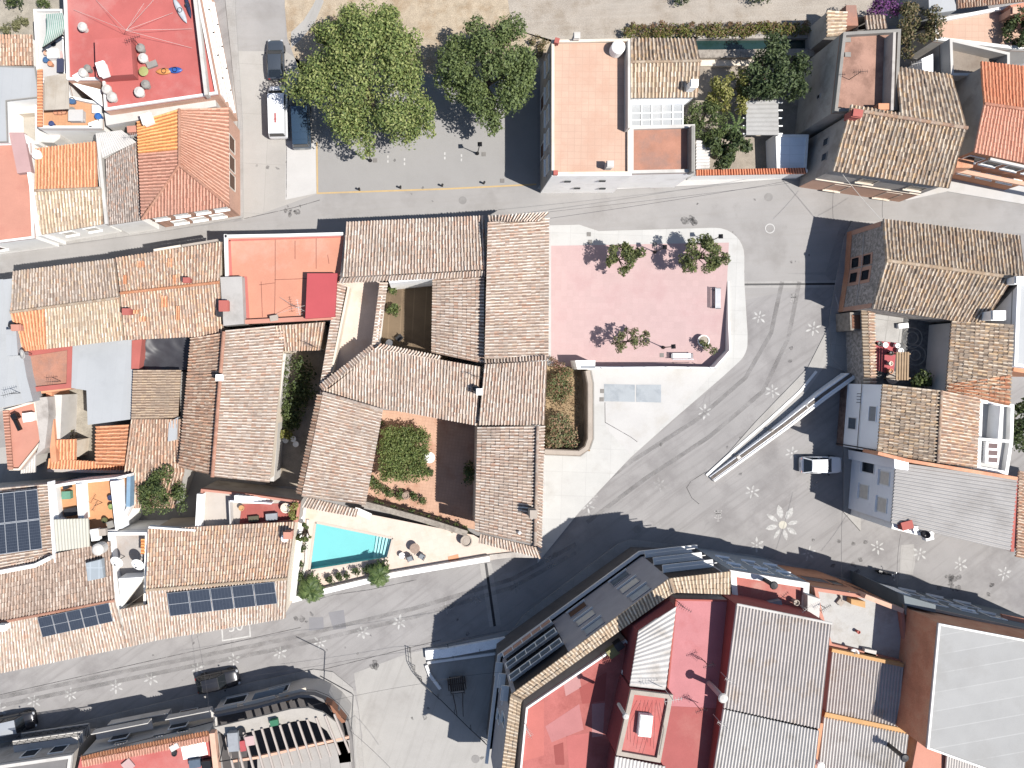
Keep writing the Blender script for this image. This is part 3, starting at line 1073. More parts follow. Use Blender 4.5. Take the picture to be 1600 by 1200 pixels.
ground('concrete_apron', [(447, 220), (493, 222), (494, 302), (446, 312)], .012, pave_w)
ground('pavement_north', [(-300, 400), (-40, 385), (60, 366), (360, 318), (372, 190), (352, 0), (352, -200), (366, -200), (368, 20), (379, 190), (380, 340), (250, 362), (100, 382), (0, 396), (-300, 412)], .12, pave_s, thick=.12)
ground('pavement_chapel', [(840, 294), (850, 280), (1090, 275), (1255, 262), (1262, 276), (1100, 289), (851, 301)], .12, pave_w, thick=.12)
ground('pavement_east', [(1250, 270), (1400, 270), (1600, 270), (1900, 300), (1900, 352), (1600, 319), (1480, 299), (1416, 313), (1300, 297), (1252, 284)], .12, pave_w, thick=.12)
ground('pavement_corner', [(1332, 345), (1420, 345), (1420, 600), (1335, 600), (1320, 580), (1299, 560), (1296, 500), (1306, 440), (1320, 370)], .12, pave_s, thick=.12)
kerb = [(858, 352), (905, 351), (935, 361), (1110, 356)] + arc((1118, 400), 45, 90, 0, 8, 44) + [(1163, 440), (1168, 520)] + arc((1130, 535), 38, 0, -50, 6, 40) + \
    [(1130, 588), (1050, 657), (985, 715), (905, 800), (840, 880), (840, 560)]
ground('plaza_pavement', kerb, .12, pave, thick=.12)
ground('plaza_concrete', [(925, 574), (1060, 575), (1120, 577), (1048, 652), (985, 710), (946, 668), (945, 630), (925, 632)], .126, pave_w)
ground('plaza', [(861, 384), (1139, 379), (1136, 440), (1133, 545), (1112, 574), (880, 574), (861, 566)], .126, pink)
ground('ramp_pavement', [(1290, 570), (1330, 583), (1312, 520), (1300, 500), (1262, 575), (1180, 660), (1108, 742), (1118, 750), (1225, 660)], .06, conc2, thick=.06)
ground('lane_concrete', [(553, 1052), (640, 1020), (800, 990), (800, 1260), (560, 1260), (566, 1150)], .006, conc2)
ground('pavement_south', [(-300, 1236), (0, 1159), (310, 1084), (490, 1046), (520, 1050), (552, 1076), (560, 1110), (578, 1300), (-300, 1300)], .12, pave_s, thick=.12)
ground('pavement_apartments', [(820, 960), (965, 850), (985, 843), (1180, 868), (1400, 925), (1620, 975), (1900, 1040), (1900, 1100), (1500, 1050), (1000, 960), (800, 1010), (690, 1025), (680, 1012), (800, 985)], .12, pave_s, thick=.12)
ground('pavement_facade', [(1318, 600), (1345, 600), (1345, 830), (1318, 800)], .10, conc2, thick=.1)
ground('concrete_yard', [(-200, 730), (260, 660), (500, 480), (500, 900), (300, 900), (-200, 900)], .01, conc2)
ground('soil', [(1040, 60), (1290, 60), (1290, 275), (1040, 275)], .014, soil)
ground('wasteland', [(-300, -300), (100, -300), (110, 100), (-300, 130)], .014, stone_dirt)
ground('canal_water', [(1040, 57), (1290, 57), (1290, 80), (1040, 80)], .03, water_m)
ground('road_patch', [(1100, 470), (1160, 470), (1300, 440), (1290, 430), (1165, 425)], .008, asphalt_n)
ground('drain_channel', [(1163, 443), (1308, 442), (1308, 445), (1163, 446)], .016, black_m)
ground('drain_border', [(1163, 440), (1308, 438), (1308, 449), (1163, 450)], .012, pave_s)
ground('drain_grate', [(757, 880), (761, 880), (775, 978), (771, 979)], .016, black_m)
ground('drain_kerb', [(749, 880), (768, 880), (783, 976), (765, 980)], .012, pave_s)
ground('asphalt_patch', [(483, 965), (505, 964), (506, 983), (483, 986)], .008, asphalt_d)
ground('asphalt_repair', [(513, 957), (537, 953), (541, 982), (521, 984)], .008, asphalt_d)
ground('pale_patch', [(1408, 852), (1428, 850), (1430, 880), (1424, 905), (1405, 905)], .008, pave_s)


def band(name, pts, w, z, mat, h=.004):
    o = strip(MB(), [P(p[0], p[1], z) for p in pts], w, z - h, z).build(name, mat)
    return tag(o, kind='structure')


band('yellow_line', [(495, 222), (496, 302), (700, 295), (838, 288)], .16, .016, yellow_p)
for i, (x, y) in enumerate([(606, 248), (632, 252), (695, 243), (721, 246)]):
    band('bay_mark', [(x, y - 5), (x, y - 1)], .14, .016, white_p)
    band('bay_mark', [(x, y + 2), (x, y + 6)], .14, .016, white_p)
band('white_line', [(346, 970), (348, 1001), (391, 994), (389, 965)], .14, .012, white_p)
band('white_marking', [(1305, 460), (1310, 478), (1310, 512)], .12, .13, white_p)


def textmark(txt, u, v, size, rz, mat, z=.012):
    cu = bpy.data.curves.new('painted_number', 'FONT')
    cu.body = txt
    cu.size = size
    cu.align_x = 'CENTER'
    o = bpy.data.objects.new('painted_number', cu)
    cu.materials.append(mat)
    COL.objects.link(o)
    o.location = P(u, v, z)
    o.rotation_euler = (0, 0, math.radians(rz))
    tag(o, kind='structure')


# daisies painted on the asphalt
yel_c = plain('yellow_road_paint', '#efe8d2', .8)


def daisy(u, v, r, n, rot, label, faded=0, centre=None, group='painted daisies on the streets'):
    c = P(u, v, .016)
    mb = MB()
    k = H / F
    for i in range(n):
        a = rot + 2 * math.pi * i / n + R.uniform(-.06, .06)
        rr = r * k * R.uniform(.82, 1.12)
        d = Vector((math.cos(a), math.sin(a), 0))
        e = Vector((-d.y, d.x, 0))
        w = rr * R.uniform(.11, .17)
        pts = [c + d * rr * t + e * w * s for t, s in ((.3, .0), (.45, .75), (.65, 1), (.85, .7), (1.0, 0), (.85, -.7), (.65, -1), (.45, -.75))]
        mb.add(pts, [tuple(range(8))])
    if centre:
        mb.add([c + Vector((math.cos(t * .628), math.sin(t * .628), 0)) * centre * k for t in range(10)], [tuple(range(10))], 1)
    else:
        mb.add([c + Vector((math.cos(t * .785), math.sin(t * .785), 0)) * r * k * .13 for t in range(8)], [tuple(range(8))], 0)
    o = mb.build('painted_daisy', [wear_mat('faded_daisy_paint', '#e6e3e0', .1, .8, 2.2) if faded else wear_mat('worn_daisy_paint', '#f8f7f4', .5, 1.0, 2.6), yel_c])
    tag(o, label, 'road painting', group)


white_f = surf('faded_road_paint', '#d9d6d3', .06, 2.0, stain='#c5c2c0', stain_at=.5, stain_scale=2.5, speck=.03)
DAISY = [
    (-1, 1108, 'small white daisy painted on the road, cut by the left photo border', 0),
    (53, 1096, 'small white daisy painted on the road just above the parked white car roof', 0),
    (110, 1085, 'second whole white daisy on the lower street counted from the left border', 0),
    (181, 1073, 'third whole white daisy on the lower street counted from the left border', 0),
    (236, 1060, 'white daisy painted to the left of the black car, two flowers before it', 0),
    (308, 1045, 'pale daisy painted right above the rear of the black car', 0),
    (365, 1031, 'pale daisy painted right above the front of the black car', 0),
    (437, 1020, 'white daisy below the overhanging solar roof corner, first after the black car', 0),
    (500, 1004, 'white daisy painted under the two dark square asphalt repairs', 0),
    (566, 988, 'white daisy to the lower right of the dark asphalt repairs', 0),
    (624, 972, 'white daisy in the street middle, last one wholly before the apartment shadow', 0),
    (697, 950, 'faint daisy crossed by the edge of the apartment block shadow', 1),
    (742, 937, 'faint shaded daisy left of the road drain', 1),
    (805, 917, 'faint shaded daisy right of the road drain', 1),
    (859, 877, 'faint shaded daisy beside the tiled corner of the villa roof', 1),
    (918, 790, 'white daisy on the tip of the apartment shadow by the pale pavement', 0),
    (1030, 757, 'worn faded daisy in the middle of the wide junction', 1),
    (1101, 643, 'white daisy beside the pale concrete edge below the plaza', 0),
    (1207, 611, 'white daisy on the curve left of the retaining wall', 0),
    (1186, 495, 'white daisy next to the plaza pavement kerb', 0),
    (1271, 513, 'white daisy close to the shaded pavement of the stone house', 0),
    (1175, 768, 'white daisy below the end of the retaining wall', 0),
    (1237, 708, 'white daisy touching the shadow left of the white hatchback', 0),
    (1270, 757, 'shaded daisy beside the white hatchback, inside the house shadow', 1),
    (1182, 852, 'daisy half covered by shadow left under the big daisy', 0),
    (1263, 864, 'white daisy right under the big daisy at the shadow edge', 0),
    (1371, 855, 'white daisy between the two overhead cables', 0),
    (1437, 865, 'white daisy beside the pale patch of road', 0),
    (1500, 882, 'white daisy below the corrugated grey roof corner', 0),
    (1569, 896, 'white daisy furthest to the right on the street', 0),
]
for i, (u, v, lab, fd) in enumerate(DAISY):
    daisy(u, v, 12 if u > 900 else 11.5, 6, .5 + R.uniform(-.25, .25), lab, fd)
daisy(1223, 820, 29, 8, .2, 'large white eight-petal daisy with yellow heart painted on the junction', 0, 6.5)


def emblem(u, v, lab):
    """Small stencilled figure of short strokes."""
    c = P(u, v, .016)
    mb = MB()
    k = H / F
    for (x0, y0, x1, y1) in ((-6, 6, 6, 7), (-5, 2, 5, 3), (-3, 7, -3, -2), (0, 6, 0, -7), (3, 7, 3, -2), (-6, -3, -2, -5), (2, -5, 6, -3), (-2, -9, 2, -9)):
        strip(mb, [c + Vector((x0 * k, y0 * k, 0)), c + Vector((x1 * k, y1 * k, 0))], .12, .012, .016)
    tag(mb.build('painted_emblem', white_f), lab, 'road painting', 'stencilled emblems on the street')


emblem(1240, 467, 'pale stencilled emblem on asphalt below the road drain')
emblem(1122, 805, 'pale stencilled emblem on asphalt above the apartment shadow')
emblem(928, 772, 'pale worn stencil mark beside the white pavement edge')

# ================================================================== NORTH-WEST BLOCK
def vent(h, u, v, z, r=.28, ht=.7, mat=None, name='roof_vent'):
    c = P(u, v, z + ht)
    mat = mat or lgrey_w
    o = MB().lathe((c.x, c.y, z), [(r * .7, 0), (r * .7, ht * .7), (r * 1.15, ht * .72), (r * 1.0, ht * .9), (r * .3, ht)], 12).build(name, mat, h.root, smooth=False)
    MB().lathe((c.x, c.y, z + ht), [(r * .3, 0), (r * .45, .05), (0, .12)], 10).build('vent_cap', mat, o)
    return o


def clutter(h, items, z):
    """Named loose bits of a terrace: (name, u, v, sx, sy, sz, rot, material)."""
    for nm, u, v, sx, sy, sz, rz, m in items:
        c = P(u, v, z + sz)
        mb = MB()
        if nm in ('flower_pot', 'bucket', 'basin', 'tyre', 'water_tank'):
            r = sx / 2
            mb.lathe((c.x, c.y, z), [(r * .75, 0), (r, sz * .9), (r * 1.08, sz * .92), (r * 1.08, sz), (r * .8, sz), (r * .75, sz * .8), (0, sz * .78)], 12)
        else:
            mb.box((c.x, c.y, z + sz * .45), (sx, sy, sz * .9), math.radians(rz))
            mb.box((c.x, c.y, z + sz * .95), (sx * 1.06, sy * 1.06, sz * .1), math.radians(rz))
        mb.build(nm, m, h.root)


h = House('apartment_block', 'flat-roofed apartment block with red painted roof and salmon street front', 'building', (210, 60))
h.flat([(97, -60), (104, 124), (160, 124), (163, 172), (340, 146), (300, -60)], 7.0, red_paint, white_cap, .2, .3, wallm=salmon_w)
h.fence([(300, -40), (322, 148)], 7.0, 7.9, .32, lgrey_w, 'service_wall')
for t in (.12, .3, .48, .66, .84):
    h.window(4, t, 5.2, 2.2, 1.5, pvc, pvc, white_w)
    h.window(4, t, 2.2, 2.2, 1.5, pvc, pvc, white_w)
h.slab([(163, 176), (336, 152), (338, 166), (166, 196)], 0, 5.9, lgrey_w, 'rear_wing')
h.slab([(148, 62), (204, 57), (208, 116), (150, 120)], 7.0, 8.3, red_paint, 'stair_head')
for u, v, r in ((127, 40, .38), (218, 73, .36), (222, 89, .4), (216, 142, .42), (226, 130, .36), (165, 138, .4), (173, 150, .42), (128, 112, .38), (135, 105, .3)):
    vent(h, u, v, 7.0, r, .9, lgrey_w if r > .37 else grey_cap)
h.chimney(160, 108, 8.3, 8.9, .7, 1.1, white_w, .3)
h.antenna(208, 60, 7.0, 9.2, 20, DARKM)
mb = MB()
c0 = P(208, 60, 7.1)
for u, v in ((240, 0), (270, 20), (300, 45), (300, 75), (150, 0), (115, 15), (225, 5)):
    mb.tube([c0 + Vector((0, 0, 1.6)), P(u, v, 7.15)], .012, 4)
mb.build('stay_wire', lgrey_w, h.root)
clutter(h, [('plant_pot_box', 237, 100, .9, .5, .3, 20, grey_cap), ('storage_box', 122, 118, .9, .5, .4, 30, white_w)], 7.0)
Hred = h


def board(u, v, L, w, rz, mat, mat2, label, z=7.02, grp=None):
    c = P(u, v, z + .2)
    t = thing('kayak', label, 'kayak', (c.x, c.y, z), math.radians(rz), grp)
    mb = MB()
    secs = []
    n = 9
    for i in range(n):
        f = i / (n - 1)
        ww = w / 2 * max(.06, math.sin(math.pi * f) ** .55)
        secs.append([(-L / 2 + L * f, ww * math.cos(a), .14 + .13 * math.sin(a) * (ww / (w / 2)) ** .5) for a in [2 * math.pi * k / 8 for k in range(8)]])
    vs = [p for s_ in secs for p in s_]
    fs = [(i * 8 + k, (i + 1) * 8 + k, (i + 1) * 8 + (k + 1) % 8, i * 8 + (k + 1) % 8) for i in range(n - 1) for k in range(8)]
    mb.add(vs, fs)
    mb.build('hull', mat, t, world=False, smooth=True)
    m2 = MB()
    m2.lathe((0, 0, .24), [(.16, .0), (.2, .03), (.24, .03), (.24, -.02)], 10)
    m2.build('cockpit_rim', mat2, t, world=False)


board(256, 111, 1.5, .62, 2, plain('orange_hull', '#ff8a1e', .4), black_m, 'orange board lying on the red roof beside the blue one', grp='boards on the red roof')
board(273, 109, 1.4, .6, 0, plain('blue_hull', '#3f74d0', .4), black_m, 'blue board lying on the red roof next to the orange one', grp='boards on the red roof')
board(281, 16, 2.6, .6, -62, plain('white_hull', '#e8edf4', .4), DARKM, 'white and blue kayak lying by the service wall at the top border', grp='boards on the red roof')
board(293, 8, 2.4, .4, -75, plain('navy_hull', '#3d4668', .4), DARKM, 'narrow navy kayak beside the white one at the top border', grp='boards on the red roof')
tb = thing('round_table', 'small yellow-green round parasol table on the red roof', 'table', P(224, 111, 7.0))
c = P(224, 111, 7.6)
MB().lathe((c.x, c.y, 7.5), [(.42, .0), (.44, .05), (.2, .1), (0, .12)], 14).build('table_top', plain('lime_top', '#c8cc62', .6), tb)
MB().tube([(c.x, c.y, 7.0), (c.x, c.y, 7.52)], .05, 8).build('leg', DARKM, tb)

h = House('hipped_house', 'corner house with terracotta hipped roof, part of it in bright new orange tiles', 'house', (285, 255))
h.tile((280, 170), (280, 234), (216, 240), (214, 190), 6.6, 6.1, brite_t, pitch=.3, hgt=.07, jit=.004)
h.tile((280, 234), (280, 345), (221, 345), (216, 240), 6.6, 6.1, terra_t, pitch=.3, hgt=.07, jit=.004, clip=[((280, 258, 6.6), (222, 343, 5.6), (240, 250))])
h.tile((280, 170), (280, 258), (358, 322), (357, 168), 6.6, 5.6, salm_t, pitch=.3, hgt=.08, jit=.004)
h.tile((222, 258), (358, 258), (358, 322), (222, 343), 6.6, 5.6, terra_t, pitch=.3, hgt=.08, jit=.004,
       clip=[((280, 258, 6.6), (222, 343, 5.6), (285, 320)), ((280, 258, 6.6), (358, 322, 5.6), (285, 320))])
h.ridge([(280, 170, 6.65), (280, 258, 6.65), (222, 343, 5.65)], salm_t)
h.ridge([(280, 258, 6.65), (358, 322, 5.65)], salm_t)
h.wall([(214, 190, 5.6), (222, 343, 5.6), (358, 322, 5.6), (357, 168, 5.6)], brick_w, inset=.3)
for t in (.12, .38, .64, .88):
    h.window(1, t, 4.1, 1.3, 1.2, pvc, pvc, white_w)
for t in (.25, .5, .75):
    h.window(1, t, 1.6, 1.4, 1.3, pvc, pvc, white_w)
for t in (.3, .5, .72):
    h.window(2, t, 3.4, 1.5, 2.2, shutter_m, shutter_d)
h.chimney(230, 186, 5.6, 6.9, .9, .8, white_w, .3)

h = House('speckled_roof_house', 'narrow house with speckled grey cement tiles and a corrugated strip', 'house', (185, 280))
h.tile((165, 248), (213, 222), (221, 344), (168, 352), 5.6, 5.0, speck_t, pitch=.22, hgt=.04, jit=.006, tl=.26, step=.02)
h.tile((152, 208), (190, 203), (213, 222), (160, 247), 5.4, 5.2, fibro3, pitch=.2, hgt=.03, prof=WAVE, step=0, jit=0, name='sheet_roof')
h.wall([(152, 208, 5.2), (168, 352, 5.0), (221, 344, 5.0), (213, 205, 5.3)], white_w, inset=.1)
h.slab([(198, 197), (212, 196), (213, 206), (199, 207)], 5.0, 5.9, salmon_roof, 'brick_box')
h.antenna(205, 212, 5.2, 6.8, 10, lgrey_w, .9)
h.fence([(152, 208), (166, 350)], 4.6, 5.35, .3, lgrey_w, 'gable_coping')

h = House('striped_roof_house', 'house with orange striped upper roof slope and pale worn lower slope', 'house', (105, 295))
h.tile((54, 298), (152, 295), (151, 221), (55, 232), 5.6, 5.0, orange_t, pitch=.3)
h.tile((54, 298), (158, 294), (161, 350), (63, 367), 5.6, 4.8, cream_t, pitch=.3)
h.ridge([(54, 298, 5.62), (157, 294, 5.62)], cream_t)
h.wall([(55, 232, 5.0), (54, 298, 5.5), (63, 367, 4.8), (161, 350, 4.8), (158, 294, 5.5), (151, 221, 5.0)], white_w)
for t in (.3, .7):
    h.window(2, t, 3.0, 1.2, 1.4, pvc, shutter_m, white_w)
h.fence([(36, 210), (50, 300), (60, 368)], 0, 5.1, .35, white_w, 'party_wall')
vent(h, 55, 240, 5.0, .4, 1.0, white_w)

h = House('salmon_flat_house', 'house with flat salmon roof cut by the left photo border', 'house', (10, 300))
h.flat([(-90, 226), (46, 222), (53, 372), (-90, 390)], 4.6, salmon_roof, white_cap, .2, .2, wallm=white_w)
h.slab([(14, 207), (37, 207), (49, 268), (27, 271)], 4.6, 5.2, surf('pink_roof_coat', '#e8b6b4', .06, .5, speck=.05), 'pink_roof_strip')
for t in (.55, .85):
    h.window(2, t, 2.6, 1.3, 1.4, pvc, shutter_d, white_w)

h = House('sheet_roof_house', 'house with large flat pale metal roof on the upper left border', 'house', (10, 150))
h.flat([(-90, 100), (55, 104), (61, 152), (10, 158), (12, 222), (-90, 226)], 5.4, zinc, grey_cap, .1, .08, wallm=white_w)
h = House('brown_roof_cottage', 'small brown tiled cottage at the upper left border', 'house', (10, 80))
h.tile((-80, 54), (50, 54), (52, 102), (-80, 104), 5.6, 5.2, rust_t, pitch=.28)
h.wall([(-80, 54, 5.5), (-80, 104, 5.1), (52, 102, 5.1), (50, 54, 5.5)], white_w)

h = House('awning_terrace_house', 'white roof terrace with a green striped awning left of the red roof', 'house', (78, 70))
h.flat([(52, 14), (97, 14), (103, 124), (58, 126)], 4.8, pave_w, white_cap, .18, .35, wallm=white_w)
mb = MB()
for i in range(18):
    a, b = i / 18, (i + 1) / 18
    top0, top1 = lerp((72, 22), (98, 20), a), lerp((72, 22), (98, 20), b)
    bo0, bo1 = lerp((66, 75), (98, 54), a), lerp((66, 75), (98, 54), b)
    for k in range(8):
        f0, f1 = k / 8, (k + 1) / 8
        zz = lambda f: 6.9 + .35 * math.sin(math.pi * f) - .5 * f
        q = [(*lerp(top0, bo0, f0), zz(f0)), (*lerp(top1, bo1, f0), zz(f0)), (*lerp(top1, bo1, f1), zz(f1)), (*lerp(top0, bo0, f1), zz(f1))]
        bow = lambda f: 3.5 * math.sin(math.pi * f)
        q = [P(x + bow(f), y, z) for (x, y, z), f in zip(q, (f0, f0, f1, f1))]
        mb.add(q, [(3, 2, 1, 0)], i % 2)
mb.build('awning', [plain('awning_green', '#8dbba9', .8), plain('awning_white', '#eef3f0', .8)], h.root)
h.fence([(66, 75), (98, 54)], 6.5, 6.62, .1, black_m, 'awning_bar')
mb = MB()
for u, v in ((67, 74), (97, 55), (73, 23), (97, 21)):
    q = P(u, v, 6.4)
    mb.tube([(q.x, q.y, 4.8), (q.x, q.y, 6.45)], .04, 6)
mb.build('awning_post', DARKM, h.root)
clutter(h, [('garden_table', 82, 83, 1.0, .8, .75, 5, white_w), ('bucket', 71, 93, .5, .5, .5, 0, plain('blue_plastic', '#5c86b8', .5)), ('flower_pot', 72, 82, .5, .5, .5, 0, salmon_w),
            ('storage_chest', 91, 86, .8, .6, .4, 10, pink), ('flower_pot', 78, 99, .45, .45, .5, 0, orange_w), ('bench_seat', 94, 102, .6, 1.2, .5, 0, plain('navy_cushion', '#4b5170', .8)),
            ('tyre', 83, 68, .5, .5, .2, 0, black_m)], 4.8)

h = House('orange_terrace_house', 'white house with cluttered orange roof terrace behind a stepped white wall', 'house', (108, 175))
h.flat([(60, 126), (104, 126), (110, 150), (158, 160), (158, 200), (60, 200)], 4.9, surf('orange_terrace_tiles', '#fba463', .08, .6, speck=.06, grid=(.3, .3, 0, 0, .02), joint=.9), white_cap, .22, .5, wallm=white_w)
h.slab([(69, 120), (106, 114), (108, 170), (69, 172)], 6.9, 7.0, planks, 'plank_canopy')
h.tile((58, 108), (58, 198), (66, 198), (66, 108), 6.0, 5.8, orange_t, pitch=.28, name='tile_coping')
h.slab([(110, 128), (158, 140), (160, 166), (126, 140)], 4.9, 6.3, white_w, 'lean_to')
h.slab([(60, 200), (95, 199), (94, 216), (84, 223), (61, 222)], 0, 3.4, lgrey_w, 'side_annex')
clutter(h, [('flower_pot', 80, 193, .5, .5, .5, 0, plain('blue_pot', '#55649a', .5)), ('flower_pot', 87, 175, .45, .45, .4, 0, brown_w), ('flower_pot', 93, 175, .45, .45, .4, 0, brown_w), ('flower_pot', 99, 174, .45, .45, .4, 0, brown_w),
            ('bucket', 112, 157, .6, .6, .5, 0, plain('blue_bucket', '#5c86b8', .5)), ('basin', 112, 173, .7, .7, .4, 0, grey_cap), ('garden_table', 118, 180, 1.3, 1.0, .7, 0, pave_w),
            ('storage_box', 149, 170, .6, .7, .5, 0, white_w), ('water_tank', 153, 181, .6, .6, .7, 0, plain('blue_tank', '#4a86d8', .5)), ('garden_chair', 146, 193, .9, .4, .5, 20, white_w), ('flower_pot', 128, 187, .4, .4, .4, 0, white_w)], 4.9)
h = House('back_yard_shed', 'pale walled yard with low lean-to roofs between grey metal roof and orange terrace', 'shed', (36, 190))
h.flat([(11, 160), (58, 155), (60, 225), (38, 225), (14, 206)], 2.6, surf('pale_yard', '#e2d8c8', .12, .6, stain='#c9bda9', speck=.1), white_cap, .25, 1.2, wallm=white_w)
h.slab([(22, 166), (58, 161), (58, 176), (30, 178)], 2.6, 3.6, cream_w, 'lean_to')

# ================================================================== NORTH-EAST: large flat house, garden
h = House('peach_flat_house', 'large house with peach tiled flat roof beside the parking square', 'house', (920, 170))
h.flat([(862, 62), (985, 60), (985, 272), (862, 273)], 6.3, peach_roof, cream_w, .25, .3, wallm=grey_w)
MB().prism([tuple(P(u, v, 6.3)[:2]) for u, v in ((861.5, 273), (985.5, 272), (985.5, 275), (861.5, 276))], 0, 6.55).build('street_front', white_w, h.root)
h.fence([(983, 62), (983, 200)], 6.3, 7.5, .22, lgrey_w, 'dividing_wall')
for t in (.12, .32, .5, .68, .88):
    h.window(3, t, 4.4, 1.5, 1.9, pvc, shutter_m, white_w)
for t in (.3, .68):
    h.window(3, t, 1.5, 1.5, 2.0, pvc, shutter_d)
for t, z in ((.3, 4.9), (.55, 2.2), (.75, 4.8), (.2, 2.0)):
    h.window(2, t, z, .6, .3, glass_m, glass_m, out=.2, name='vent_slot')
c = P(967, 72, 7.4)
o = MB().lathe((c.x, c.y, 6.3), [(.62, 0), (.64, .1), (.62, .95), (.5, 1.05), (.2, 1.12), (0, 1.13)], 24).build('water_tank', white_w, h.root, smooth=False)
MB().lathe((c.x, c.y, 7.42), [(.2, 0), (.2, .06), (0, .07)], 12).build('tank_lid', white_cap, o)
h.chimney(953, 257, 6.3, 7.3, .55, .5, lgrey_w)
h.chimney(901, 57, 5.9, 7.0, .5, .5, lgrey_w)
h.slab([(868, 58), (875, 60), (873, 68), (866, 66)], 6.5, 7.0, red_w, 'corner_block')
h.slab([(865, 266), (872, 266), (872, 273), (865, 273)], 6.5, 6.9, red_w, 'corner_block')
h.tile((985, 97), (1095, 95), (1086, 60), (985, 60), 6.1, 5.4, right_t, pitch=.34)
h.tile((985, 97), (1095, 95), (1090, 152), (985, 153), 6.1, 5.1, cream_t, pitch=.34)
h.ridge([(985, 97, 6.12), (1095, 95, 6.12)], cream_t)
h.wall([(985, 60, 5.4), (985, 97, 6.0), (985, 153, 5.1), (1090, 152, 5.1), (1095, 95, 6.0), (1086, 60, 5.4)], white_w, name='annex_wall')
h.chimney(1084, 131, 5.4, 6.6, .6, .6, white_w)
h.slab([(985, 153), (1082, 153), (1068, 162), (985, 163)], 0, 4.0, blue_w, 'porch_wall')
gl = h.slab([(985, 163), (1068, 161), (1068, 196), (985, 198)], 3.6, 3.7, surf('canopy_glass', '#dfe3e6', .06, 1.0, stain='#f3f4f4', rough=.3), 'glass_canopy')
mb = MB()
for i in range(6):
    mb_a, mb_b = lerp((986, 163), (1067, 161), i / 5), lerp((986, 198), (1067, 196), i / 5)
    strip(mb, [P(*mb_a, 3.76), P(*mb_b, 3.76)], .09, 3.7, 3.78)
for f in (.02, .4, .7, .98):
    strip(mb, [P(*lerp((986, 163), (986, 198), f), 3.77), P(*lerp((1067, 161), (1067, 196), f), 3.77)], .08, 3.69, 3.775)
mb.build('canopy_frame', pvc, gl)
h.flat([(985, 197), (1086, 194), (1086, 269), (985, 271)], 5.3, rust_roof, lgrey_w, .3, .35, name='rust_terrace', wallm=white_w)
h.fence([(1083, 196), (1083, 268)], 5.3, 6.4, .28, grey_cap, 'side_wall')
h.tile((1088, 219), (1088, 264), (1109, 263), (1109, 220), 3.2, 2.8, fibro3, pitch=.3, hgt=.05, prof=WAVE, step=0, jit=0, name='lean_to_roof')

t = thing('garden_wall', 'white street wall topped with a row of orange tiles', 'wall', P(1170, 268, 0))
strip(MB(), [P(1086, 270, 2.3), P(1262, 267, 2.3)], .3, 0, 2.3).build('wall', white_w, t)
ribbed((1088, 265), (1258, 262), (1260, 271), (1088, 274), 2.62, 2.4, red_t, t, name='tile_coping', pitch=.26)
t = thing('canal_wall', 'pale stone retaining wall along the green canal', 'wall', P(1180, 84, 0))
strip(MB(), [P(1090, 84, .9), P(1272, 82, .9)], .8, 0, .9).build('wall', stone_cap, t)
strip(MB(), [P(1090, 96, .4), P(1200, 95, .4)], .9, 0, .4).build('footing', cream_w, t)
t = thing('canal_bank_wall', 'low weathered wall on the far side of the canal under the hedge', 'wall', P(1180, 57, 0))
strip(MB(), [P(1090, 58, .5), P(1272, 57, .5)], .3, 0, .5).build('wall', grey_w, t)

h = House('garden_pergola', 'pale slatted pergola roof on white posts in the walled garden', 'pergola', (1192, 182))
h.tile((1166, 157), (1166, 211), (1217, 211), (1216, 156), 2.9, 2.75, surf('weathered_slats', '#d5d4d2', .1, .7, stain='#bdbbb9', speck=.08), pitch=.42, hgt=.03, prof=WAVE, step=0, jit=0, name='pergola_roof', skirt=.05)
mb = MB()
for k in range(5):
    v = 160 + k * 12.2
    strip(mb, [P(1161, v, 2.7), P(1223, v, 2.7)], .12, 2.58, 2.7)
mb.build('beam', pvc, h.root)
for u, v in ((1166, 158), (1166, 210), (1217, 158), (1217, 210)):
    q = P(u, v, 2.6)
    MB().box((q.x, q.y, 1.29), (.12, .12, 2.58)).build('post', pvc, h.root)
h = House('blue_pool_shelter', 'low shelter with blue panel roof and white frame in the garden corner', 'shelter', (1238, 238))
h.flat([(1212, 210), (1264, 210), (1260, 266), (1214, 266)], 2.0, surf('blue_panels', '#d0d6dc', .06, .5, stain='#d8dde2', speck=.02, grid=(9, .85, 0, 0, .03), joint=.88, k=2.4), pvc, .22, .12, wallm=blue_w)

# ---- north-east houses
h = House('rust_terrace_house', 'tall grey house with walled rust-coloured roof terrace', 'house', (1350, 110))
h.flat([(1318, 50), (1408, 45), (1403, 172), (1304, 174)], 6.7, rust_roof2, grey_cap, .28, .5, wallm=grey_w)
h.fence([(1398, 50), (1394, 172)], 6.7, 8.0, .25, grey_w, 'side_wall')
h.window(3, .35, 4.0, .5, .6, grey_w, glass_m)
h.chimney(1378, 168, 6.7, 7.6, .9, .5, orange_w)
h.antenna(1345, 112, 6.7, 8.5, 5, DARKM)
for v in (62, 85):
    clutter(h, [('roof_drain', 1325, v, .5, .4, .1, 0, grey_cap)], 6.7)
h = House('striped_tile_house', 'grey house with large pale striped clay tile roof on the street corner', 'house', (1405, 220))
h.tile((1328, 171), (1511, 200), (1483, 294), (1301, 267), 8.0, 6.7, right_t, pitch=.36, hgt=.09)
h.tile((1408, 184), (1511, 200), (1488, 117), (1401, 104), 8.0, 7.0, right_t, pitch=.36, hgt=.09)
h.tile((1328, 171), (1408, 184), (1409, 177), (1329, 164), 8.0, 7.9, right_t, pitch=.36, hgt=.09)
h.ridge([(1328, 171, 8.03), (1511, 200, 8.03)], yel_t, .16)
h.wall([(1301, 267, 6.7), (1483, 294, 6.7), (1511, 200, 7.9), (1488, 117, 7), (1401, 104, 7), (1408, 184, 7.9), (1328, 171, 7.9)], grey_w, inset=.28)
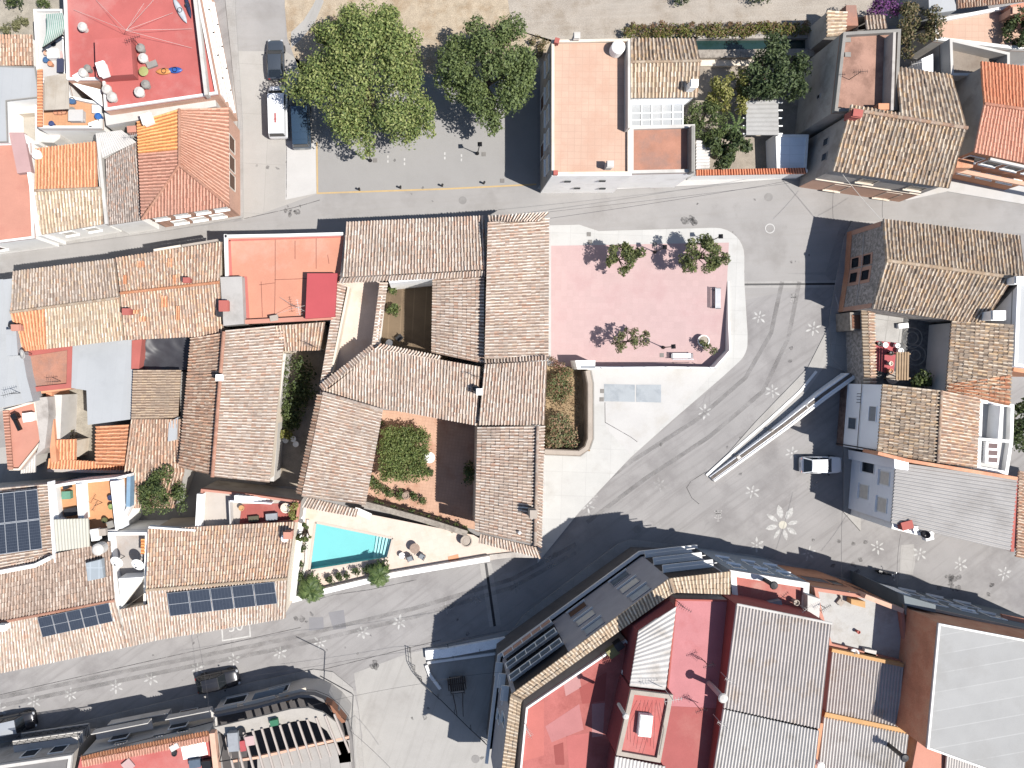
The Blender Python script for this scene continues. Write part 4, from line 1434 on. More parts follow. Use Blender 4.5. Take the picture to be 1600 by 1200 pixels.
for t, z, hh in ((.41, 4.7, 1.2), (.86, 4.7, 1.2), (.3, 1.5, 2.0), (.8, 1.4, 2.2)):
    h.window(0, t, z, 1.6, hh, cream_w, glass_m, cream_w)
h.window(6, .3, 4.0, .8, .9, grey_w, glass_m)
h.window(6, .62, 4.2, .8, .9, grey_w, glass_m)
a, b = Vector(h.out[0]), Vector(h.out[1])
e = (b - a).normalized()
n = Vector((e.y, -e.x))
MB().prism([tuple(a + n * .0), tuple(b + n * .0), tuple(b + n * .04), tuple(a + n * .04)], 0, 2.9).build('salmon_ground_floor', salmon_w, h.root)
MB().prism([tuple(a), tuple(b), tuple(b + n * .1), tuple(a + n * .1)], 3.0, 3.14).build('string_course', cream_w, h.root)
h.chimney(1338, 178, 7.4, 8.6, .8, .6, red_w, -.15)
h = House('red_tile_house', 'orange rendered house with new red tile roof on the right border', 'house', (1575, 190))
h.tile((1538, 162), (1680, 182), (1680, 112), (1533, 96), 8.6, 7.7, red_t, pitch=.3, hgt=.06, jit=.005)
h.tile((1538, 162), (1680, 182), (1680, 272), (1522, 238), 8.6, 7.6, redp_t, pitch=.3, hgt=.06, jit=.005)
h.ridge([(1538, 162, 8.63), (1680, 182, 8.63)], redp_t)
h.wall([(1522, 238, 7.6), (1680, 272, 7.6), (1680, 182, 8.5), (1680, 112, 7.7), (1533, 96, 7.7), (1538, 162, 8.5)], grey_w, inset=.35)
a, b = Vector(h.out[0]), Vector(h.out[1])
e = (b - a).normalized()
n = Vector((e.y, -e.x))
MB().prism([tuple(a), tuple(b), tuple(b + n * .05), tuple(a + n * .05)], 0, 7.3).build('orange_front', orange_w, h.root)
for z in (5.6, 2.6):
    for t in (.12, .34, .58, .82):
        h.window(0, t, z, 1.5, 1.3, pvc, glass_m, white_w, out=.09)
h.slab([(1548, 246), (1680, 276), (1680, 280), (1547, 250)], 7.2, 7.5, lgrey_w, 'eave_ledge')
h.slab([(1498, 243), (1524, 240), (1520, 262), (1494, 262)], 0, 5.2, brown_w, 'side_porch')
h.slab([(1494, 262), (1680, 300), (1680, 306), (1492, 268)], 3.5, 3.75, salmon_w, 'floor_band')
h = House('walled_patio_house', 'dark walled brown patio between striped roof and orange tiled terrace', 'house', (1530, 90))
h.flat([(1484, 60), (1578, 82), (1578, 118), (1486, 118)], 4.4, surf('patio_screed', '#b8a592', .15, .7, stain='#9a8878', speck=.1), lgrey_w, .25, 1.3, wallm=grey_w)
h.slab([(1440, 92), (1458, 84), (1458, 112), (1442, 112)], 0, 4.4, blue_w, 'white_annex')
h.antenna(1437, 98, 4.0, 6.4, 12, lgrey_w, 1.3)
h = House('pink_terrace_house', 'house with peach tiled terrace behind a white parapet at the upper right', 'house', (1525, 45))
h.flat([(1461, 30), (1640, -4), (1640, 78), (1580, 76), (1462, 62)], 3.6, peach_roof, white_cap, .3, .4, wallm=lgrey_w)
h.slab([(1450, -30), (1492, -30), (1494, 16), (1452, 22)], 0, 4.4, zinc, 'metal_roof_wing')
h.tile((1494, -30), (1640, -50), (1640, -2), (1496, 13), 5.0, 4.4, rust_t, pitch=.26)
h.chimney(1585, 18, 3.6, 5.0, .7, .6, salmon_w)
h.slab([(1578, 8), (1640, -4), (1640, 20), (1590, 24)], 3.6, 4.8, orange_roof, 'stair_head')
h = House('tile_shed', 'small shed with two pale tile roofs beside the purple bougainvillea', 'shed', (1305, 40))
h.tile((1292, 16), (1292, 57), (1321, 55), (1323, 18), 4.2, 3.6, cream_t, pitch=.34)
h.tile((1352, 24), (1383, 22), (1386, 44), (1354, 46), 4.0, 3.5, grey_t, pitch=.3)
h.slab([(1322, 8), (1338, 8), (1341, 40), (1322, 40)], 0, 3.6, rust_roof, 'rust_roof_shed')
h.wall([(1292, 16, 4.2), (1292, 57, 4.2), (1321, 55, 3.6), (1323, 18, 3.6)], grey_w, inset=.1)
h.wall([(1340, 24, 3.5), (1340, 48, 3.5), (1386, 44, 3.5), (1383, 22, 3.5)], grey_w, inset=.1, name='rear_wall')

# ================================================================== ROW BETWEEN THE TWO STREETS (left)
h = House('grey_tile_house', 'house with lichen-grey tiles and a bright orange repaired corner', 'house', (105, 480))
h.tile((16, 488), (187, 465), (180, 404), (20, 424), 6.7, 5.7, grey_t)
h.tile((16, 488), (70, 481), (73, 545), (32, 549), 6.7, 5.6, orange_t)
h.tile((70, 481), (187, 465), (194, 531), (73, 545), 6.7, 5.6, cream_t)
h.ridge([(16, 488, 6.73), (187, 465, 6.73)], cream_t)
h.wall([(20, 424, 5.7), (16, 488, 6.6), (32, 549, 5.6), (194, 531, 5.6), (187, 465, 6.6), (180, 404, 5.7)], lgrey_w)
h.chimney(26, 512, 5.7, 6.9, .7, .5, salmon_roof)
vent(h, 16, 508, 5.6, .3, 1.3, DARKM)
h = House('patched_tile_house', 'house with yellowish tiles spotted with orange repairs beside the orange flat roof', 'house', (268, 450))
h.tile((188, 458), (343, 441), (347, 378), (181, 403), 7.1, 6.1, yel_t)
h.tile((188, 458), (343, 441), (350, 524), (195, 531), 7.1, 5.9, yel_t)
h.ridge([(188, 458, 7.13), (343, 441, 7.13)], orange_t)
h.wall([(181, 403, 6.1), (188, 458, 7.0), (195, 531, 5.9), (350, 524, 5.9), (343, 441, 7.0), (347, 378, 6.1)], cream_w)
h.chimney(292, 438, 6.9, 7.7, .5, .4, red_w)
h.chimney(198, 487, 6.5, 7.3, .6, .5, red_w)
h.fence([(240, 391), (282, 384)], 6.0, 6.4, .2, cream_w, 'eave_coping')
h.fence([(284, 384), (340, 375)], 6.0, 6.4, .2, tan_cap, 'eave_coping')
# single orange replacement tiles among the old ones
for (x0, y0, x1, y1, zt_, ze_) in ((262, 404, 270, 418, 6.4, 6.6), (214, 408, 226, 418, 6.35, 6.5), (252, 462, 262, 480, 7.0, 6.75), (275, 478, 281, 500, 6.75, 6.45), (208, 484, 217, 490, 6.7, 6.6), (218, 494, 228, 502, 6.5, 6.4), (193, 430, 198, 444, 6.8, 7.0), (270, 430, 276, 444, 6.8, 6.95)):
    h.tile((x0, y0), (x1, y0), (x1, y1), (x0, y1), zt_ + .07, ze_ + .07, orange_t, name='replacement_tiles', skirt=.06, jit=0)

h = House('orange_flat_house', 'house with bright orange painted flat roof and a red raised box', 'house', (440, 430))
h.flat([(353, 369), (538, 366), (524, 497), (381, 505), (381, 432), (354, 433)], 5.9, orange_roof, None, wallm=white_w)
h.fence([(351, 369), (440, 367.5), (536, 365)], 5.9, 6.4, .26, white_cap, 'parapet')
h.fence([(352, 366), (354, 434)], 5.9, 6.4, .26, white_cap, 'parapet')
for pts in ([(356, 375), (360, 375), (363, 432), (358, 432)], [(358, 374), (534, 369), (534, 371), (358, 377)], [(381, 432), (386, 432), (390, 500), (383, 500)]):
    h.slab(pts, 5.9, 5.92, surf('red_roof_edge', '#e87468', .05, .8, speck=.05), 'painted_edge')
h.slab([(480, 427), (527, 427), (523, 495), (477, 498)], 6.1, 7.0, surf('crimson_roof_paint', '#e04c52', .05, .5, speck=.04), 'raised_roof_box')
h.slab([(344, 433), (378, 432), (381, 506), (349, 509)], 0, 7.0, surf('pale_screed', '#dedad4', .08, .6, stain='#c3beb7', speck=.08), 'screed_roof')
h.chimney(350, 478, 6.6, 7.6, .75, .9, red_w)
h.chimney(344, 490, 6.0, 7.0, .4, .5, DARKM)
h.fence([(381, 503), (520, 496)], 6.1, 6.5, .4, salmon_roof, 'painted_parapet')
mb = MB()
for pts in (((430, 374), (430, 435), (429, 500)), ((429, 437), (460, 436), (480, 435)), ((461, 376), (461, 405)), ((494, 372), (494, 420)), ((408, 440), (410, 495)), ((405, 445), (429, 442)), ((512, 398), (514, 412))):
    strip(mb, [P(u, v, 5.92) for u, v in pts], .05, 5.9, 5.915)
mb.build('sealed_crack', plain('tar_line', '#a8503a', .8), h.root)
mb = MB()
q = P(466, 482, 5.9)
for a in (20, 140, 200, 330):
    mb.tube([q + Vector((0, 0, 1.2)), q + Vector((2.2 * math.cos(math.radians(a)), 1.6 * math.sin(math.radians(a)), .1))], .015, 4)
mb.build('stay_wire', lgrey_w, h.root)
h.antenna(466, 480, 6.1, 7.8, 100, lgrey_w, 1.2)
clutter(h, [('storage_box', 428, 497, .7, .5, .5, 10, tan_cap)], 6.1)

h = House('twin_slope_house', 'long house with two brown clay roof slopes meeting at a red ridge', 'house', (365, 630))
h.tile((348, 520), (330, 742), (279, 730), (298, 528), 6.7, 5.8, rust_t)
h.tile((352, 516), (334, 745), (421, 754), (446, 507), 7.2, 6.1, villa_t)
h.ridge([(350, 518, 7.23), (332, 745, 7.23)], salm_t, .16)
h.tile((430, 509), (508, 503), (500, 547), (437, 549), 6.4, 5.8, yel_t)
h.wall([(298, 528, 5.8), (279, 730, 5.8), (330, 742, 6.6), (421, 754, 6.1), (437, 549, 6.1), (500, 547, 5.7), (508, 503, 6.2), (350, 516, 6.6)], cream_w)
h.antenna(486, 540, 5.7, 7.6, 160, DARKM)
h.chimney(343, 590, 6.6, 7.7, .5, .5, white_w)
vent(h, 338, 587, 6.4, .28, 1.2, DARKM)

h = House('grey_sheet_house', 'low building with pale grey metal sheet roof', 'house', (165, 600))
h.flat([(108, 539), (210, 530), (205, 655), (137, 664), (135, 610), (110, 606)], 4.8, zinc, None, wallm=lgrey_w)
h.slab([(206, 532), (222, 530), (217, 577), (205, 577)], 0, 4.9, red_w, 'red_side_wall')
t = thing('tarpaulin', 'black crumpled tarpaulin stretched between the tiled roofs', 'tarpaulin', P(255, 553, 3.4))
g = 18
vs, fs = [], []
for i in range(g + 1):
    for j in range(g + 1):
        a, b = i / g, j / g
        top = lerp((222, 529), (298, 527), a)
        bot = lerp((216, 579), (291, 578), a)
        u, v = lerp(top, bot, b)
        z = 3.9 - .5 * math.sin(math.pi * a) * math.sin(math.pi * b) + .06 * math.sin(9 * a + 5 * b) + .05 * math.sin(14 * a - 9 * b + 2)
        vs.append(P(u, v, z + .05 * math.sin(23 * a - 15 * b + 3 * math.sin(6 * b))))
fs = [(i * (g + 1) + j, i * (g + 1) + j + 1, (i + 1) * (g + 1) + j + 1, (i + 1) * (g + 1) + j) for i in range(g) for j in range(g)]
MB().add(vs, fs).build('sheet', plain('black_tarp', '#55555c', .5), t, smooth=True)
mb = MB()
for u, v in ((222, 529), (298, 527), (291, 578), (216, 579)):
    q = P(u, v, 3.9)
    mb.tube([(q.x, q.y, 0), (q.x, q.y, 4.0)], .04, 6)
mb.build('support_pole', DARKM, t)

h = House('small_tile_house', 'small house with finely ribbed grey-brown tiles above a cream clay slope', 'house', (240, 640))
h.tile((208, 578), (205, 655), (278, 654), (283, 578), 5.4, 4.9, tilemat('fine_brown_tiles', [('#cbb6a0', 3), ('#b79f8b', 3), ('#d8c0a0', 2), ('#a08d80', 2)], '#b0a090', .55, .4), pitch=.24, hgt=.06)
h.tile((205, 655), (283, 655), (288, 738), (194, 738), 5.3, 4.5, rust_t)
h.tile((205, 738), (288, 738), (272, 794), (207, 794), 4.5, 4.0, rust_t)
h.wall([(208, 578, 5.3), (205, 655, 5.2), (194, 738, 4.4), (207, 794, 3.9), (272, 794, 3.9), (288, 738, 4.4), (283, 578, 4.9)], lgrey_w)
h.slab([(264, 660), (278, 652), (276, 687), (262, 690)], 4.6, 5.3, zinc, 'sheet_flap')

h = House('pale_gable_house', 'pale grey flat roof and white gable strip on the left border', 'house', (0, 540))
h.flat([(-90, 440), (10, 436), (26, 540), (46, 628), (-90, 655)], 5.2, zinc, None, wallm=white_w)
h.fence([(12, 436), (22, 520), (34, 590), (44, 628)], 4.0, 5.9, .9, zinc, 'gable_wall')
h.slab([(9, 515), (25, 514), (28, 555), (10, 556)], 5.2, 6.5, zinc, 'raised_box')
h.dish(37, 553, 6.6, .45, 200, lgrey_w, 35, 5.2)
h.antenna(15, 615, 5.2, 7.0, 15, DARKM)
h = House('red_terrace_house', 'worn red terrace with red painted parapet beside the grey sheet roof', 'house', (75, 575))
h.flat([(35, 550), (113, 538), (111, 606), (46, 613)], 4.6, rust_roof, red_w, .45, .25, wallm=lgrey_w)
h.antenna(82, 596, 4.6, 6.2, 5, DARKM, .9)
h.fence([(64, 610), (110, 603)], 3.0, 4.4, .6, orange_w, 'coping')
h = House('salmon_terrace_house', 'salmon tiled roof terrace with white table on the left side', 'house', (35, 665))
h.flat([(4, 641), (55, 626), (66, 690), (30, 735), (14, 735)], 4.0, salmon_roof, cream_w, .18, .3, wallm=lgrey_w)
h.tile((4, 642), (12, 734), (20, 734), (13, 641), 4.6, 4.4, terra_t, name='tile_coping')
h.slab([(54, 622), (74, 620), (76, 650), (70, 700), (56, 712), (62, 690)], 0, 4.6, grey_w, 'old_wall_top')
h.tile((34, 708), (56, 706), (55, 738), (32, 740), 3.6, 3.2, fibro3, pitch=.25, hgt=.04, prof=WAVE, step=0, jit=0, name='sheet_roof')
clutter(h, [('garden_table', 43, 652, .9, .8, .7, 8, white_w), ('chair', 21, 651, .5, .5, .8, 30, black_m), ('bench_seat', 26, 664, .3, 1.1, .4, 25, black_m)], 4.0)
h = House('yard_house', 'walled gravel yard with orange coping and small orange tiled sheds', 'house', (130, 680))
h.fence([(76, 612), (84, 722)], 0, 3.6, .55, orange_w, 'coping')
h.slab([(81, 617), (97, 617), (94, 688), (84, 700)], 0, 3.2, lgrey_w, 'wall_top')
h.tile((88, 687), (119, 686), (119, 718), (88, 718), 3.4, 2.9, orange_t, pitch=.3)
h.wall([(88, 687, 3.3), (88, 718, 2.8), (119, 718, 2.8), (119, 686, 3.3)], cream_w)
h.tile((203, 663), (194, 728), (149, 726), (150, 666), 4.3, 3.6, orange_t, pitch=.34)
h.wall([(150, 666, 3.6), (149, 726, 3.6), (194, 728, 4.2), (203, 663, 4.2)], cream_w, name='shed_wall')
h.tile((76, 716), (196, 724), (196, 735), (74, 733), 2.9, 2.5, orange_t, pitch=.3, name='lower_roof')
h.fence([(74, 735), (196, 737)], 0, 2.6, .3, grey_w, 'back_wall')
ground('gravel', [(92, 604), (140, 608), (152, 664), (152, 730), (90, 725)], .02, stone_dirt)

h = House('solar_tile_house', 'clay tiled house with a large block of dark solar panels on the left border', 'house', (30, 820))
h.tile((-70, 768), (-60, 905), (83, 878), (76, 756), 6.4, 5.7, villa_t)
h.wall([(-70, 768, 6.3), (-60, 905, 6.3), (83, 878, 5.7), (76, 756, 5.7)], lgrey_w)
h.fence([(76, 753), (85, 880)], 5.0, 6.0, .2, blue_w, 'gutter_wall')


def solar(h, A_, B_, C_, D_, za, zb, nx, ny, name='solar_panel'):
    """Rows of panels: each panel its own frame and cell sheet."""
    n = 0
    for i in range(nx):
        for j in range(ny):
            def pt(s_, t_):
                u, v = lerp(lerp(A_, B_, s_), lerp(D_, C_, s_), t_)
                return P(u, v, za + (zb - za) * t_ + .22)
            e = .003
            q = [pt(i / nx + e, j / ny + e), pt((i + 1) / nx - e, j / ny + e), pt((i + 1) / nx - e, (j + 1) / ny - e), pt(i / nx + e, (j + 1) / ny - e)]
            nr = (q[1] - q[0]).cross(q[3] - q[0]).normalized()
            if nr.z < 0:
                nr = -nr
            mb = MB()
            lo = [p - nr * .04 for p in q]
            mb.add(q + lo, [(3, 2, 1, 0), (4, 5, 6, 7), (0, 1, 5, 4), (1, 2, 6, 5), (2, 3, 7, 6), (3, 0, 4, 7)], 0)
            fo = mb.build(name, plain('panel_frame', '#c9ced6', .4), h.root)
            c = sum(q, Vector()) / 4
            r = [c + (p - c) * .955 + nr * .006 for p in q]
            MB().add(r, [(3, 2, 1, 0)], 0, [[(0, 1), (1, 1), (1, 0), (0, 0)]]).build('cell_sheet', solar_m, fo)


solar(h, (-14, 772), (58, 764), (66, 858), (-8, 868), 6.45, 6.1, 4, 2)
h = House('brown_solar_house', 'brown clay tiled house with one row of solar panels above the lower street', 'house', (90, 950))
h.tile((-70, 986), (179, 937), (172, 846), (-60, 898), 6.6, 5.9, villa_t2)
h.tile((-70, 986), (179, 938), (198, 1011), (-70, 1066), 6.6, 5.4, villa_t)
h.ridge([(-70, 986, 6.63), (179, 938, 6.63)], salm_t)
h.wall([(-60, 898, 5.9), (-70, 986, 6.5), (-70, 1066, 5.4), (198, 1011, 5.4), (179, 938, 6.5), (172, 846, 5.9)], white_w)
h.fence([(-10, 896), (54, 884), (78, 872)], 5.6, 6.5, .35, white_cap, 'party_wall')
solar(h, (58, 966), (170, 942), (177, 971), (66, 996), 6.6, 6.1, 5, 2)
h.slab([(134, 880), (158, 874), (162, 903), (137, 908)], 6.1, 6.75, surf('collector_glass', '#c4ced6', .06, 1, grid=(.8, 9, 0, 0, .06), joint=1.2, speck=.02), 'solar_heater')
o = MB().lathe(P(154, 858, 6.9), [(.5, -.9), (.55, -.8), (.55, .2), (.4, .32), (0, .36)], 16).build('water_tank', lgrey_w, h.root)
clutter(h, [('ventilation_unit', 148, 836, .7, 1.0, .6, 8, white_w), ('storage_box', 158, 832, .8, .6, .5, 5, tan_cap)], 5.9)
h.chimney(4, 980, 6.2, 7.2, .7, .5, white_w)
h.tile((84, 812), (138, 810), (140, 854), (88, 862), 6.3, 6.0, cream_sheet, pitch=.3, hgt=.04, prof=WAVE, step=0, jit=0, name='sheet_roof')

h = House('bright_terrace_house', 'white house with bright orange roof terrace and a pale blue wall band', 'house', (140, 785))
h.flat([(82, 758), (118, 752), (180, 746), (204, 740), (203, 792), (182, 832), (128, 834), (88, 812)], 4.4, surf('bright_orange_tiles_floor', '#fd9b50', .05, .6, speck=.05, grid=(.3, .3, 2, 0, .015), joint=.93), white_cap, .25, .9, wallm=white_w)
h.fence([(123, 756), (127, 812)], 4.4, 5.6, .55, white_w, 'inner_wall')
h.fence([(178, 752), (186, 826)], 4.4, 5.9, .7, blue_w, 'stair_wall')
h.fence([(201, 745), (200, 792)], 4.4, 5.4, .35, plain('sky_blue_paint', '#9fc3e0', .8), 'blue_wall')
h.antenna(148, 790, 4.4, 6.0, 60, DARKM, .8)
clutter(h, [('storage_chest', 103, 774, .8, .7, .6, 3, plain('green_lid', '#7fb79b', .6)), ('chair', 102, 760, .5, .5, .8, 15, DARKM), ('bucket', 172, 778, .5, .5, .5, 0, plain('navy_tub', '#46557f', .5)), ('flower_pot', 173, 792, .5, .5, .6, 0, plain('green_pot', '#a9c07a', .7)),
            ('bench_seat', 110, 800, 1.2, .7, .4, 10, DARKM), ('flower_pot', 163, 813, .5, .5, .5, 0, plain('olive_pot', '#7c7d3c', .7)), ('storage_box', 172, 820, .6, .6, .6, 20, grey_cap)], 4.4)
h = House('dish_patio_house', 'white walled roof patio holding two satellite dishes', 'house', (205, 890))
h.flat([(168, 832), (231, 832), (228, 950), (187, 954), (176, 900)], 4.6, surf('patio_floor', '#d9d1ca', .12, .7, stain='#c0a998', stain_at=.55, speck=.08), white_w, .25, 1.1, wallm=white_w)
h.slab([(185, 904), (222, 902), (190, 948)], 4.6, 6.4, white_w, 'stair_roof')
h.dish(184, 876, 6.2, .62, 250, white_w, 28, 4.6)
h.dish(217, 880, 6.2, .62, 250, white_w, 28, 4.6)
h.tile((220, 842), (220, 866), (226, 866), (226, 842), 5.9, 5.7, brite_t, name='tile_coping')
h = House('double_solar_house', 'clay tiled house with two rows of solar panels at the pool wall', 'house', (330, 910))
h.tile((228, 922), (449, 904), (461, 815), (231, 827), 6.8, 6.0, yel_t)
h.tile((228, 922), (449, 904), (446, 966), (238, 1001), 6.8, 5.4, villa_t)
h.tile((187, 952), (231, 944), (240, 1001), (199, 1011), 6.3, 5.4, villa_t)
h.ridge([(228, 922, 6.83), (449, 904, 6.83)], beige_t)
h.wall([(231, 827, 6.0), (228, 922, 6.7), (187, 952, 6.3), (199, 1011, 5.4), (446, 966, 5.4), (449, 904, 6.7), (461, 815, 6.0)], cream_w)
solar(h, (260, 927), (429, 909), (434, 943), (265, 963), 6.75, 6.05, 5, 2)
h.chimney(450, 836, 6.1, 7.1, .7, .6, salmon_roof)
vent(h, 444, 842, 6.1, .32, .9, blue_w)
h.fence([(232, 824), (305, 829)], 5.6, 6.25, .18, white_cap, 'eave_coping')
h = House('stair_terrace_house', 'salmon edged terrace with white steps and red floor above the tiled roof', 'house', (385, 795))
h.flat([(314, 764), (390, 772), (469, 783), (465, 816), (372, 824), (362, 828), (307, 830)], 4.8, surf('cream_terrace', '#ece0d4', .06, .6, stain='#dccdbd', speck=.05), salmon_roof, .2, .7, wallm=grey_w)
h.slab([(378, 788), (464, 786), (462, 816), (374, 820)], 4.78, 4.85, surf('red_floor', '#cf5f55', .1, .8, stain='#dd8074', stain_at=.62, speck=.12), 'red_floor')
for i in range(9):
    u0 = 366 + i * 6.2
    h.slab([(u0, 774 + i * .4), (u0 + 5.6, 774 + i * .4), (u0 + 5.6, 785), (u0, 785)], 4.8, 6.4 - i * .16, white_cap, 'step')
h.fence([(358, 783), (424, 787)], 4.8, 5.9, .12, blue_w, 'stair_parapet')
h.fence([(312, 772), (309, 826)], 4.8, 5.8, .5, white_w, 'side_wall')
h.fence([(358, 782), (360, 826)], 4.8, 5.9, .1, lgrey_w, 'railing')
clutter(h, [('flower_pot', 446, 794, .9, .9, .6, 0, cream_w), ('flower_pot', 377, 794, .5, .5, .5, 0, ochre_w), ('garden_table', 424, 808, 1.0, .6, .6, 5, grey_sh), ('bench_seat', 396, 811, .9, .5, .4, 5, plain('olive_cushion', '#6f6a4a', .8))], 4.85)
bush('potted_shrub', 'yellow-green shrub in the corner of the red floored terrace', [(459, 792, 5.8, .5), (458, 806, 5.6, .45)], leaf_ye, 320, .2, 5)
tree('courtyard_tree', 'round dense dark green tree in the narrow yard beside the salmon edged terrace', 255, 770, 4.6, 2.2, 1.7, leaf_md, bark_m, 5200, .2, 34, 3)
bush('yard_shrub', 'sparse dry green shrub on the gravel yard', [(101, 640, .7, .7), (104, 680, .8, .9), (116, 690, .5, .7), (100, 625, .6, .6)], leaf_dry, 700, .2, 4)

# dark yard left of the villa
t = thing('yard_wall', 'pale mossy wall with plants along the dark yard', 'wall', P(440, 640, 0))
strip(MB(), [P(443, 552, 3.2), P(432, 640, 3.2), P(424, 752, 3.2)], .5, 0, 3.2).build('wall', lgrey_w, t)
bush('yard_climber', 'green climbing plants on the pale wall of the dark yard', [(447, 562 + k * 11, 3.0 - .06 * k, .42) for k in range(9)], leaf_md, 700, .18, 8)
bush('spiky_shrub', 'pale yellow-green shrub at the edge of the yard shadow', [(445, 676, 1.6, .6), (452, 680, 1.4, .5), (438, 674, 1.5, .5)], leaf_ye, 420, .25, 9)
bush('shade_shrub', 'dark shrub deep in the shaded yard', [(468, 600, 1.5, 1.6), (462, 630, 1.3, 1.7), (474, 575, 1.4, 1.4), (458, 655, 1.2, 1.4)], leaf_dk, 2200, .3, 10)
ground('yard_ground', [(430, 552), (512, 545), (480, 760), (415, 760)], .03, soil)
for i, (u, v) in enumerate(((437, 686), (446, 688), (458, 686), (462, 694))):
    c = P(u, v, .5)
    t = MB().lathe((c.x, c.y, .0), [(.2, 0), (.27, .45), (.3, .46), (.3, .5), (.22, .5), (.2, .42), (0, .4)], 12).build('flower_pot', white_w)
    tag(t, 'pale round flower pot in the row at the yard shadow edge', 'flower pot', 'flower pots in the yard')

# ================================================================== THE VILLA (courtyard farmhouse)
h = House('villa', 'large farmhouse with clay tiled wings around two courtyards and a pool', 'house', (680, 600))
vt = villa_t
h.tile((535, 433), (760, 421), (757, 337), (541, 347), 7.5, 6.5, villa_t)
h.tile((533, 434), (761, 422), (761, 431), (529, 442), 7.5, 7.15, villa_t, name='eave_tiles')
h.tile((762, 347), (757, 561), (857, 559), (858, 340), 8.0, 7.1, villa_t)
h.tile((764, 347), (843, 346), (859, 332), (762, 338), 8.0, 7.5, villa_t)
h.tile((757, 428), (756, 568), (674, 551), (676, 434), 7.1, 6.1, villa_t)
h.tile((500, 528), (751, 573), (746, 665), (500, 620), 7.3, 6.3, villa_t, clip=[((584, 545, 7.3), (502, 609, 6.4), (640, 610))])
h.tile((586, 545), (686, 564), (690, 557), (594, 537), 7.3, 7.0, villa_t, name='eave_tiles')
h.tile((586, 546), (504, 610), (498, 602), (580, 539), 7.25, 7.0, villa_t, name='eave_tiles')
h.tile((504, 617), (471, 776), (571, 789), (598, 642), 7.3, 6.3, villa_t)
h.tile((504, 617), (471, 773), (463, 771), (496, 616), 7.3, 7.0, rust_t, name='eave_tiles')
h.tile((480, 777), (560, 796), (556, 808), (471, 792), 6.5, 6.3, villa_t, name='eave_tiles')
h.ridge([(504, 614, 7.3), (598, 641, 6.6)], villa_t)
h.tile((757, 569), (855, 564), (851, 664), (748, 664), 7.9, 6.9, villa_t)
h.tile((757, 568), (855, 563), (855, 556), (757, 562), 7.9, 7.6, villa_t, name='eave_tiles')
h.tile((840, 666), (836, 851), (742, 830), (746, 667), 7.3, 6.6, villa_t)
h.tile((840, 666), (836, 851), (846, 857), (851, 665), 7.5, 7.2, villa_t, name='eave_tiles')
h.tile((750, 834), (838, 855), (846, 873), (748, 848), 6.8, 6.5, villa_t, name='eave_tiles')
h.ridge([(840, 666, 7.52), (836, 852, 7.52)], villa_t)
# walls of the wings
h.wall([(541, 347, 6.5), (535, 433, 7.1), (760, 421, 7.1), (757, 337, 6.5)], white_w, inset=.3)
h.wall([(764, 347, 7.7), (757, 561, 7.9), (855, 559, 7.1), (856, 342, 7.1)], cream_w, inset=.2)
h.wall([(757, 428, 7.0), (676, 434, 6.1), (674, 551, 6.1), (756, 568, 7.0)], white_w, inset=.2)
h.wall([(586, 545, 7.1), (504, 610, 6.9), (598, 642, 6.3), (746, 665, 6.3), (751, 573, 7.1)], cream_w, inset=.25)
h.wall([(504, 617, 7.1), (471, 776, 6.9), (571, 789, 6.3), (598, 642, 6.3)], cream_w, inset=.25)
h.wall([(757, 569, 7.6), (748, 664, 6.9), (851, 664, 6.9), (855, 564, 7.6)], white_w, inset=.2)
h.wall([(746, 667, 6.4), (742, 830, 6.4), (836, 853, 7.1), (848, 855, 7.1), (851, 667, 7.1)], cream_w, inset=.2)
h.chimney(833, 803, 7.2, 8.5, .6, .7, tan_cap)
vent(h, 812, 833, 7.0, .14, .5, white_w)
h.chimney(749, 612, 6.9, 8.1, .5, .5, white_w)
vent(h, 743, 607, 6.8, .28, 1.0, DARKM)
h.antenna(744, 588, 7.0, 8.8, 175, DARKM, .8)
# terrace between the west parapet and the courtyard
h.slab([(530, 436), (598, 436), (590, 540), (505, 605), (500, 600)], 3.4, 3.6, peach, 'terrace_floor')
h.tile((527, 441), (499, 605), (512, 602), (541, 445), 6.5, 6.25, villa_t, name='parapet_tiles')
h.fence([(528, 441), (502, 606)], 0, 6.3, .3, cream_w, 'terrace_wall')
h.fence([(545, 448), (517, 585)], 0, 5.6, .2, cream_w, 'terrace_railing')
h.tile((593, 441), (580, 545), (590, 546), (606, 441), 6.6, 6.35, villa_t, name='parapet_tiles')
h.fence([(597, 441), (586, 540)], 0, 6.4, .35, white_w, 'terrace_wall')
h.fence([(608, 440), (678, 433)], 0, 6.9, .25, white_w, 'courtyard_wall')
h.slab([(560, 445), (700, 430), (700, 580), (560, 560)], 1.0, 1.2, surf('courtyard_planks', '#8f7352', .12, .6, stain='#7a6146', speck=.06, grid=(1.2, 12, 3, 0, .05), joint=1.3, k=1.1), 'courtyard_floor')
# south patio
h.slab([(585, 640), (755, 650), (755, 830), (565, 790)], .02, .08, terra, 'patio_floor')
outer = [(470, 790), (575, 803), (740, 836), (757, 846), (846, 862), (762, 876), (610, 902), (482, 930), (456, 925)]
inner = [(493, 816), (483, 892), (606, 872), (614, 841)]
zz = 1.3
mb = MB()
ow = [P(u, v, zz) for u, v in outer]
iw = [P(u, v, zz) for u, v in inner]
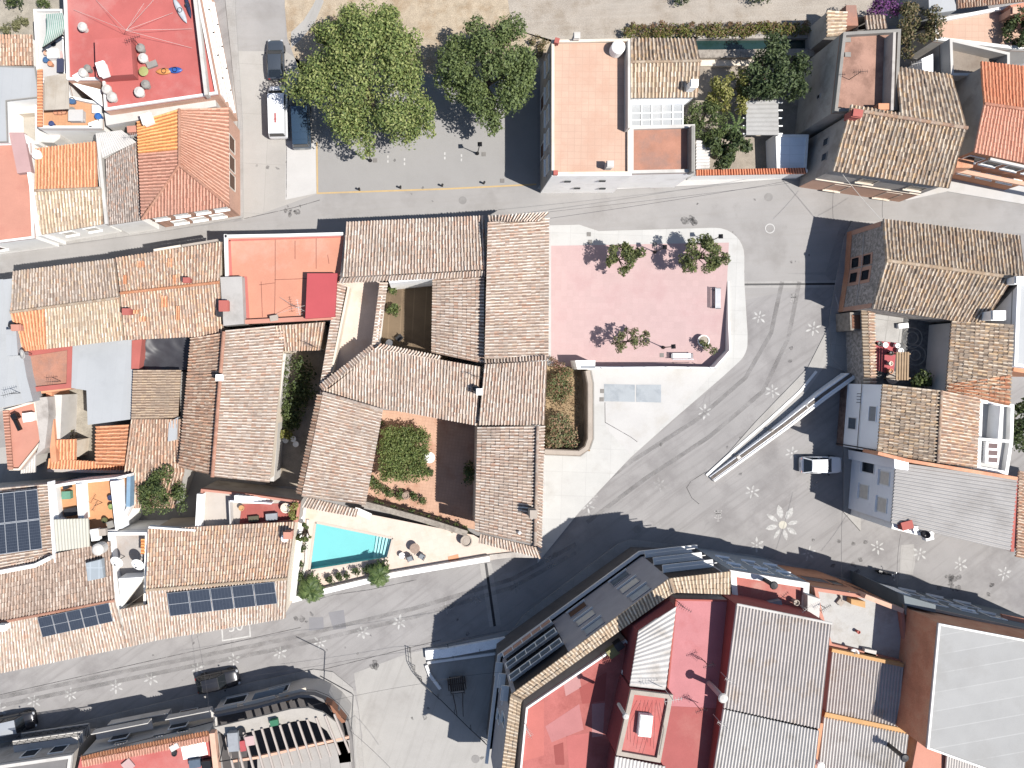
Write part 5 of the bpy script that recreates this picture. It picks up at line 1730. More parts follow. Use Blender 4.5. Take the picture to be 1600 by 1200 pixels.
# terrace sheet as four pieces round the pool
o0, o1, o2, o3, o4, o5, o6, o7, o8 = ow
i0, i1, i2, i3 = iw
for poly in ([o0, i0, i3, o2, o1], [i3, i2, o6, o5, o4, o3, o2], [i2, i1, o7, o6], [i1, i0, o0, o8, o7]):
    ar = sum(poly[k].x * poly[(k + 1) % len(poly)].y - poly[(k + 1) % len(poly)].x * poly[k].y for k in range(len(poly)))
    mb.add(poly, [tuple(range(len(poly))) if ar > 0 else tuple(range(len(poly) - 1, -1, -1))])
mb.build('pool_terrace', peach, h.root)
pool_m = surf('pool_lining', '#a2dcdc', .03, .6, speck=.02, k=1.5)
mb = MB()
fl = [Vector((p.x, p.y, .06)) for p in iw]
for k in range(4):
    j = (k + 1) % 4
    mb.add([iw[k], iw[j], fl[j], fl[k]], [(0, 1, 2, 3)])
mb.add(fl, [(0, 1, 2, 3)])
pb = mb.build('pool_basin', pool_m, h.root)
for k in range(5):
    f = k / 5
    a0, a1 = lerp((588, 836), (614, 841), f), lerp((588, 836), (614, 841), f + .17)
    b0, b1 = lerp((582, 876), (606, 872), f), lerp((582, 876), (606, 872), f + .17)
    z1 = .2 + k * .2
    q = [P(u, v, zz) for u, v in (a0, a1, b1, b0)]
    MB().prism([(p.x, p.y) for p in q], .07, z1).build('pool_step', surf('pool_steps', '#d4f2f2', .03, .6, speck=.02, k=1.7), pb)
t = NT('pool_water')
tb = t.n('ShaderNodeBsdfTransparent')
tb.inputs[0].default_value = (.8, .96, .97, 1)
gl = t.n('ShaderNodeBsdfGlossy')
gl.inputs['Roughness'].default_value = .08
mx = t.n('ShaderNodeMixShader')
mx.inputs[0].default_value = .05
t.l(tb.outputs[0], mx.inputs[1])
t.l(gl.outputs[0], mx.inputs[2])
t.l(mx.outputs[0], t.t.nodes['Material Output'].inputs[0])
MB().add([Vector((p.x, p.y, 1.2)) for p in iw], [(0, 1, 2, 3)]).build('pool_water', t.m, h.root)
cop = MB()
for k in range(4):
    strip(cop, [iw[k], iw[(k + 1) % 4]], .22, 1.28, 1.33)
cop.build('pool_coping', surf('pool_rim', '#f7e6d4', .04, .8, speck=.03), h.root)
Hvilla = h
t = thing('pool_street_wall', 'pale wall along the street below the pool terrace', 'wall', P(640, 893, 0))
strip(MB(), [P(456, 938, 1.9), P(507, 924, 1.9), P(612, 899, 1.9), P(700, 884, 1.9), P(765, 873, 1.9)], .5, 0, 1.9).build('wall', white_w, t)
strip(MB(), [P(765, 871, 1.5), P(800, 867, 1.5), P(846, 868, 1.5)], .5, 0, 1.5).build('end_wall', grey_w, t)
t = thing('pool_side_wall', 'white wall between the pool terrace and the solar roofed house', 'wall', P(462, 860, 0))
strip(MB(), [P(471, 792, 2.4), P(466, 850, 2.4), P(456, 938, 2.4)], .55, 0, 2.4).build('wall', white_w, t)
strip(MB(), [P(481, 812, 1.5), P(478, 880, 1.5), P(466, 925, 1.5)], .25, 0, 1.5).build('planter_edge', lgrey_w, t)
t = thing('rubble_wall', 'rough stone wall between the patio garden and the pool terrace', 'wall', P(650, 815, 0))
strip(MB(), [P(566, 787, 2.2), P(590, 793, 2.2), P(660, 812, 2.2), P(730, 834, 2.2)], .55, 0, 2.2).build('wall', stone_cap, t)

# ================================================================== PLAZA AND RAMP WALLS
t = thing('plaza_wall', 'low white wall stepping up along the south and east edge of the pink plaza', 'wall', P(1050, 574, 0))
strip(MB(), [P(1138, 440, .15), P(1139, 500, .7), P(1141, 548, 1.15), P(1117, 575, 1.5), P(1040, 574, 1.8), P(930, 574, 2.1)], .16, 0, [.2, .7, 1.15, 1.5, 1.8, 2.1]).build('wall', white_w, t)
mb = MB()
for u, v in ((940, 576), (975, 576), (1010, 576), (1045, 576), (1080, 576), (1112, 576)):
    q = P(u, v, 1.6)
    mb.tube([(q.x, q.y, 1.5), (q.x, q.y, 2.75)], .03, 5)
q = [P(u, 576, 2.75) for u in (935, 1000, 1060, 1115)]
mb.tube(q, .03, 5)
mb.build('handrail', lgrey_w, t)
t = thing('planter_block', 'white square block at the corner of the plaza and the planted bed', 'planter', P(912, 570, 0))
q = [P(u, v, 2.6) for u, v in ((899, 563), (930, 563), (930, 577), (902, 577))]
MB().prism([(p.x, p.y) for p in q], 0, 2.6).build('block', white_w, t)
q = [P(u, v, 2.62) for u, v in ((907, 571), (930, 571), (930, 576), (907, 576))]
MB().prism([(p.x, p.y) for p in q], 2.6, 2.62).build('panel', grey_sh, t)
t = thing('planting_bed_wall', 'tan capped wall with rounded corner around the dry planted bed', 'wall', P(885, 640, 0))
pl = [(862, 571, 1.9), (918, 579, 1.9), (922, 600, 1.9), (922, 685, 1.9), (917, 700, 1.9), (905, 708, 1.9), (851, 706, 1.9)]
strip(MB(), [P(*p) for p in pl[1:]], .55, 0, 1.84).build('wall', surf('bed_wall', '#bda793', .15, 1.2, stain='#8f7a68', speck=.1), t)
strip(MB(), [P(*p) for p in pl[1:]], .4, 1.84, 1.92).build('coping', tan_cap, t)
strip(MB(), [P(p[0] + 5 if i < 4 else p[0] + 2, p[1] + (4 if i > 3 else 0), 1.5) for i, p in enumerate(pl[1:])], .18, 0, 1.5).build('outer_coping', grey_cap, t)
ground('planting_soil', [(845, 570), (918, 576), (922, 705), (845, 710)], .15, surf('dry_bed', '#c9a16a', .2, .9, stain='#b5814e', speck=.2))
bush('bed_shrub', 'large flowering shrub with orange-brown tips in the lower half of the bed', [(872, 660, 1.3, 1.2), (885, 668, 1.3, 1.1), (866, 682, 1.3, 1.2), (890, 685, 1.2, 1.0), (876, 690, 1.1, .9)], leafmat('flowering_leaf', ['#66744a', '#86945e', '#a3a56c', '#d9996a']), 4600, .2, 20)
bush('bed_shrub', 'dark green shrub in the upper half of the bed beside the villa', [(890, 605, 1.0, .8), (880, 620, 1.0, .8), (868, 600, 1.3, 1.1), (876, 590, 1.2, .9), (864, 618, 1.2, .9), (885, 583, 1.0, .8)], leafmat('bed_leaf', ['#5d6d46', '#7a8a58', '#9aa06c', '#c98a5a']), 3200, .2, 21)
bush('red_shrub', 'small red-leaved shrub at the plaza corner beside the villa', [(866, 568, .9, .6), (875, 572, .9, .5), (862, 560, .8, .4)], leaf_red, 420, .16, 22)
mb = MB()
g = np.random.default_rng(5)
a, b = P(850, 580, 0), P(905, 705, 0)
n = 1500
x = g.uniform(a.x, b.x, n)
y = g.uniform(b.y, a.y, n)
vs, fs = [], []
for i in range(n):
    L = .35 * g.uniform(.5, 1)
    an = g.uniform(0, 6.28)
    d = Vector((math.cos(an), math.sin(an), 0)) * .05
    tip = Vector((x[i] + g.uniform(-.15, .15), y[i] + g.uniform(-.15, .15), .15 + L))
    k = len(vs)
    vs += [Vector((x[i], y[i], .15)) - d, Vector((x[i], y[i], .15)) + d, tip]
    fs.append((k, k + 1, k + 2))
mb.add(vs, fs)
tag(mb.build('bed_grass', leaf_grass), None, None, None, 'stuff')

t = thing('ramp_wall', 'long tapering retaining wall with stone top and white kerb beside the parking lane', 'wall', P(1220, 665, 0))
zs_ = [.3, .6, .9, 1.15, 1.3]
left = [(1110, 744), (1160, 700), (1215, 655), (1275, 607), (1318, 581)]
w0 = [P(u, v, 0) for u, v in ((1108, 745), (1158, 702), (1207, 660), (1258, 618), (1302, 588))]
pts = []
mb = MB()
top_l = [P(u, v, z) for (u, v), z in zip(((1109, 745), (1166, 703), (1224, 660), (1283, 613), (1326, 583)), zs_)]
top_r = [P(u, v, z) for (u, v), z in zip(((1116, 752), (1173, 711), (1231, 669), (1291, 623), (1338, 589)), zs_)]
for i in range(4):
    vs = []
    for p in (top_l[i], top_l[i + 1], top_r[i + 1], top_r[i]):
        vs.append(p)
    lo = [Vector((p.x, p.y, 0)) for p in vs]
    mb.add(vs + lo, [(0, 1, 2, 3), (0, 4, 5, 1), (2, 6, 7, 3), (1, 5, 6, 2), (0, 3, 7, 4)], 0)
bm_o = mb.build('wall', blue_w, t)
strip(MB(), [a_.lerp(b_, .35) for a_, b_ in zip(top_l, top_r)], .32, [z - .02 for z in zs_], [z + .06 for z in zs_]).build('stone_top', surf('ramp_stone', '#9a8e84', .25, 2, stain='#6f6660', stain_at=.5, stain_scale=2, speck=.2), t)
strip(MB(), [a_.lerp(b_, .92) for a_, b_ in zip(top_l, top_r)], .2, [0] * 5, [z + .1 for z in zs_]).build('white_kerb', white_cap, t)
for i, f in enumerate((.2, .45, .7)):
    q = top_l[0].lerp(top_l[-1], f)
    z = .3 + 1.0 * f
    MB().box((q.x + .12, q.y - .1, z * .5 + .05), (.35, .35, z + .12), math.radians(38)).build('pilaster', lgrey_w, t)
t = thing('ramp_kerb', 'white kerb line along the street side of the retaining wall', 'kerb', P(1190, 670, 0))
strip(MB(), [P(u, v, .14) for u, v in ((1104, 743), (1150, 701), (1200, 658), (1250, 612), (1276, 580))], .25, 0, .14).build('kerb', white_cap, t)
lbl = MB()

# ================================================================== EAST BLOCK
h = House('stone_house', 'stone gable house with long lichen tiled roof beside the junction', 'house', (1470, 425))
h.tile((1385, 407), (1602, 436), (1594, 368), (1380, 342), 7.0, 6.0, right_t, pitch=.34, hgt=.09)
h.tile((1385, 407), (1583, 434), (1537, 508), (1363, 482), 7.0, 5.9, right_t, pitch=.34, hgt=.09)
h.ridge([(1385, 407, 7.03), (1602, 436, 7.03)], beige_t, .16)
h.wall([(1363, 482, 5.9), (1385, 407, 6.9), (1380, 342, 6.0), (1594, 368, 6.0), (1602, 436, 6.9), (1537, 508, 5.9)], stone_w, inset=.12)
a, b, c3 = (Vector(h.out[k]) for k in (0, 1, 2))
for p, q in ((a, b), (b, c3)):
    e = (q - p).normalized()
    n = Vector((e.y, -e.x))
    if (p + n - P(1470, 425, 6).xy).length < (p - n - P(1470, 425, 6).xy).length:
        n = -n
    MB().prism([tuple(p + n * .0), tuple(q + n * .0), tuple(q + n * .06), tuple(p + n * .06)], 0, .95).build('brick_plinth', brown_w, h.root)
    for f in ((0, .1) if p is a else (.88, 1)),:
        s0, s1 = p.lerp(q, f[0]), p.lerp(q, f[1])
        MB().prism([tuple(s0), tuple(s1), tuple(s1 + n * .05), tuple(s0 + n * .05)], .95, 5.6).build('brick_quoin', brick_w, h.root)
    f = (.6, .98) if p is a else (.02, .3)
    s0, s1 = p.lerp(q, f[0]), p.lerp(q, f[1])
    MB().prism([tuple(s0), tuple(s1), tuple(s1 + n * .04), tuple(s0 + n * .04)], 1.0, 4.6).build('brick_panel', brick_w, h.root)
for z in (1.9, 3.8):
    h.window(0, .78, z, .9, 1.0, glass_m, glass_m, out=.07)
    h.window(1, .14, z, .9, 1.0, glass_m, glass_m, out=.07)
h.chimney(1558, 493, 6.0, 7.2, 1.1, .8, white_w)
h.chimney(1592, 438, 6.7, 7.8, .8, .6, white_w)
h.antenna(1418, 484, 5.9, 7.4, 10, lgrey_w)
mb = MB()
for (f, z) in ((.3, 3.0),):
    p, q = Vector(h.out[0]).lerp(Vector(h.out[1]), .1), Vector(h.out[1]).lerp(Vector(h.out[2]), .8)
    off_ = Vector((-.12, 0))
    mb.tube([(p.x + off_.x, p.y, 3.1), (h.out[1][0] - .12, h.out[1][1], 3.1), (q.x - .12, q.y, 3.1)], .03, 5)
mb.build('wall_cable', lgrey_w, h.root)

h = House('stone_patio', 'stone walled patio with tile coping, red carpet and dark paving', 'patio', (1420, 545))
h.tile((1356, 483), (1360, 600), (1351, 600), (1346, 483), 3.6, 3.3, beige_t, name='tile_coping', pitch=.3)
h.tile((1356, 483), (1360, 600), (1369, 600), (1366, 484), 3.6, 3.3, yel_t, name='tile_coping', pitch=.3)
h.fence([(1355, 483), (1359, 602)], 0, 3.35, .55, stone_w, 'street_wall')
h.slab([(1355, 480), (1500, 500), (1490, 620), (1355, 620)], 2.3, 2.42, surf('dark_paving', '#8f8f8f', .2, 2.2, stain='#6d6d6d', stain_at=.5, stain_scale=2.5, speck=.2), 'patio_floor')
h.slab([(1366, 486), (1412, 492), (1408, 536), (1366, 532)], 2.42, 2.45, surf('patio_concrete', '#dedbd5', .08, .8, stain='#c9c5be', speck=.08, grid=(1.3, 2.8, 8, 0, .03), joint=.6), 'concrete_floor')
h.slab([(1364, 532), (1402, 536), (1396, 585), (1366, 578)], 2.43, 2.47, plain('red_carpet', '#df5a60', .9), 'carpet')
mb = MB()
for r0, u, v in ((1.0, 1425, 528), (.6, 1425, 528), (1.0, 1430, 555), (.5, 1430, 555)):
    c = P(u, v, 2.43)
    mb.tube([c + Vector((r0 * math.cos(t_ * .314), r0 * math.sin(t_ * .314), 0)) for t_ in range(21)], .06, 4)
mb.build('mosaic_ring', grey_cap, h.root)
mb = MB()
for k in range(5):
    u = 1402.5 + k * 4.2
    strip(mb, [P(u, 550, 4.5), P(u - 1, 594, 4.5)], .17, 4.4, 4.5)
mb.build('pergola_slat', wood_m, h.root)
mb = MB()
for v in (553, 591):
    strip(mb, [P(1400, v, 4.38), P(1423, v, 4.38)], .12, 4.26, 4.38)
for u, v in ((1401, 553), (1421, 553), (1401, 591), (1421, 591)):
    q = P(u, v, 4.3)
    mb.tube([(q.x, q.y, 2.4), (q.x, q.y, 4.3)], .06, 6)
mb.build('pergola_frame', wood_m, h.root)
clutter(h, [('flower_pot', 1384, 539, .5, .5, .5, 0, white_w), ('flower_pot', 1403, 540, .45, .45, .5, 0, white_w), ('flower_pot', 1408, 548, .5, .5, .5, 0, white_w), ('flower_pot', 1393, 552, .45, .45, .5, 0, DARKM),
            ('flower_pot', 1392, 568, .45, .45, .5, 0, cream_w), ('flower_pot', 1392, 580, .5, .5, .5, 0, brown_w), ('garden_bench', 1412, 509, .9, .45, .4, 5, white_w), ('flower_pot', 1375, 537, .4, .4, .5, 0, black_m), ('flower_pot', 1395, 590, 1.2, 1.2, .4, 0, tan_cap)], 2.45)
bush('patio_shrub', 'bright green shrub in the dark corner of the stone patio', [(1440, 590, 3.8, .8), (1434, 596, 3.6, .7), (1446, 598, 3.5, .6)], leaf_md, 700, .3, 30)
h.slab([(1328, 488), (1346, 488), (1347, 517), (1329, 516)], 0, 2.6, stone_cap, 'gate_surround')
o = h.slab([(1331, 492), (1344, 492), (1345, 514), (1332, 513)], 2.0, 2.64, plain('rust_gate', '#a35a36', .8), 'gate')
h = House('rusty_tile_house', 'house with ribbed clay roof turning rusty orange at its lower corner', 'house', (1530, 565))
h.tile((1584, 507), (1579, 633), (1478, 612), (1487, 501), 6.6, 5.7, right_t, pitch=.33)
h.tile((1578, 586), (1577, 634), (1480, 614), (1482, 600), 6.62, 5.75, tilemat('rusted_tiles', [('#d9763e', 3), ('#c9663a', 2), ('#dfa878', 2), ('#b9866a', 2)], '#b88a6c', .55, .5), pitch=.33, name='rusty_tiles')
h.wall([(1487, 501, 5.7), (1478, 612, 5.7), (1579, 633, 6.5), (1584, 507, 6.5)], lgrey_w)
h = House('blue_white_house', 'pale blue-white house side on the right border', 'house', (1620, 520))
h.flat([(1590, 440), (1680, 450), (1680, 585), (1585, 572)], 6.0, zinc, blue_w, .3, .5, wallm=blue_w)
h.fence([(1584, 576), (1640, 585)], 0, 5.4, .5, orange_w, 'side_wall')
h = House('white_shutter_house', 'white house with ribbed yellow-grey tiled roof and shuttered windows facing the parked hatchback', 'house', (1450, 665))
h.tile((1471, 610), (1465, 723), (1371, 708), (1379, 600), 7.5, 6.7, right_t, pitch=.31)
h.tile((1471, 610), (1465, 723), (1526, 731), (1532, 622), 7.5, 6.9, yel_t, pitch=.31)
h.ridge([(1471, 610, 7.53), (1465, 723, 7.53)], yel_t)
h.wall([(1379, 600, 6.7), (1371, 708, 6.7), (1465, 723, 7.4), (1526, 731, 6.9), (1532, 622, 6.9), (1471, 610, 7.4)], blue_w, inset=.06)
h.window(0, .44, 5.5, 1.5, 1.2, blue_w, grey_sh)
h.window(0, .62, 2.4, 1.2, 1.4, pvc, glass_b)
for k in range(4):
    h.window(0, .15 + k * .045, 3.2, .2, .9, blue_w, glass_m, name='vent_window')
a, b = Vector(h.out[0]), Vector(h.out[1])
e = (b - a).normalized()
n = Vector((e.y, -e.x))
n = n if n.x < 0 else -n
MB().prism([tuple(a), tuple(b), tuple(b + n * .06), tuple(a + n * .06)], 0, 1.1).build('stone_plinth', surf('brown_stone_plinth', '#b08f82', .2, 2, stain='#8a6c62', stain_at=.5, stain_scale=2.5, speck=.2), h.root)
mb = MB()
mb.tube([(*(a + n * .1), 3.6), (*(b + n * .1), 3.6), (*(b + n * .1), 6.2)], .03, 5)
mb.build('wall_cable', DARKM, h.root)
MB().tube([(*(b.lerp(a, .03) + n * .12), .1), (*(b.lerp(a, .03) + n * .12), 6.5)], .06, 6).build('drainpipe', DARKM, h.root)
h = House('corrugated_house', 'white house with grey corrugated roof below the tiled one', 'house', (1490, 780))
h.tile((1590, 748), (1579, 861), (1393, 817), (1400, 722), 7.5, 7.0, surf('grey_fibre_cement', '#cbc8c5', .08, .5, stain='#b9b5b1', stain_at=.58, speck=.08, k=1.2), pitch=.33, hgt=.08, prof=WAVE, step=0, jit=0)
h.wall([(1400, 722, 7.0), (1393, 817, 7.0), (1579, 861, 7.4), (1590, 748, 7.4)], blue_w, inset=.05)
for t, z, w, hh, pm in ((.16, 2.9, 1.3, 2.0, glass_m), (.3, 5.5, 1.3, 1.5, shutter_m), (.62, 2.5, 1.4, 1.5, shutter_m), (.76, 5.4, 1.4, 1.5, shutter_m)):
    h.window(0, t, z, w, hh, pvc, pm, blue_w)
h.slab([(1397, 716), (1420, 720), (1419, 735), (1398, 732)], 0, 7.3, blue_w, 'corner_wall')
h.fence([(1372, 708), (1420, 720), (1590, 748)], 5.4, 7.7, .3, brown_w, 'party_wall')
h.slab([(1395, 816), (1460, 832), (1458, 842), (1393, 826)], 0, 6.6, white_w, 'low_front')
clutter(h, [('chimney_pot', 1418, 821, 1.0, .7, .7, 15, red_w), ('chimney_pot', 1452, 838, .7, .7, .6, 15, white_w), ('chimney_pot', 1431, 826, .4, .4, .7, 0, white_w)], 6.6)
h.dish(1447, 834, 7.5, .4, 200, DARKM, 50, 6.6)
h = House('white_roof_terrace', 'small white roof terrace with a panelled skylight beside the yellow-grey tiles', 'house', (1555, 680))
h.flat([(1531, 624), (1585, 632), (1583, 690), (1575, 742), (1527, 733)], 5.8, surf('white_terrace_floor', '#f2f1ef', .04, .6, stain='#e1dfdc', speck=.03), white_w, .3, .5, wallm=blue_w)
h.fence([(1529, 686), (1582, 690)], 5.8, 6.9, .25, white_w, 'dividing_wall')
h.fence([(1566, 634), (1562, 686)], 5.8, 7.2, .3, white_w, 'side_wall')
o = h.slab([(1541, 690), (1562, 692), (1560, 726), (1539, 724)], 5.8, 6.6, pvc, 'skylight')
for k in range(3):
    h.slab([(1545, 692.5 + k * 11), (1559, 693.5 + k * 11), (1558.5, 701 + k * 11), (1544.5, 700 + k * 11)], 6.6, 6.62, plain('dark_red_glass', '#6a3a3c', .2), 'pane', parent=o)
h = House('narrow_side_house', 'narrow brown wall and tiled roof strip at the right border', 'house', (1600, 810))
h.tile((1592, 735), (1588, 870), (1680, 890), (1680, 755), 4.6, 4.0, rust_t)
h.fence([(1588, 745), (1582, 862)], 0, 4.8, .3, red_w, 'red_wall')
tree('garden_tree', 'dark leafy tree behind the white roof terrace on the right border', 1600, 660, 3.0, 2.4, 1.6, leaf_dk, bark_m, 2600, .3, 26, 31, ry=3.0)

# ================================================================== SOUTH BLOCK (bottom right)
h = House('street_apartment_block', 'tall apartment block with grey clad street front and beige tiled eaves', 'building', (960, 960))
ZT, ZI = 11.6, 12.0
O = [(776, 1270), (798, 1086), (1046, 904), (1142, 893)]
I = [(796, 1270), (815, 1095), (1053, 926), (1141, 929)]
for k, nm in ((0, 'a'), (1, 'b'), (2, 'c')):
    h.tile(I[k], I[k + 1], O[k + 1], O[k], ZI, ZT, beige_t, pitch=.3, hgt=.05, tl=.38, step=.03)
for k in (1, 2):
    h.ridge([(*O[k], ZT + .05), (*I[k], ZI + .05)], beige_t)
# body under the eaves
ow = [P(u, v, ZT) for u, v in O]
iw = [P(u, v, ZI) for u, v in I]
body = offset([(p.x, p.y) for p in ow] + [(p.x, p.y) for p in iw[::-1]], .25)
MB().prism(body, 3.2, 11.5, top=True).build('wall', dgrey_w, h.root)
low = offset([(p.x, p.y) for p in ow] + [(p.x, p.y) for p in iw[::-1]], 1.0)
MB().prism(low, 0, 3.2, top=False, bot=False).build('ground_floor', surf('shop_front', '#8c8786', .15, .8, speck=.1), h.root)
h.out = body
mb = MB()
strip(mb, [Vector((*p, 3.2)) for p in offset([(p.x, p.y) for p in ow], -.12)[:4]], .3, 3.05, 3.3)
mb.build('first_floor_band', white_cap, h.root)


def facade(i, f0, f1, z0, z1, mat, name, out=.02, th=.05, parent=None):
    a, b = Vector(h.out[i]), Vector(h.out[(i + 1) % len(h.out)])
    e = (b - a).normalized()
    n = Vector((e.y, -e.x))
    cen = Vector((sum(p[0] for p in h.out) / len(h.out), sum(p[1] for p in h.out) / len(h.out)))
    if n.dot(a - cen) < 0:
        n = -n
    p, q = a.lerp(b, f0), a.lerp(b, f1)
    return MB().prism([tuple(p + n * out), tuple(q + n * out), tuple(q + n * (out + th)), tuple(p + n * (out + th))], z0, z1).build(name, mat, parent or h.root)


# loggias at the left end of the long front and on the corner front
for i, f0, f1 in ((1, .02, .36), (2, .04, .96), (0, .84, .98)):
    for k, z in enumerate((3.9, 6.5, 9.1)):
        facade(i, f0, f1, z, z + 2.0, surf('loggia_shade', '#5a5250', .15, 1, speck=.08), 'loggia_shade_panel', .0, .03)  # flat dark panel, shade of the open recess painted in
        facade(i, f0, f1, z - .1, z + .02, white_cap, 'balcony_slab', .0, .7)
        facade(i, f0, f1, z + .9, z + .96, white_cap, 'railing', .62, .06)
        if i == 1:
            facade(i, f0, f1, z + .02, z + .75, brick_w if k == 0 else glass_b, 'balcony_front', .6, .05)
            a, b = Vector(h.out[1]), Vector(h.out[2])
            for t_ in range(6):
                facade(i, f0 + (f1 - f0) * t_ / 5 * .985, f0 + (f1 - f0) * (t_ / 5 * .985 + .015), z + .02, z + 1.0, pvc, 'baluster', .61, .06)
for f, zs, m in ((.52, (4.6, 7.2, 9.8), shutter_d), (.82, (4.6, 7.2, 9.8), glass_b)):
    for k, z in enumerate(zs):
        h.window(1, f + .012 * k, z, 2.0, 1.4, dgrey_w, m if k == 0 else (lgrey_w if k == 1 else plain('pale_shutter', '#c6d2df', .5)), white_cap)
h.window(0, .5, 5.2, .9, 1.3, pvc, glass_m, white_cap)
h.window(0, .62, 8.2, .9, 1.3, pvc, glass_m, white_cap)
facade(1, .0, 1.0, 11.3, 11.5, white_cap, 'eave_moulding', .0, .12)
# inner roofs of the block
h.slab([(790, 1270), (812, 1085), (1050, 915), (1142, 915), (1142, 960), (1050, 990), (970, 1030), (850, 1110), (830, 1270)], 7.0, 9.0, surf('gutter_roof', '#8d8a8c', .1, .6, speck=.06), 'valley_gutter')
h.flat([(822, 1106), (978, 1000), (986, 1008), (968, 1082), (948, 1270), (806, 1270)], 10.9, red_roof2, white_cap, .16, .3, wallm=grey_w)
h.slab([(968, 1003), (1058, 945), (1044, 1075), (985, 1075), (962, 1180), (940, 1270), (960, 1270), (985, 1180)], 6.0, 9.0, grey_w, 'inner_core')
h.tile((1057, 946), (1040, 1078), (984, 1072), (998, 986), 14.0, 13.8, fibro3, pitch=.42, hgt=.06, prof=WAVE, step=0, jit=0, name='sheet_roof', clip=[((998, 986, 13.9), (1060, 944, 13.9), (1020, 1050))])
h.slab([(998, 988), (1056, 948), (1040, 1076), (985, 1071)], 8.0, 13.6, surf('maroon_wall', '#a9464a', .1, .8, speck=.06), 'lift_house')
h.flat([(986, 1078), (1052, 1086), (1032, 1192), (963, 1180)], 14.0, red_paint, tan_cap, .35, .25, wallm=surf('maroon_wall', '#a9464a'), name='stair_roof')
c = P(1009, 1135, 14.55)
o = MB().box((c.x, c.y, 14.25), (1.05, 1.75, .5), math.radians(-6)).build('skylight', pvc, h.root)
MB().box((c.x, c.y, 14.53), (.95, 1.65, .06), math.radians(-6)).build('skylight_dome', white_cap, o)
h.tile((962, 1182), (1040, 1198), (1030, 1270), (950, 1270), 13.7, 13.5, fibro3, pitch=.3, hgt=.05, prof=WAVE, step=0, jit=0, name='sheet_roof')
h.slab([(964, 1184), (1038, 1199), (1028, 1268), (952, 1268)], 8.0, 13.3, surf('maroon_wall', '#a9464a'), 'rear_core')
for pts, m_ in (([(852, 1135), (905, 1100), (912, 1140), (862, 1160)], '#df8684'), ([(905, 1075), (948, 1050), (945, 1095), (910, 1100)], '#c4544e'), ([(865, 1165), (880, 1160), (882, 1195), (868, 1195)], '#b9504c'), ([(885, 1150), (920, 1145), (915, 1215), (890, 1215)], '#e2706a'), ([(820, 1110), (850, 1095), (850, 1180), (815, 1190)], '#e8766a'), ([(925, 1100), (945, 1098), (942, 1150), (925, 1152)], '#e09a98'), ([(880, 1066), (905, 1052), (908, 1074), (884, 1088)], '#e39c9a')):
    h.slab(pts, 10.9, 10.906, surf('repaint_' + m_[1:], m_, .06, .6, speck=.05), 'repaint_patch')
h.slab([(1041, 1103), (1126, 1107), (1103, 1268), (1027, 1268)], 10.4, 10.406, surf('red_repaint', '#cf6460', .07, .5, stain='#d87a72', speck=.05), 'repaint_patch')
h.flat([(1056, 936), (1143, 938), (1152, 945), (1128, 1108), (1104, 1270), (1024, 1270), (1042, 1080)], 10.4, red_roof3, red_w, .14, .1, wallm=grey_w)
h.antenna(1070, 950, 10.4, 12.3, -30, DARKM)
h.antenna(1107, 1040, 10.4, 12.0, 200, DARKM, .8)
h.antenna(1095, 1110, 10.4, 12.0, 200, DARKM, .8)
h.antenna(825, 1143, 10.9, 12.5, 120, lgrey_w, .8)
h.antenna(945, 1032, 10.9, 12.5, 200, red_w, .8)
h.antenna(1052, 1094, 14.2, 16.2, 10, lgrey_w, 1.2)
h.pipe(1129, 1090, 10.4, 13.3, .22, lgrey_w)
h.pipe(977, 1118, 13.6, 15.6, .14, lgrey_w)
clutter(h, [('storage_box', 958, 1020, .9, .7, .6, 35, plain('olive_crate', '#a8a050', .7)), ('ventilation_unit', 968, 1010, .7, .6, .8, 35, DARKM)], 10.9)
mb = MB()
for k in range(6):
    p0 = P(1000 + k * 6, 1098, 14.3)
    p1 = P(985 + k * 9, 1160 + 10 * (k % 3), 14.3)
    m = p0.lerp(p1, .5) + Vector((.4 * (k % 3 - 1), 0, 0))
    mb.tube([p0, m, p1], .012, 4)
mb.build('loose_cable', DARKM, h.root)

h = House('pale_blue_house', 'house with pale blue street front, white parapet and red roof terrace', 'house', (1200, 915))
h.flat([(1141, 891), (1265, 911), (1262, 962), (1145, 938)], 8.2, surf('salmon_red_roof', '#e0796c', .08, .5, stain='#eda08c', stain_at=.55, speck=.06), white_cap, .5, .25, wallm=surf('pale_blue_render', '#c3cdd6', .06, .6, speck=.03))
for z in (4.0, 6.6):
    for t in (.2, .55, .85):
        h.window(0, t, z, 1.2, 1.5, pvc, glass_b, blue_w)
h.pipe(1208, 914, 8.2, 10.0, .2, DARKM)
clutter(h, [('ventilation_unit', 1212, 946, 1.1, .7, .6, 10, grey_sh), ('water_tank', 1245, 942, .5, .5, .7, 0, tan_cap)], 8.2)
h.slab([(1262, 930), (1282, 936), (1280, 968), (1262, 960)], 0, 9.2, lgrey_w, 'stair_head')
h.antenna(1260, 952, 8.2, 10.2, 40, lgrey_w)
h = House('orange_trim_house', 'house with pale worn roof membrane, orange front and salmon parapet', 'house', (1340, 970))
h.flat([(1272, 918), (1352, 930), (1412, 952), (1424, 1042), (1296, 1010), (1280, 960)], 7.8, surf('white_membrane', '#e6e5e1', .08, .6, stain='#c9c3b8', stain_at=.56, stain_scale=.6, speck=.08, streak=(20, '#d2cbc0', .4)), salmon_roof, .3, .5, wallm=orange_w)
h.fence([(1352, 932), (1412, 955)], 7.8, 9.0, .4, salmon_w, 'front_parapet')
h.slab([(1330, 936), (1352, 940), (1352, 950), (1330, 944)], 7.8, 8.8, ochre_w, 'ochre_block')
facade_m = surf('recess_wall', '#9b8f90', .1, .8, speck=.06)
h.window(0, .4, 5.0, 2.6, 1.8, orange_w, facade_m)
h.window(0, .8, 5.0, 1.4, 1.8, orange_w, glass_m)
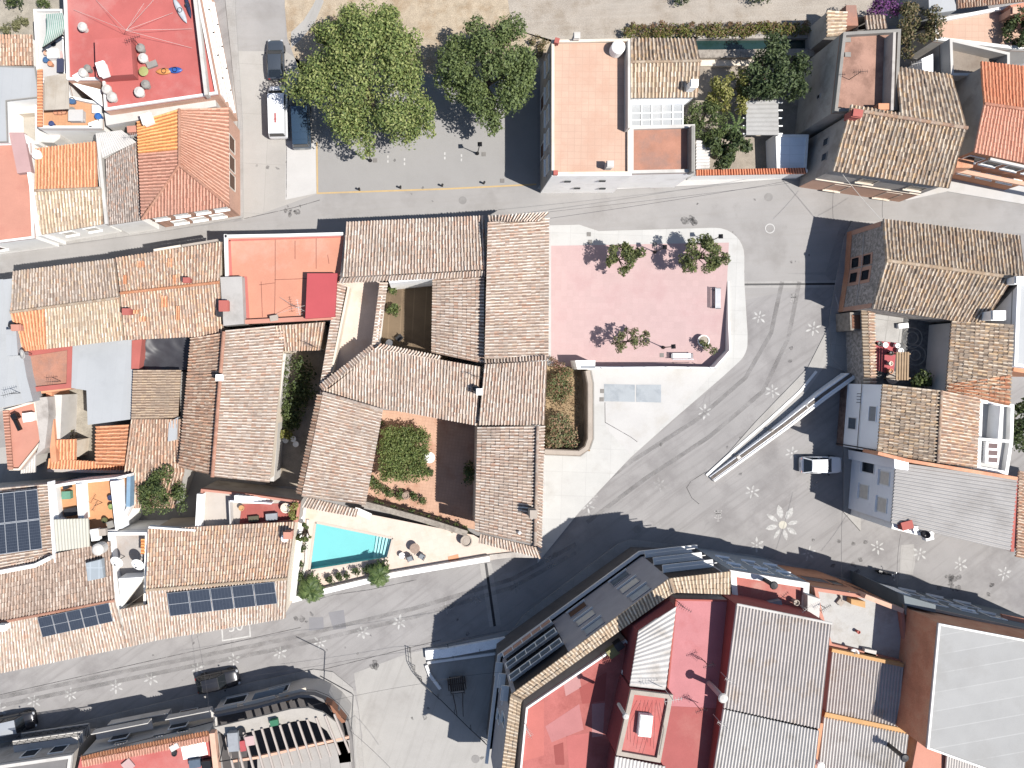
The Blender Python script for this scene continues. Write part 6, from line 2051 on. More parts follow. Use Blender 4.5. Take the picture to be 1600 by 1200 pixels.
h.window(1, .4, 5.0, 2.0, 1.8, orange_w, glass_m)
h.dish(1336, 1018, 8.6, .35, 200, white_w, 40, 7.8)
h.antenna(1290, 950, 7.8, 9.8, 30, DARKM, .9)
clutter(h, [('ventilation_unit', 1360, 1020, 1.0, .5, .5, -10, lgrey_w), ('storage_box', 1322, 932, .9, .6, .3, 20, tan_cap), ('rubble_sack', 1315, 940, .7, .5, .25, 50, tan_cap), ('flower_pot', 1342, 988, .3, .3, .4, 0, red_w)], 7.8)

h = House('double_sheet_house', 'long building with weathered fibre cement roof in two lengths beside the faded red roof', 'building', (1215, 1080))
h.tile((1151, 944), (1299, 974), (1281, 1139), (1130, 1106), 12.6, 12.1, fibro2, pitch=.28, hgt=.085, prof=WAVE, step=0, jit=0)
h.tile((1130, 1108), (1280, 1142), (1266, 1270), (1104, 1270), 12.1, 11.6, fibro3, pitch=.28, hgt=.085, prof=WAVE, step=0, jit=0)
h.wall([(1151, 944, 12.5), (1130, 1106, 12.0), (1104, 1270, 11.5), (1266, 1270, 11.5), (1281, 1139, 12.0), (1299, 974, 12.5)], red_w, inset=.12)
h.ridge([(1151, 944, 12.65), (1299, 974, 12.65)], lgrey_w, .1)
h.antenna(1140, 1064, 11.8, 13.6, 150, lgrey_w, .7)
h.antenna(1128, 1132, 11.8, 13.6, 150, lgrey_w, .7)
h = House('stained_sheet_house', 'building with stained fibre cement roof split by an ochre band, under the tall brown wall', 'building', (1355, 1110))
h.tile((1300, 1017), (1433, 1046), (1424, 1143), (1290, 1113), 8.6, 8.2, fibro2, pitch=.28, hgt=.085, prof=WAVE, step=0, jit=0)
h.tile((1287, 1120), (1420, 1147), (1405, 1270), (1272, 1270), 8.4, 8.0, fibro3, pitch=.28, hgt=.085, prof=WAVE, step=0, jit=0)
h.slab([(1290, 1113), (1424, 1141), (1422, 1149), (1287, 1122)], 0, 8.35, ochre_w, 'ochre_band')
h.fence([(1300, 1016), (1412, 1040)], 0, 8.9, .3, ochre_w, 'ochre_parapet')
h.wall([(1300, 1017, 8.5), (1272, 1270, 8.0), (1405, 1270, 8.0), (1433, 1046, 8.5)], lgrey_w, inset=.15)
h.fence([(1283, 1130), (1272, 1200)], 8.0, 9.0, .4, orange_w, 'orange_coping')
h.pipe(1281, 1196, 8.2, 10.6, .2, white_w)
h.pipe(1412, 1183, 8.2, 10.4, .2, DARKM)
h.slab([(1428, 1050), (1434, 1050), (1436, 1062), (1429, 1062)], 8.4, 9.0, grey_sh, 'roof_vent')
h = House('metal_roof_hall', 'tall hall with pale metal roof and rusty brown side wall at the lower right', 'building', (1550, 1080))
h.flat([(1467, 974), (1700, 1018), (1700, 1260), (1449, 1170)], 12.2, surf('hall_metal_roof', '#cdcdcc', .05, .5, stain='#c3c2c0', stain_at=.56, stain_scale=.3, speck=.03, grid=(60, 1.55, -10, 0, .05), joint=1.12), white_cap, .16, .12, wallm=brown_w)
h = House('low_yard_roofs', 'low red and corrugated roofs tucked below the metal roof hall', 'building', (1500, 1190))
h.flat([(1434, 1155), (1478, 1172), (1476, 1270), (1412, 1270)], 8.4, salmon_roof, None, wallm=brown_w)
h.tile((1480, 1174), (1536, 1190), (1530, 1270), (1472, 1270), 8.8, 8.5, fibro3, pitch=.24, hgt=.05, prof=WAVE, step=0, jit=0)
h.flat([(1538, 1190), (1700, 1230), (1700, 1290), (1530, 1290)], 8.2, salmon_roof, None, wallm=brown_w)
h = House('shaded_front_house', 'house with dark shaded street front and beige parapet below the daisy street', 'house', (1500, 970))
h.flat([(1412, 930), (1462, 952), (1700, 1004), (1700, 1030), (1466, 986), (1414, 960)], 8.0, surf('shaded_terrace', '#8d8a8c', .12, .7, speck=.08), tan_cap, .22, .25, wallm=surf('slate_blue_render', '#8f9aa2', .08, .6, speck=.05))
h.slab([(1412, 930), (1462, 945), (1462, 957), (1414, 945)], 8.0, 8.9, surf('slate_parapet', '#9aa3a8', .08, .6, speck=.05), 'raised_parapet')
h.slab([(1392, 922), (1424, 930), (1420, 938), (1390, 930)], 3.0, 5.6, white_w, 'enclosed_balcony')
for t in (.15, .35, .55):
    for z in (2.0, 5.2):
        h.window(1, t, z, 1.6, 1.5, pvc, glass_m, white_cap)
h.slab([(1502, 950), (1524, 954), (1528, 962), (1500, 956)], 5.0, 5.2, blue_w, 'door_canopy')
h.slab([(1566, 960), (1640, 975), (1640, 986), (1570, 970)], 5.0, 5.3, orange_roof, 'tile_canopy')

# ================================================================== SOUTH-WEST BLOCK (bottom left)
h = House('slot_parapet_house', 'house with grey slotted parapet, orange tile edge and red roof terrace at the bottom border', 'house', (230, 1170))
h.flat([(126, 1183), (326, 1144), (344, 1270), (104, 1270)], 5.4, red_paint, None, wallm=lgrey_w)
h.out = [(P(126, 1181, 6).x, P(126, 1181, 6).y), (P(325, 1142, 6).x, P(325, 1142, 6).y), (P(340, 1270, 6).x, P(340, 1270, 6).y), (P(104, 1270, 6).x, P(104, 1270, 6).y)]
h.z0 = 0
for t in (.28, .58, .78):
    h.window(0, t, 5.0, 1.2, .5, lgrey_w, glass_m, name='parapet_slot')
for t in (.22, .7):
    h.window(0, t, 3.4, 1.8, 1.4, pvc, glass_m)
    h.window(0, t, 1.2, 1.8, 2.0, pvc, shutter_d)
h.tile((127, 1188), (326, 1149), (325, 1143), (126, 1182), 6.1, 5.8, orange_t, pitch=.26, name='tile_edge')
h.tile((127, 1188), (326, 1149), (327, 1158), (129, 1198), 6.1, 5.8, terra_t, pitch=.26, name='tile_edge')
a, b = Vector(h.out[0]), Vector(h.out[1])
e = (b - a).normalized()
n = Vector((-e.y, e.x))
for f0, f1, z in ((.02, .48, 3.0), (.62, .98, 3.0), (.1, .6, 1.6)):
    p, q = a.lerp(b, f0), a.lerp(b, f1)
    o = MB().prism([tuple(p), tuple(q), tuple(q + n * 1.0), tuple(p + n * 1.0)], z, z + .15).build('balcony', lgrey_w, h.root)
    MB().prism([tuple(p + n * .92), tuple(q + n * .92), tuple(q + n * 1.0), tuple(p + n * 1.0)], z + .15, z + 1.0).build('balcony_front', lgrey_w, o)
MB().tube([(*(a + n * .08), 6.3), (*(b + n * .08), 4.4)], .05, 5).build('front_cable', DARKM, h.root)
clutter(h, [('plastic_sheet', 303, 1170, 2.2, 1.5, .2, 12, white_w), ('storage_chest', 304, 1194, 1.0, .7, .6, 8, plain('blue_chest', '#6a7c90', .6)), ('storage_box', 322, 1196, .8, .7, .7, 8, black_m), ('fountain', 272, 1168, .8, .5, .7, 30, lgrey_w),
            ('flower_pot', 272, 1178, .5, .5, .4, 0, DARKM), ('plastic_sheet', 200, 1196, .9, .9, .2, 40, pink)], 5.4)
h.fence([(331, 1146), (345, 1270)], 5.4, 6.2, .5, salmon_w, 'side_coping')
h = House('railing_balcony_house', 'grey house with dark railing balcony at the lower left corner', 'house', (60, 1200))
h.flat([(-90, 1215), (0, 1196), (112, 1180), (100, 1280), (-90, 1300)], 5.0, surf('grey_deck', '#9d9a9a', .1, .6, speck=.08), lgrey_w, .3, .4, wallm=grey_w)
a, b = Vector(h.out[1]), Vector(h.out[2])
e = (b - a).normalized()
n = Vector((-e.y, e.x))
for z in (2.9, 1.4):
    MB().prism([tuple(a), tuple(b), tuple(b + n * 1.1), tuple(a + n * 1.1)], z, z + .15).build('balcony', lgrey_w, h.root)
    mb = MB()
    for k in range(3):
        mb.tube([(*(a + n * 1.05), z + .4 + k * .3), (*(b + n * 1.05), z + .4 + k * .3), (*(b + n * .05), z + .4 + k * .3)], .035, 5)
    for k in range(10):
        q = a.lerp(b, k / 9) + n * 1.05
        mb.tube([(q.x, q.y, z + .1), (q.x, q.y, z + 1.0)], .025, 4)
    mb.build('railing', black_m, h.root)
for t in (.3, .7):
    h.window(1, t, 3.8, 1.5, 1.4, pvc, glass_m)

h = House('pergola_roof_block', 'building with curved front and concrete pergola beams over a dark roof terrace', 'building', (450, 1160))
cur = [(334, 1112), (402, 1098), (470, 1080)] + [(492, 1081), (512, 1089), (530, 1103), (545, 1122), (552, 1150), (560, 1290)]
h.flat(cur + [(335, 1290)], 2.9, surf('dark_terrace', '#6e6a6a', .15, .8, speck=.1), lgrey_w, .28, .3, wallm=lgrey_w)
xy = [tuple(P(u, v, 3.3)[:2]) for u, v in cur]
strip(MB(), [Vector((*p, 3.4)) for p in offset(xy + [tuple(P(335, 1290, 3.3)[:2])], .16)[:len(xy)]], .26, 3.2, 4.0).build('front_wall', surf('balcony_render', '#aaa6a4', .08, .8, speck=.06), h.root)
upp = [(334, 1136), (402, 1120), (456, 1107), (482, 1105), (504, 1112), (526, 1128), (545, 1160), (551, 1190), (558, 1290)]
xy = [tuple(P(u, v, 6.1)[:2]) for u, v in upp]
inn = [tuple(p) for p in offset(xy + [tuple(P(335, 1290, 6.1)[:2])], 1.2)[:len(xy)]]
mid = [tuple(p) for p in offset(xy + [tuple(P(335, 1290, 6.1)[:2])], .05)[:len(xy)]]
mb = MB()
for k in range(len(xy) - 2):
    mb.prism([mid[k], mid[k + 1], inn[k + 1], inn[k]], 5.85, 6.1)
mb.build('cornice_slab', surf('cornice', '#ddd5c9', .06, .8, stain='#c6bcae', speck=.06), h.root)
mb = MB()
for k in range(13):
    f = k / 12
    u0, v0 = lerp((352, 1150), (522, 1116), f)
    u1, v1 = lerp((368, 1215), (546, 1176), f)
    a0, b0 = P(u0, v0, 6.3), P(u1, v1, 6.3)
    strip(mb, [a0, b0], .17, 6.12, 6.32)
mb.build('pergola_beam', surf('pergola_concrete', '#e3d3c8', .06, .8, speck=.05), h.root)
h.fence([(362, 1190), (402, 1184), (545, 1152)], 5.85, 6.11, .22, salmon_w, 'cross_beam')
h.slab([(402, 1184), (546, 1156), (556, 1290), (404, 1290)], 5.8, 6.1, surf('slab_strips', '#d0c9c2', .07, .7, speck=.06, grid=(.9, 40, -8, 0, .03), joint=.75), 'roof_slab')
mb = MB()
for (u, v) in ((340, 1186), (348, 1148), (366, 1155), (372, 1178)):
    pass
for pts in (((343, 1190), (352, 1150), (372, 1146)), ((343, 1190), (368, 1186)), ((358, 1150), (360, 1188)), ((370, 1148), (374, 1200))):
    mb.tube([P(u, v, 6.4) for u, v in pts], .05, 5)
mb.build('steel_frame', black_m, h.root)
for i, (u0, v0, u1, v1) in enumerate(((338, 1112, 372, 1104), (382, 1103, 432, 1091), (438, 1089, 480, 1079))):
    p, q = P(u0, v0 + 8, 3.4), P(u1, v1 + 8, 3.4)
    a, b = Vector(p[:2]), Vector(q[:2])
    e = (b - a).normalized()
    n = Vector((-e.y, e.x))
    MB().prism([tuple(a + n * .25), tuple(b + n * .25), tuple(b + n * .75), tuple(a + n * .75)], 3.2, 3.3).build('balcony_niche', cream_w, h.root)
clutter(h, [('flower_pot', 449, 1092, .6, .5, .4, 12, ochre_w), ('storage_box', 460, 1090, .5, .5, .4, 12, DARKM)], 3.2)
clutter(h, [('plant_stand', 428, 1130, .7, .5, .5, 12, plain('green_crate', '#3f8f6a', .6)), ('tyre', 377, 1144, .8, .8, .25, 0, black_m),
            ('cushion', 390, 1158, .8, .8, .3, 10, pink), ('cushion', 379, 1166, .5, .9, .3, 10, plain('red_cushion', '#d8484e', .8)), ('garden_chair', 364, 1160, .9, 1.6, .8, 5, grey_sh)], 6.12)
MB().tube([P(500, 1056, 6.0), P(549, 1083, 6.4), P(552, 1086, 6.4), P(549, 1140, 6.4)], .05, 5).build('service_pipe', DARKM, h.root)
o = h.slab([(508, 1098), (518, 1103), (540, 1128), (534, 1130)], 3.3, 4.6, plain('rust_shutter', '#b5643a', .8), 'rust_screen')
for t in (.4,):
    for z in (1.5,):
        h.window(0, t, z, 2.2, 1.6, pvc, glass_m, lgrey_w)
        h.window(1, t, z, 2.2, 1.6, pvc, glass_m, lgrey_w)
h.slab([(392, 1096), (440, 1085), (446, 1073), (398, 1084)], 2.3, 2.5, surf('glass_balcony', '#b9c4cc', .05, .8), 'balcony')

t = thing('ramp_parapet', 'low white wall and pale ramp with railings beside the apartment block', 'wall', P(730, 1022, 0))
strip(MB(), [P(665, 1024, .5), P(700, 1020, .5), P(792, 1003, .5)], .9, 0, .5).build('wall', surf('speckled_white_wall', '#f0f2f4', .06, 1.5, stain='#d0d3d8', stain_at=.6, stain_scale=2, speck=.12, k=2.1), t)
strip(MB(), [P(668, 1036, .3), P(794, 1019, .3)], .25, 0, .3).build('white_kerb', white_cap, t)
strip(MB(), [P(666, 1040, .3), P(672, 1056, .3), P(688, 1077, .3)], .3, 0, .3).build('end_kerb', white_cap, t)
mb = MB()
for u, v in ((700, 1012), (750, 1018), (708, 1028), (640, 1018), (648, 1046), (658, 1064)):
    q = P(u, v, 1.0)
    mb.tube([(q.x, q.y, 0), (q.x, q.y, 1.05)], .03, 5)
rail = [P(u, v, 1.0) for u, v in ((641, 1018), (643, 1042), (651, 1058), (659, 1068))]
mb.tube(rail, .035, 5)
mb.tube([p - Vector((0, 0, .45)) for p in rail], .03, 5)
for i in range(3):
    for f in (0, .33, .66):
        q = rail[i].lerp(rail[i + 1], f)
        mb.tube([q, (q.x, q.y, 0)], .02, 4)
mb.tube([P(659, 1068, 1.0), P(690, 1095, 1.0), P(728, 1133, 1.0), P(762, 1165, 1.0)], .045, 5)
mb.tube([P(659, 1068, .5), P(690, 1095, .5), P(728, 1133, .5), P(762, 1165, .5)], .03, 5)
for f in (0, .25, .5, .75, 1):
    q = P(659, 1068, 1.0).lerp(P(762, 1165, 1.0), f)
    mb.tube([(q.x, q.y, 0), (q.x, q.y, 1.0)], .03, 5)
mb.build('railing', DARKM, t)

# ================================================================== TREES AND PLANTS
tree('plane_tree', 'large spreading olive-green tree over the parked van and the parking square', 573, 128, 5.6, 6.3, 3.0, leaf_big, bark_m, 38000, .27, 78, 41, csize=(.16, .27),
     ry=6.4, lobes=[(540, 30, 5.5, 1.6), (600, 24, 5.5, 1.7), (480, 110, 5, 1.5), (575, 225, 5, 1.4), (640, 65, 5.5, 1.5), (665, 190, 5, 1.5), (500, 55, 5, 1.3), (545, 12, 5.5, 1.0), (603, 8, 5.5, 1.1), (465, 140, 5, 1.0), (640, 210, 4.6, 1.2)], trunk=.42, group='trees on the parking square')
tree('plane_tree', 'darker green tree on the parking square nearer to the peach roofed house', 764, 113, 5.4, 4.6, 2.7, leafmat('plane_leaf_dark', ['#52623e', '#6a7d4c', '#82955a', '#9aab6a']), bark_m, 22000, .27, 56, 43, csize=(.17, .28),
     ry=4.8, lobes=[(745, 45, 5, 1.5), (710, 110, 5, 1.3), (770, 190, 4.8, 1.3), (820, 120, 5, 1.5), (780, 55, 5, 1.4)], trunk=.36, group='trees on the parking square')
tree('plaza_tree', 'small round tree at the upper edge of the pink plaza', 972, 403, 3.0, 1.55, 1.3, leaf_pl, bark_m, 3000, .24, 22, 51, trunk=.09, group='young trees on the plaza', fork=.6, lobes=[(948, 410, 3, .5), (972, 428, 2.6, .4, 2)])
tree('plaza_tree', 'wide leafy tree at the rounded corner of the pink plaza', 1098, 400, 3.2, 2.4, 1.3, leaf_pl, bark_m, 4200, .24, 34, 52, ry=1.8, trunk=.1, group='young trees on the plaza', fork=.6)
tree('plaza_tree', 'thin sparse tree on the plaza left of the white bench', 985, 533, 2.8, 2.0, 1.1, leafmat('sparse_leaf', ['#5a6640', '#7a8a55', '#9aa36c', '#b0986c']), bark_m, 1100, .24, 20, 53, ry=1.3, trunk=.08, group='young trees on the plaza', fork=.6, lobes=[(1008, 522, 3, .6, 3), (970, 540, 2.6, .6, 3)])
tree('fig_tree', 'dark glossy tree beside the canal in the walled garden', 1212, 116, 4.2, 3.1, 2.0, leafmat('fig_leaf', ['#36462f', '#4a5c3c', '#64774c', '#7f9060']), bark_m, 6500, .3, 40, 54, ry=3.0, group='garden trees')
tree('lemon_tree', 'yellow-green lemon tree in the walled garden', 1142, 142, 3.2, 2.0, 1.6, leaf_ye, bark_m, 3000, .26, 24, 55, group='garden trees')
tree('orange_tree', 'dense mid-green tree next to the glass canopy in the garden', 1104, 188, 3.0, 2.1, 1.6, leaf_md, bark_m, 3600, .2, 26, 56, group='garden trees')
tree('loquat_tree', 'dark large-leaved tree beside the corrugated lean-to', 1135, 232, 2.9, 2.0, 1.5, leaf_dk, bark_m, 1800, .4, 22, 57, ry=1.8, group='garden trees')
palm('garden_palm', 'bare young palm with few thin fronds in front of the pergola', 1149, 198, 2.9, 2.2, leaf_palm, bark_m, 9, 3, w=.1)
bush('canal_hedge', 'long hedge with rust-coloured top edge along the canal', [(980 + i * 14, 50 - i * .25, .9, .75) for i in range(21)], leaf_hedge, 5200, .22, 61, cat='hedge')
bush('rusty_scrub', 'row of dry rust-coloured scrub behind the canal hedge', [(990 + i * 15, 41 - i * .2, .6, .45) for i in range(19)], leaf_rust, 1900, .2, 62, cat='scrub')
bush('bougainvillea', 'purple flowering bougainvillea over the tiled shed', [(1378, 12, 3.8, 1.1), (1390, 8, 3.8, 1.0), (1366, 16, 3.6, .9), (1402, 14, 3.6, .7)], leaf_pur, 1500, .2, 63)
tree('ivy_tree', 'tall loose green and ochre climber beside the rust terrace wall', 1430, 44, 3.6, 2.2, 1.8, leafmat('ochre_leaf', ['#4a4d30', '#6b6f42', '#8a874c', '#b09058']), bark_m, 2600, .26, 24, 64, ry=2.6)
tree('corner_tree', 'dark tree overlapping the peach terrace at the right border', 1592, 52, 4.4, 1.7, 1.6, leaf_dk, bark_m, 1800, .28, 18, 65)
bush('meadow_bush', 'small dark bush at the top border left of the red roof', [(20, 2, .8, 1.1), (14, -4, .8, .9)], leaf_dk, 420, .25, 66)
bush('meadow_bush', 'low green scrub strip behind the awning terrace', [(72, 6, .7, .5), (64, 4, .6, .5)], leaf_md, 300, .2, 67)
bush('grass_bank', 'mown green bank beside the brown roofed cottage', [(8, 48, .4, .7), (22, 40, .4, .7), (36, 33, .4, .6)], leafmat('bank_grass', ['#7c8048', '#959656', '#aaa868']), 900, .18, 68)
bush('track_bush', 'dark round bush cut by the top border above the dirt track', [(1060, -2, .8, .7), (1072, -3, .8, .6)], leaf_dk, 300, .2, 69)
bush('track_bush', 'dark bush at the top border left of the tiled shed', [(1180, -4, .9, .8), (1195, -5, .8, .7)], leaf_dk, 300, .2, 70)
bush('wall_scrub', 'brownish scrub at the upper left corner of the peach roofed house', [(850, 70, .6, .7), (835, 62, .5, .6), (846, 82, .5, .6)], leaf_dry, 500, .2, 71)
# villa plants
gz = [(601 + i * 9.6 + (6 - j) * .6, 677 + j * 11, 2.3, .8) for i in range(7) for j in range(7)]
t = bush('vine_pergola', 'square vine covered pergola on the terracotta patio', gz, leafmat('vine_leaf', ['#566a3a', '#6f8448', '#8a9d58', '#a5b06a']), 13000, .2, 72, cat='pergola')
for u, v in ((600, 676), (660, 676), (604, 745), (660, 745)):
    q = P(u, v, 2.2)
    MB().box((q.x, q.y, 1.05), (.12, .12, 2.1)).build('post', wood_m, t)
mb = MB()
for v in (680, 700, 720, 740):
    strip(mb, [P(600, v, 2.1), P(660, v, 2.1)], .1, 2.0, 2.1)
mb.build('beam', wood_m, t)
bush('patio_shrub', 'round dark bush below the round white patio table', [(668, 737, 1.0, .55), (672, 740, .8, .4)], leaf_dk, 360, .2, 73)
bush('patio_hedge', 'row of dark plants along the lower edge of the terracotta patio', [(582, 752, .9, .7), (592, 762, .9, .8), (605, 768, .8, .7), (622, 772, .8, .7), (645, 776, .8, .6), (660, 782, .7, .5)], leaf_md, 1500, .2, 74, cat='hedge')
bush('wall_hedge', 'narrow green hedge growing behind the rubble wall', [(585 + i * 14, 787 + i * 4.1, 1.4, .5) for i in range(11)], leaf_md, 1900, .18, 75, cat='hedge')
bush('climber', 'dark climber on the shaded east side of the patio', [(733, 730, 1.6, .7), (735, 745, 1.5, .8), (730, 738, 1.3, .6)], leaf_md, 600, .22, 76)
bush('corner_plant', 'small plant by the left wall of the terracotta patio', [(596, 662, .5, .35)], leaf_md, 120, .18, 77)
bush('courtyard_plant', 'bushy green plants along the white wall of the plank courtyard', [(613, 484, 2.3, .7), (612, 452, 2.5, .5), (617, 478, 2.0, .5)], leaf_md, 700, .22, 78)
tree('cypress', 'slim green conifer in the planter left of the pool', 475, 832, 3.0, .65, 1.2, leaf_md, bark_m, 900, .18, 10, 79, ry=1.1)
bush('planter_shrub', 'low dark shrubs below the conifer left of the pool', [(473, 858, 1.9, .5), (471, 880, 1.8, .5), (469, 900, 1.8, .5)], leaf_dk, 500, .2, 80)
bush('pool_hedge', 'row of plants between the pool and the street wall', [(515 + i * 14, 905 - i * 3.6, 1.9, .5) for i in range(7)], leaf_dk, 1100, .22, 81, cat='hedge')
palm('fan_palm', 'bushy palm hanging over the street at the end of the solar roofed house', 484, 922, 2.6, 1.7, leaf_palm, bark_m, 26, 7, group='palms on the pool wall')
palm('fan_palm', 'palm over the street wall below the pool', 592, 900, 2.9, 1.5, leaf_palm, bark_m, 24, 8, group='palms on the pool wall')
bush('pot_plant', 'leaning yellow-green plant beside the round white planter on the plaza', [(1105, 541, 1.4, .55), (1116, 547, 1.5, .5), (1098, 536, 1.2, .35)], leaf_pl, 330, .2, 82)

# ================================================================== PLAZA AND STREET FURNITURE


def lamp(u, v, label):
    c = P(u, v, .12)
    t = thing('street_lamp', label, 'street lamp', (c.x, c.y, .12), math.radians(45 + R.uniform(-6, 6)), group='black lantern lamp posts')
    MB().lathe((0, 0, 0), [(.17, 0), (.17, .12), (.1, .2), (.08, .6), (.05, .7), (.042, 2.55), (.06, 2.6)], 10).build('post', black_m, t, world=False)
    mb = MB()
    mb.lathe((0, 0, 2.6), [(.06, 0), (.13, .05), (.2, .42), (.22, .44)], 4)
    mb.build('lantern', plain('lantern_glass', '#8a8f92', .3), t, world=False)
    MB().lathe((0, 0, 3.04), [(.3, 0), (.3, .03), (.1, .16), (.04, .2), (.02, .28)], 4).build('lantern_cap', black_m, t, world=False)
    return t


lamp(746, 240, 'black lantern lamp post on the grey parking square, away from its edges')
lamp(579, 251, 'black lantern lamp post under the tip of the large tree crown')
lamp(1023, 394, 'black lantern lamp post between the two upper plaza trees')
lamp(1107, 378, 'black lantern lamp post partly under the tree at the rounded plaza corner')
lamp(1036, 543, 'black lantern lamp post above the lower plaza bench')

bench_m = plain('bench_metal', '#dfe5ee', .35, metal=.2)


def bench(u, v, rz, label):
    c = P(u, v, .13)
    t = thing('park_bench', label, 'bench', c, math.radians(rz), 'metal benches on the plaza')
    mb = MB()
    for k in range(5):
        mb.box((0, -.22 + k * .1, .44), (2.1, .075, .035))
    mb.build('seat', bench_m, t, world=False)
    mb = MB()
    for k in range(3):
        mb.box((0, .3 + k * .05, .56 + k * .13), (2.1, .035, .1))
    mb.build('backrest', bench_m, t, world=False)
    for s_ in (-.85, .85):
        MB().box((s_, .02, .22), (.06, .5, .42)).build('leg', DARKM, t, world=False)
    for s_ in (-1.02, 1.02):
        MB().box((s_, 0, .6), (.05, .5, .05)).box((s_, -.22, .5), (.05, .05, .2)).build('armrest', DARKM, t, world=False)
    return t


bench(1119, 467, 90, 'silver metal bench standing along the east edge of the plaza')
bench(1063, 556, 180, 'silver metal bench along the lower plaza wall')

t = thing('round_planter', 'white round planter with bare soil near the lower right plaza corner', 'planter', P(1096, 533, .13))
MB().lathe((0, 0, 0), [(.42, 0), (.55, .5), (.6, .52), (.6, .6), (.5, .6), (.47, .5), (0, .48)], 18).build('bowl', white_cap, t, world=False)
MB().lathe((0, 0, .5), [(.47, 0), (.3, .05), (0, .07)], 14).build('soil', soil, t, world=False)

for i, (u, v, lab) in enumerate(((562, 297, 'below the tree shadow'), (626, 294, 'second from the left'), (691, 291, 'third from the left'), (756, 287, 'nearest to the lantern lamp'))):
    c = P(u, v, .02)
    o = MB().lathe((c.x, c.y, .01), [(.09, 0), (.09, .6), (.11, .62), (.11, .7), (.06, .76), (0, .77)], 10).build('bollard', black_m)
    tag(o, f'short black bollard on the yellow line of the parking square, {lab}', 'bollard', 'bollards on the yellow line')

covers = [(756, 240.5, 'beside the lamp on the parking square'), (586, 250, 'beside the lamp under the large tree'), (1023, 382, 'by the lamp between the plaza trees'), (1034, 555, 'left of the lower plaza bench'),
          (920, 366, 'on the pale kerb, upper one of the close pair'), (922, 378, 'on the pale kerb, lower one of the close pair'), (785, 282, 'at the lower right of the parking square'), (941, 611, 'on the pavement left of the hatch, upper one'), (940, 624, 'on the pavement left of the hatch, lower one'),
          (868, 867, 'at the villa roof corner in the street shadow'), (1469, 919, 'at the shadow edge on the daisy street')]
for u, v, lab in covers:
    c = P(u, v, .13)
    z = .13 if lab.startswith(('by', 'left', 'on')) else .022
    mb = MB()
    k = 2.6
    mb.box((c.x, c.y, z + .004), (.42, .42, .02))
    mb.box((c.x, c.y, z + .016), (.34, .34, .012))
    tag(mb.build('utility_cover', plain('cast_iron', '#9b9692', .7)), f'small square grey utility cover {lab}', 'utility cover', 'square covers in the paving')
for u, v, lab, r in ((1203, 357, 'pale ring shaped manhole where the upper street meets the plaza corner', .5), (1201, 308, 'grey round manhole on the upper street', .42), (743, 1186, 'round iron manhole in the concrete lane at the bottom', .42), (723, 313, 'dark round manhole on the upper street above the villa', .4), (996, 827, 'round manhole in the apartment block shadow', .4)):
    c = P(u, v, .014)
    mb = MB()
    mb.lathe((c.x, c.y, .008), [(r, 0), (r, .012), (r * .82, .014)] + ([(r * .8, .0)] if 'ring' in lab else [(r * .78, .008), (0, .01)]), 20)
    if 'ring' in lab:
        mb.lathe((c.x, c.y, .008), [(r * .8, 0), (r * .78, .004), (0, .004)], 20, 1)
    tag(mb.build('manhole', [white_p if 'ring' in lab else plain('iron_cover', '#aaa7a4', .7), asphalt_n]), lab, 'manhole')
hm = surf('hatch_steel', '#cfd6dc', .06, .8, stain='#b4bcc4', stain_at=.55, stain_scale=.9, speck=.05)
for pts, lab in (([(944, 600), (992, 601), (992, 628), (944, 627)], 'pale blue-grey hatch cover beside the planted bed, left of the pair'), ([(994, 601), (1033, 601), (1033, 629), (994, 628)], 'pale blue-grey hatch cover with dark stains, right of the pair')):
    q = [P(u, v, .15) for u, v in pts]
    o = MB().prism([(p.x, p.y) for p in q], .12, .15).build('hatch_cover', hm)
    tag(o, lab, 'hatch cover', 'steel hatch covers')

# pool and patio furniture
wick = surf('wicker', '#c9a68e', .15, 4, speck=.15)


def rtable(u, v, z, r, h_, mat, lab, nm='round_table'):
    c = P(u, v, z + h_)
    t = thing(nm, lab, 'table', (c.x, c.y, z))
    MB().lathe((0, 0, h_), [(r * .9, -.04), (r, -.03), (r, 0), (r * .96, .01), (0, .012)], 20).build('table_top', mat, t, world=False)
    MB().lathe((0, 0, 0), [(r * .5, 0), (r * .45, .04), (.06, .08), (.06, h_ - .05)], 12).build('leg', mat, t, world=False)
    return t


def chair(u, v, z, rz, lab, mat):
    c = P(u, v, z)
    t = thing('garden_chair', lab, 'chair', c, math.radians(rz), 'chairs by the pool')
    MB().box((0, 0, .42), (.55, .5, .08)).build('seat', mat, t, world=False)
    MB().box((0, -.28, .7), (.52, .07, .55)).build('backrest', mat, t, world=False)
    for sx in (-.24, .24):
        for sy in (-.22, .22):
            MB().tube([(sx, sy, 0), (sx, sy, .4)], .02, 6).build('leg', DARKM, t, world=False)
    for sx in (-.3, .3):
        MB().box((sx, 0, .62), (.06, .5, .04)).build('armrest', DARKM, t, world=False)


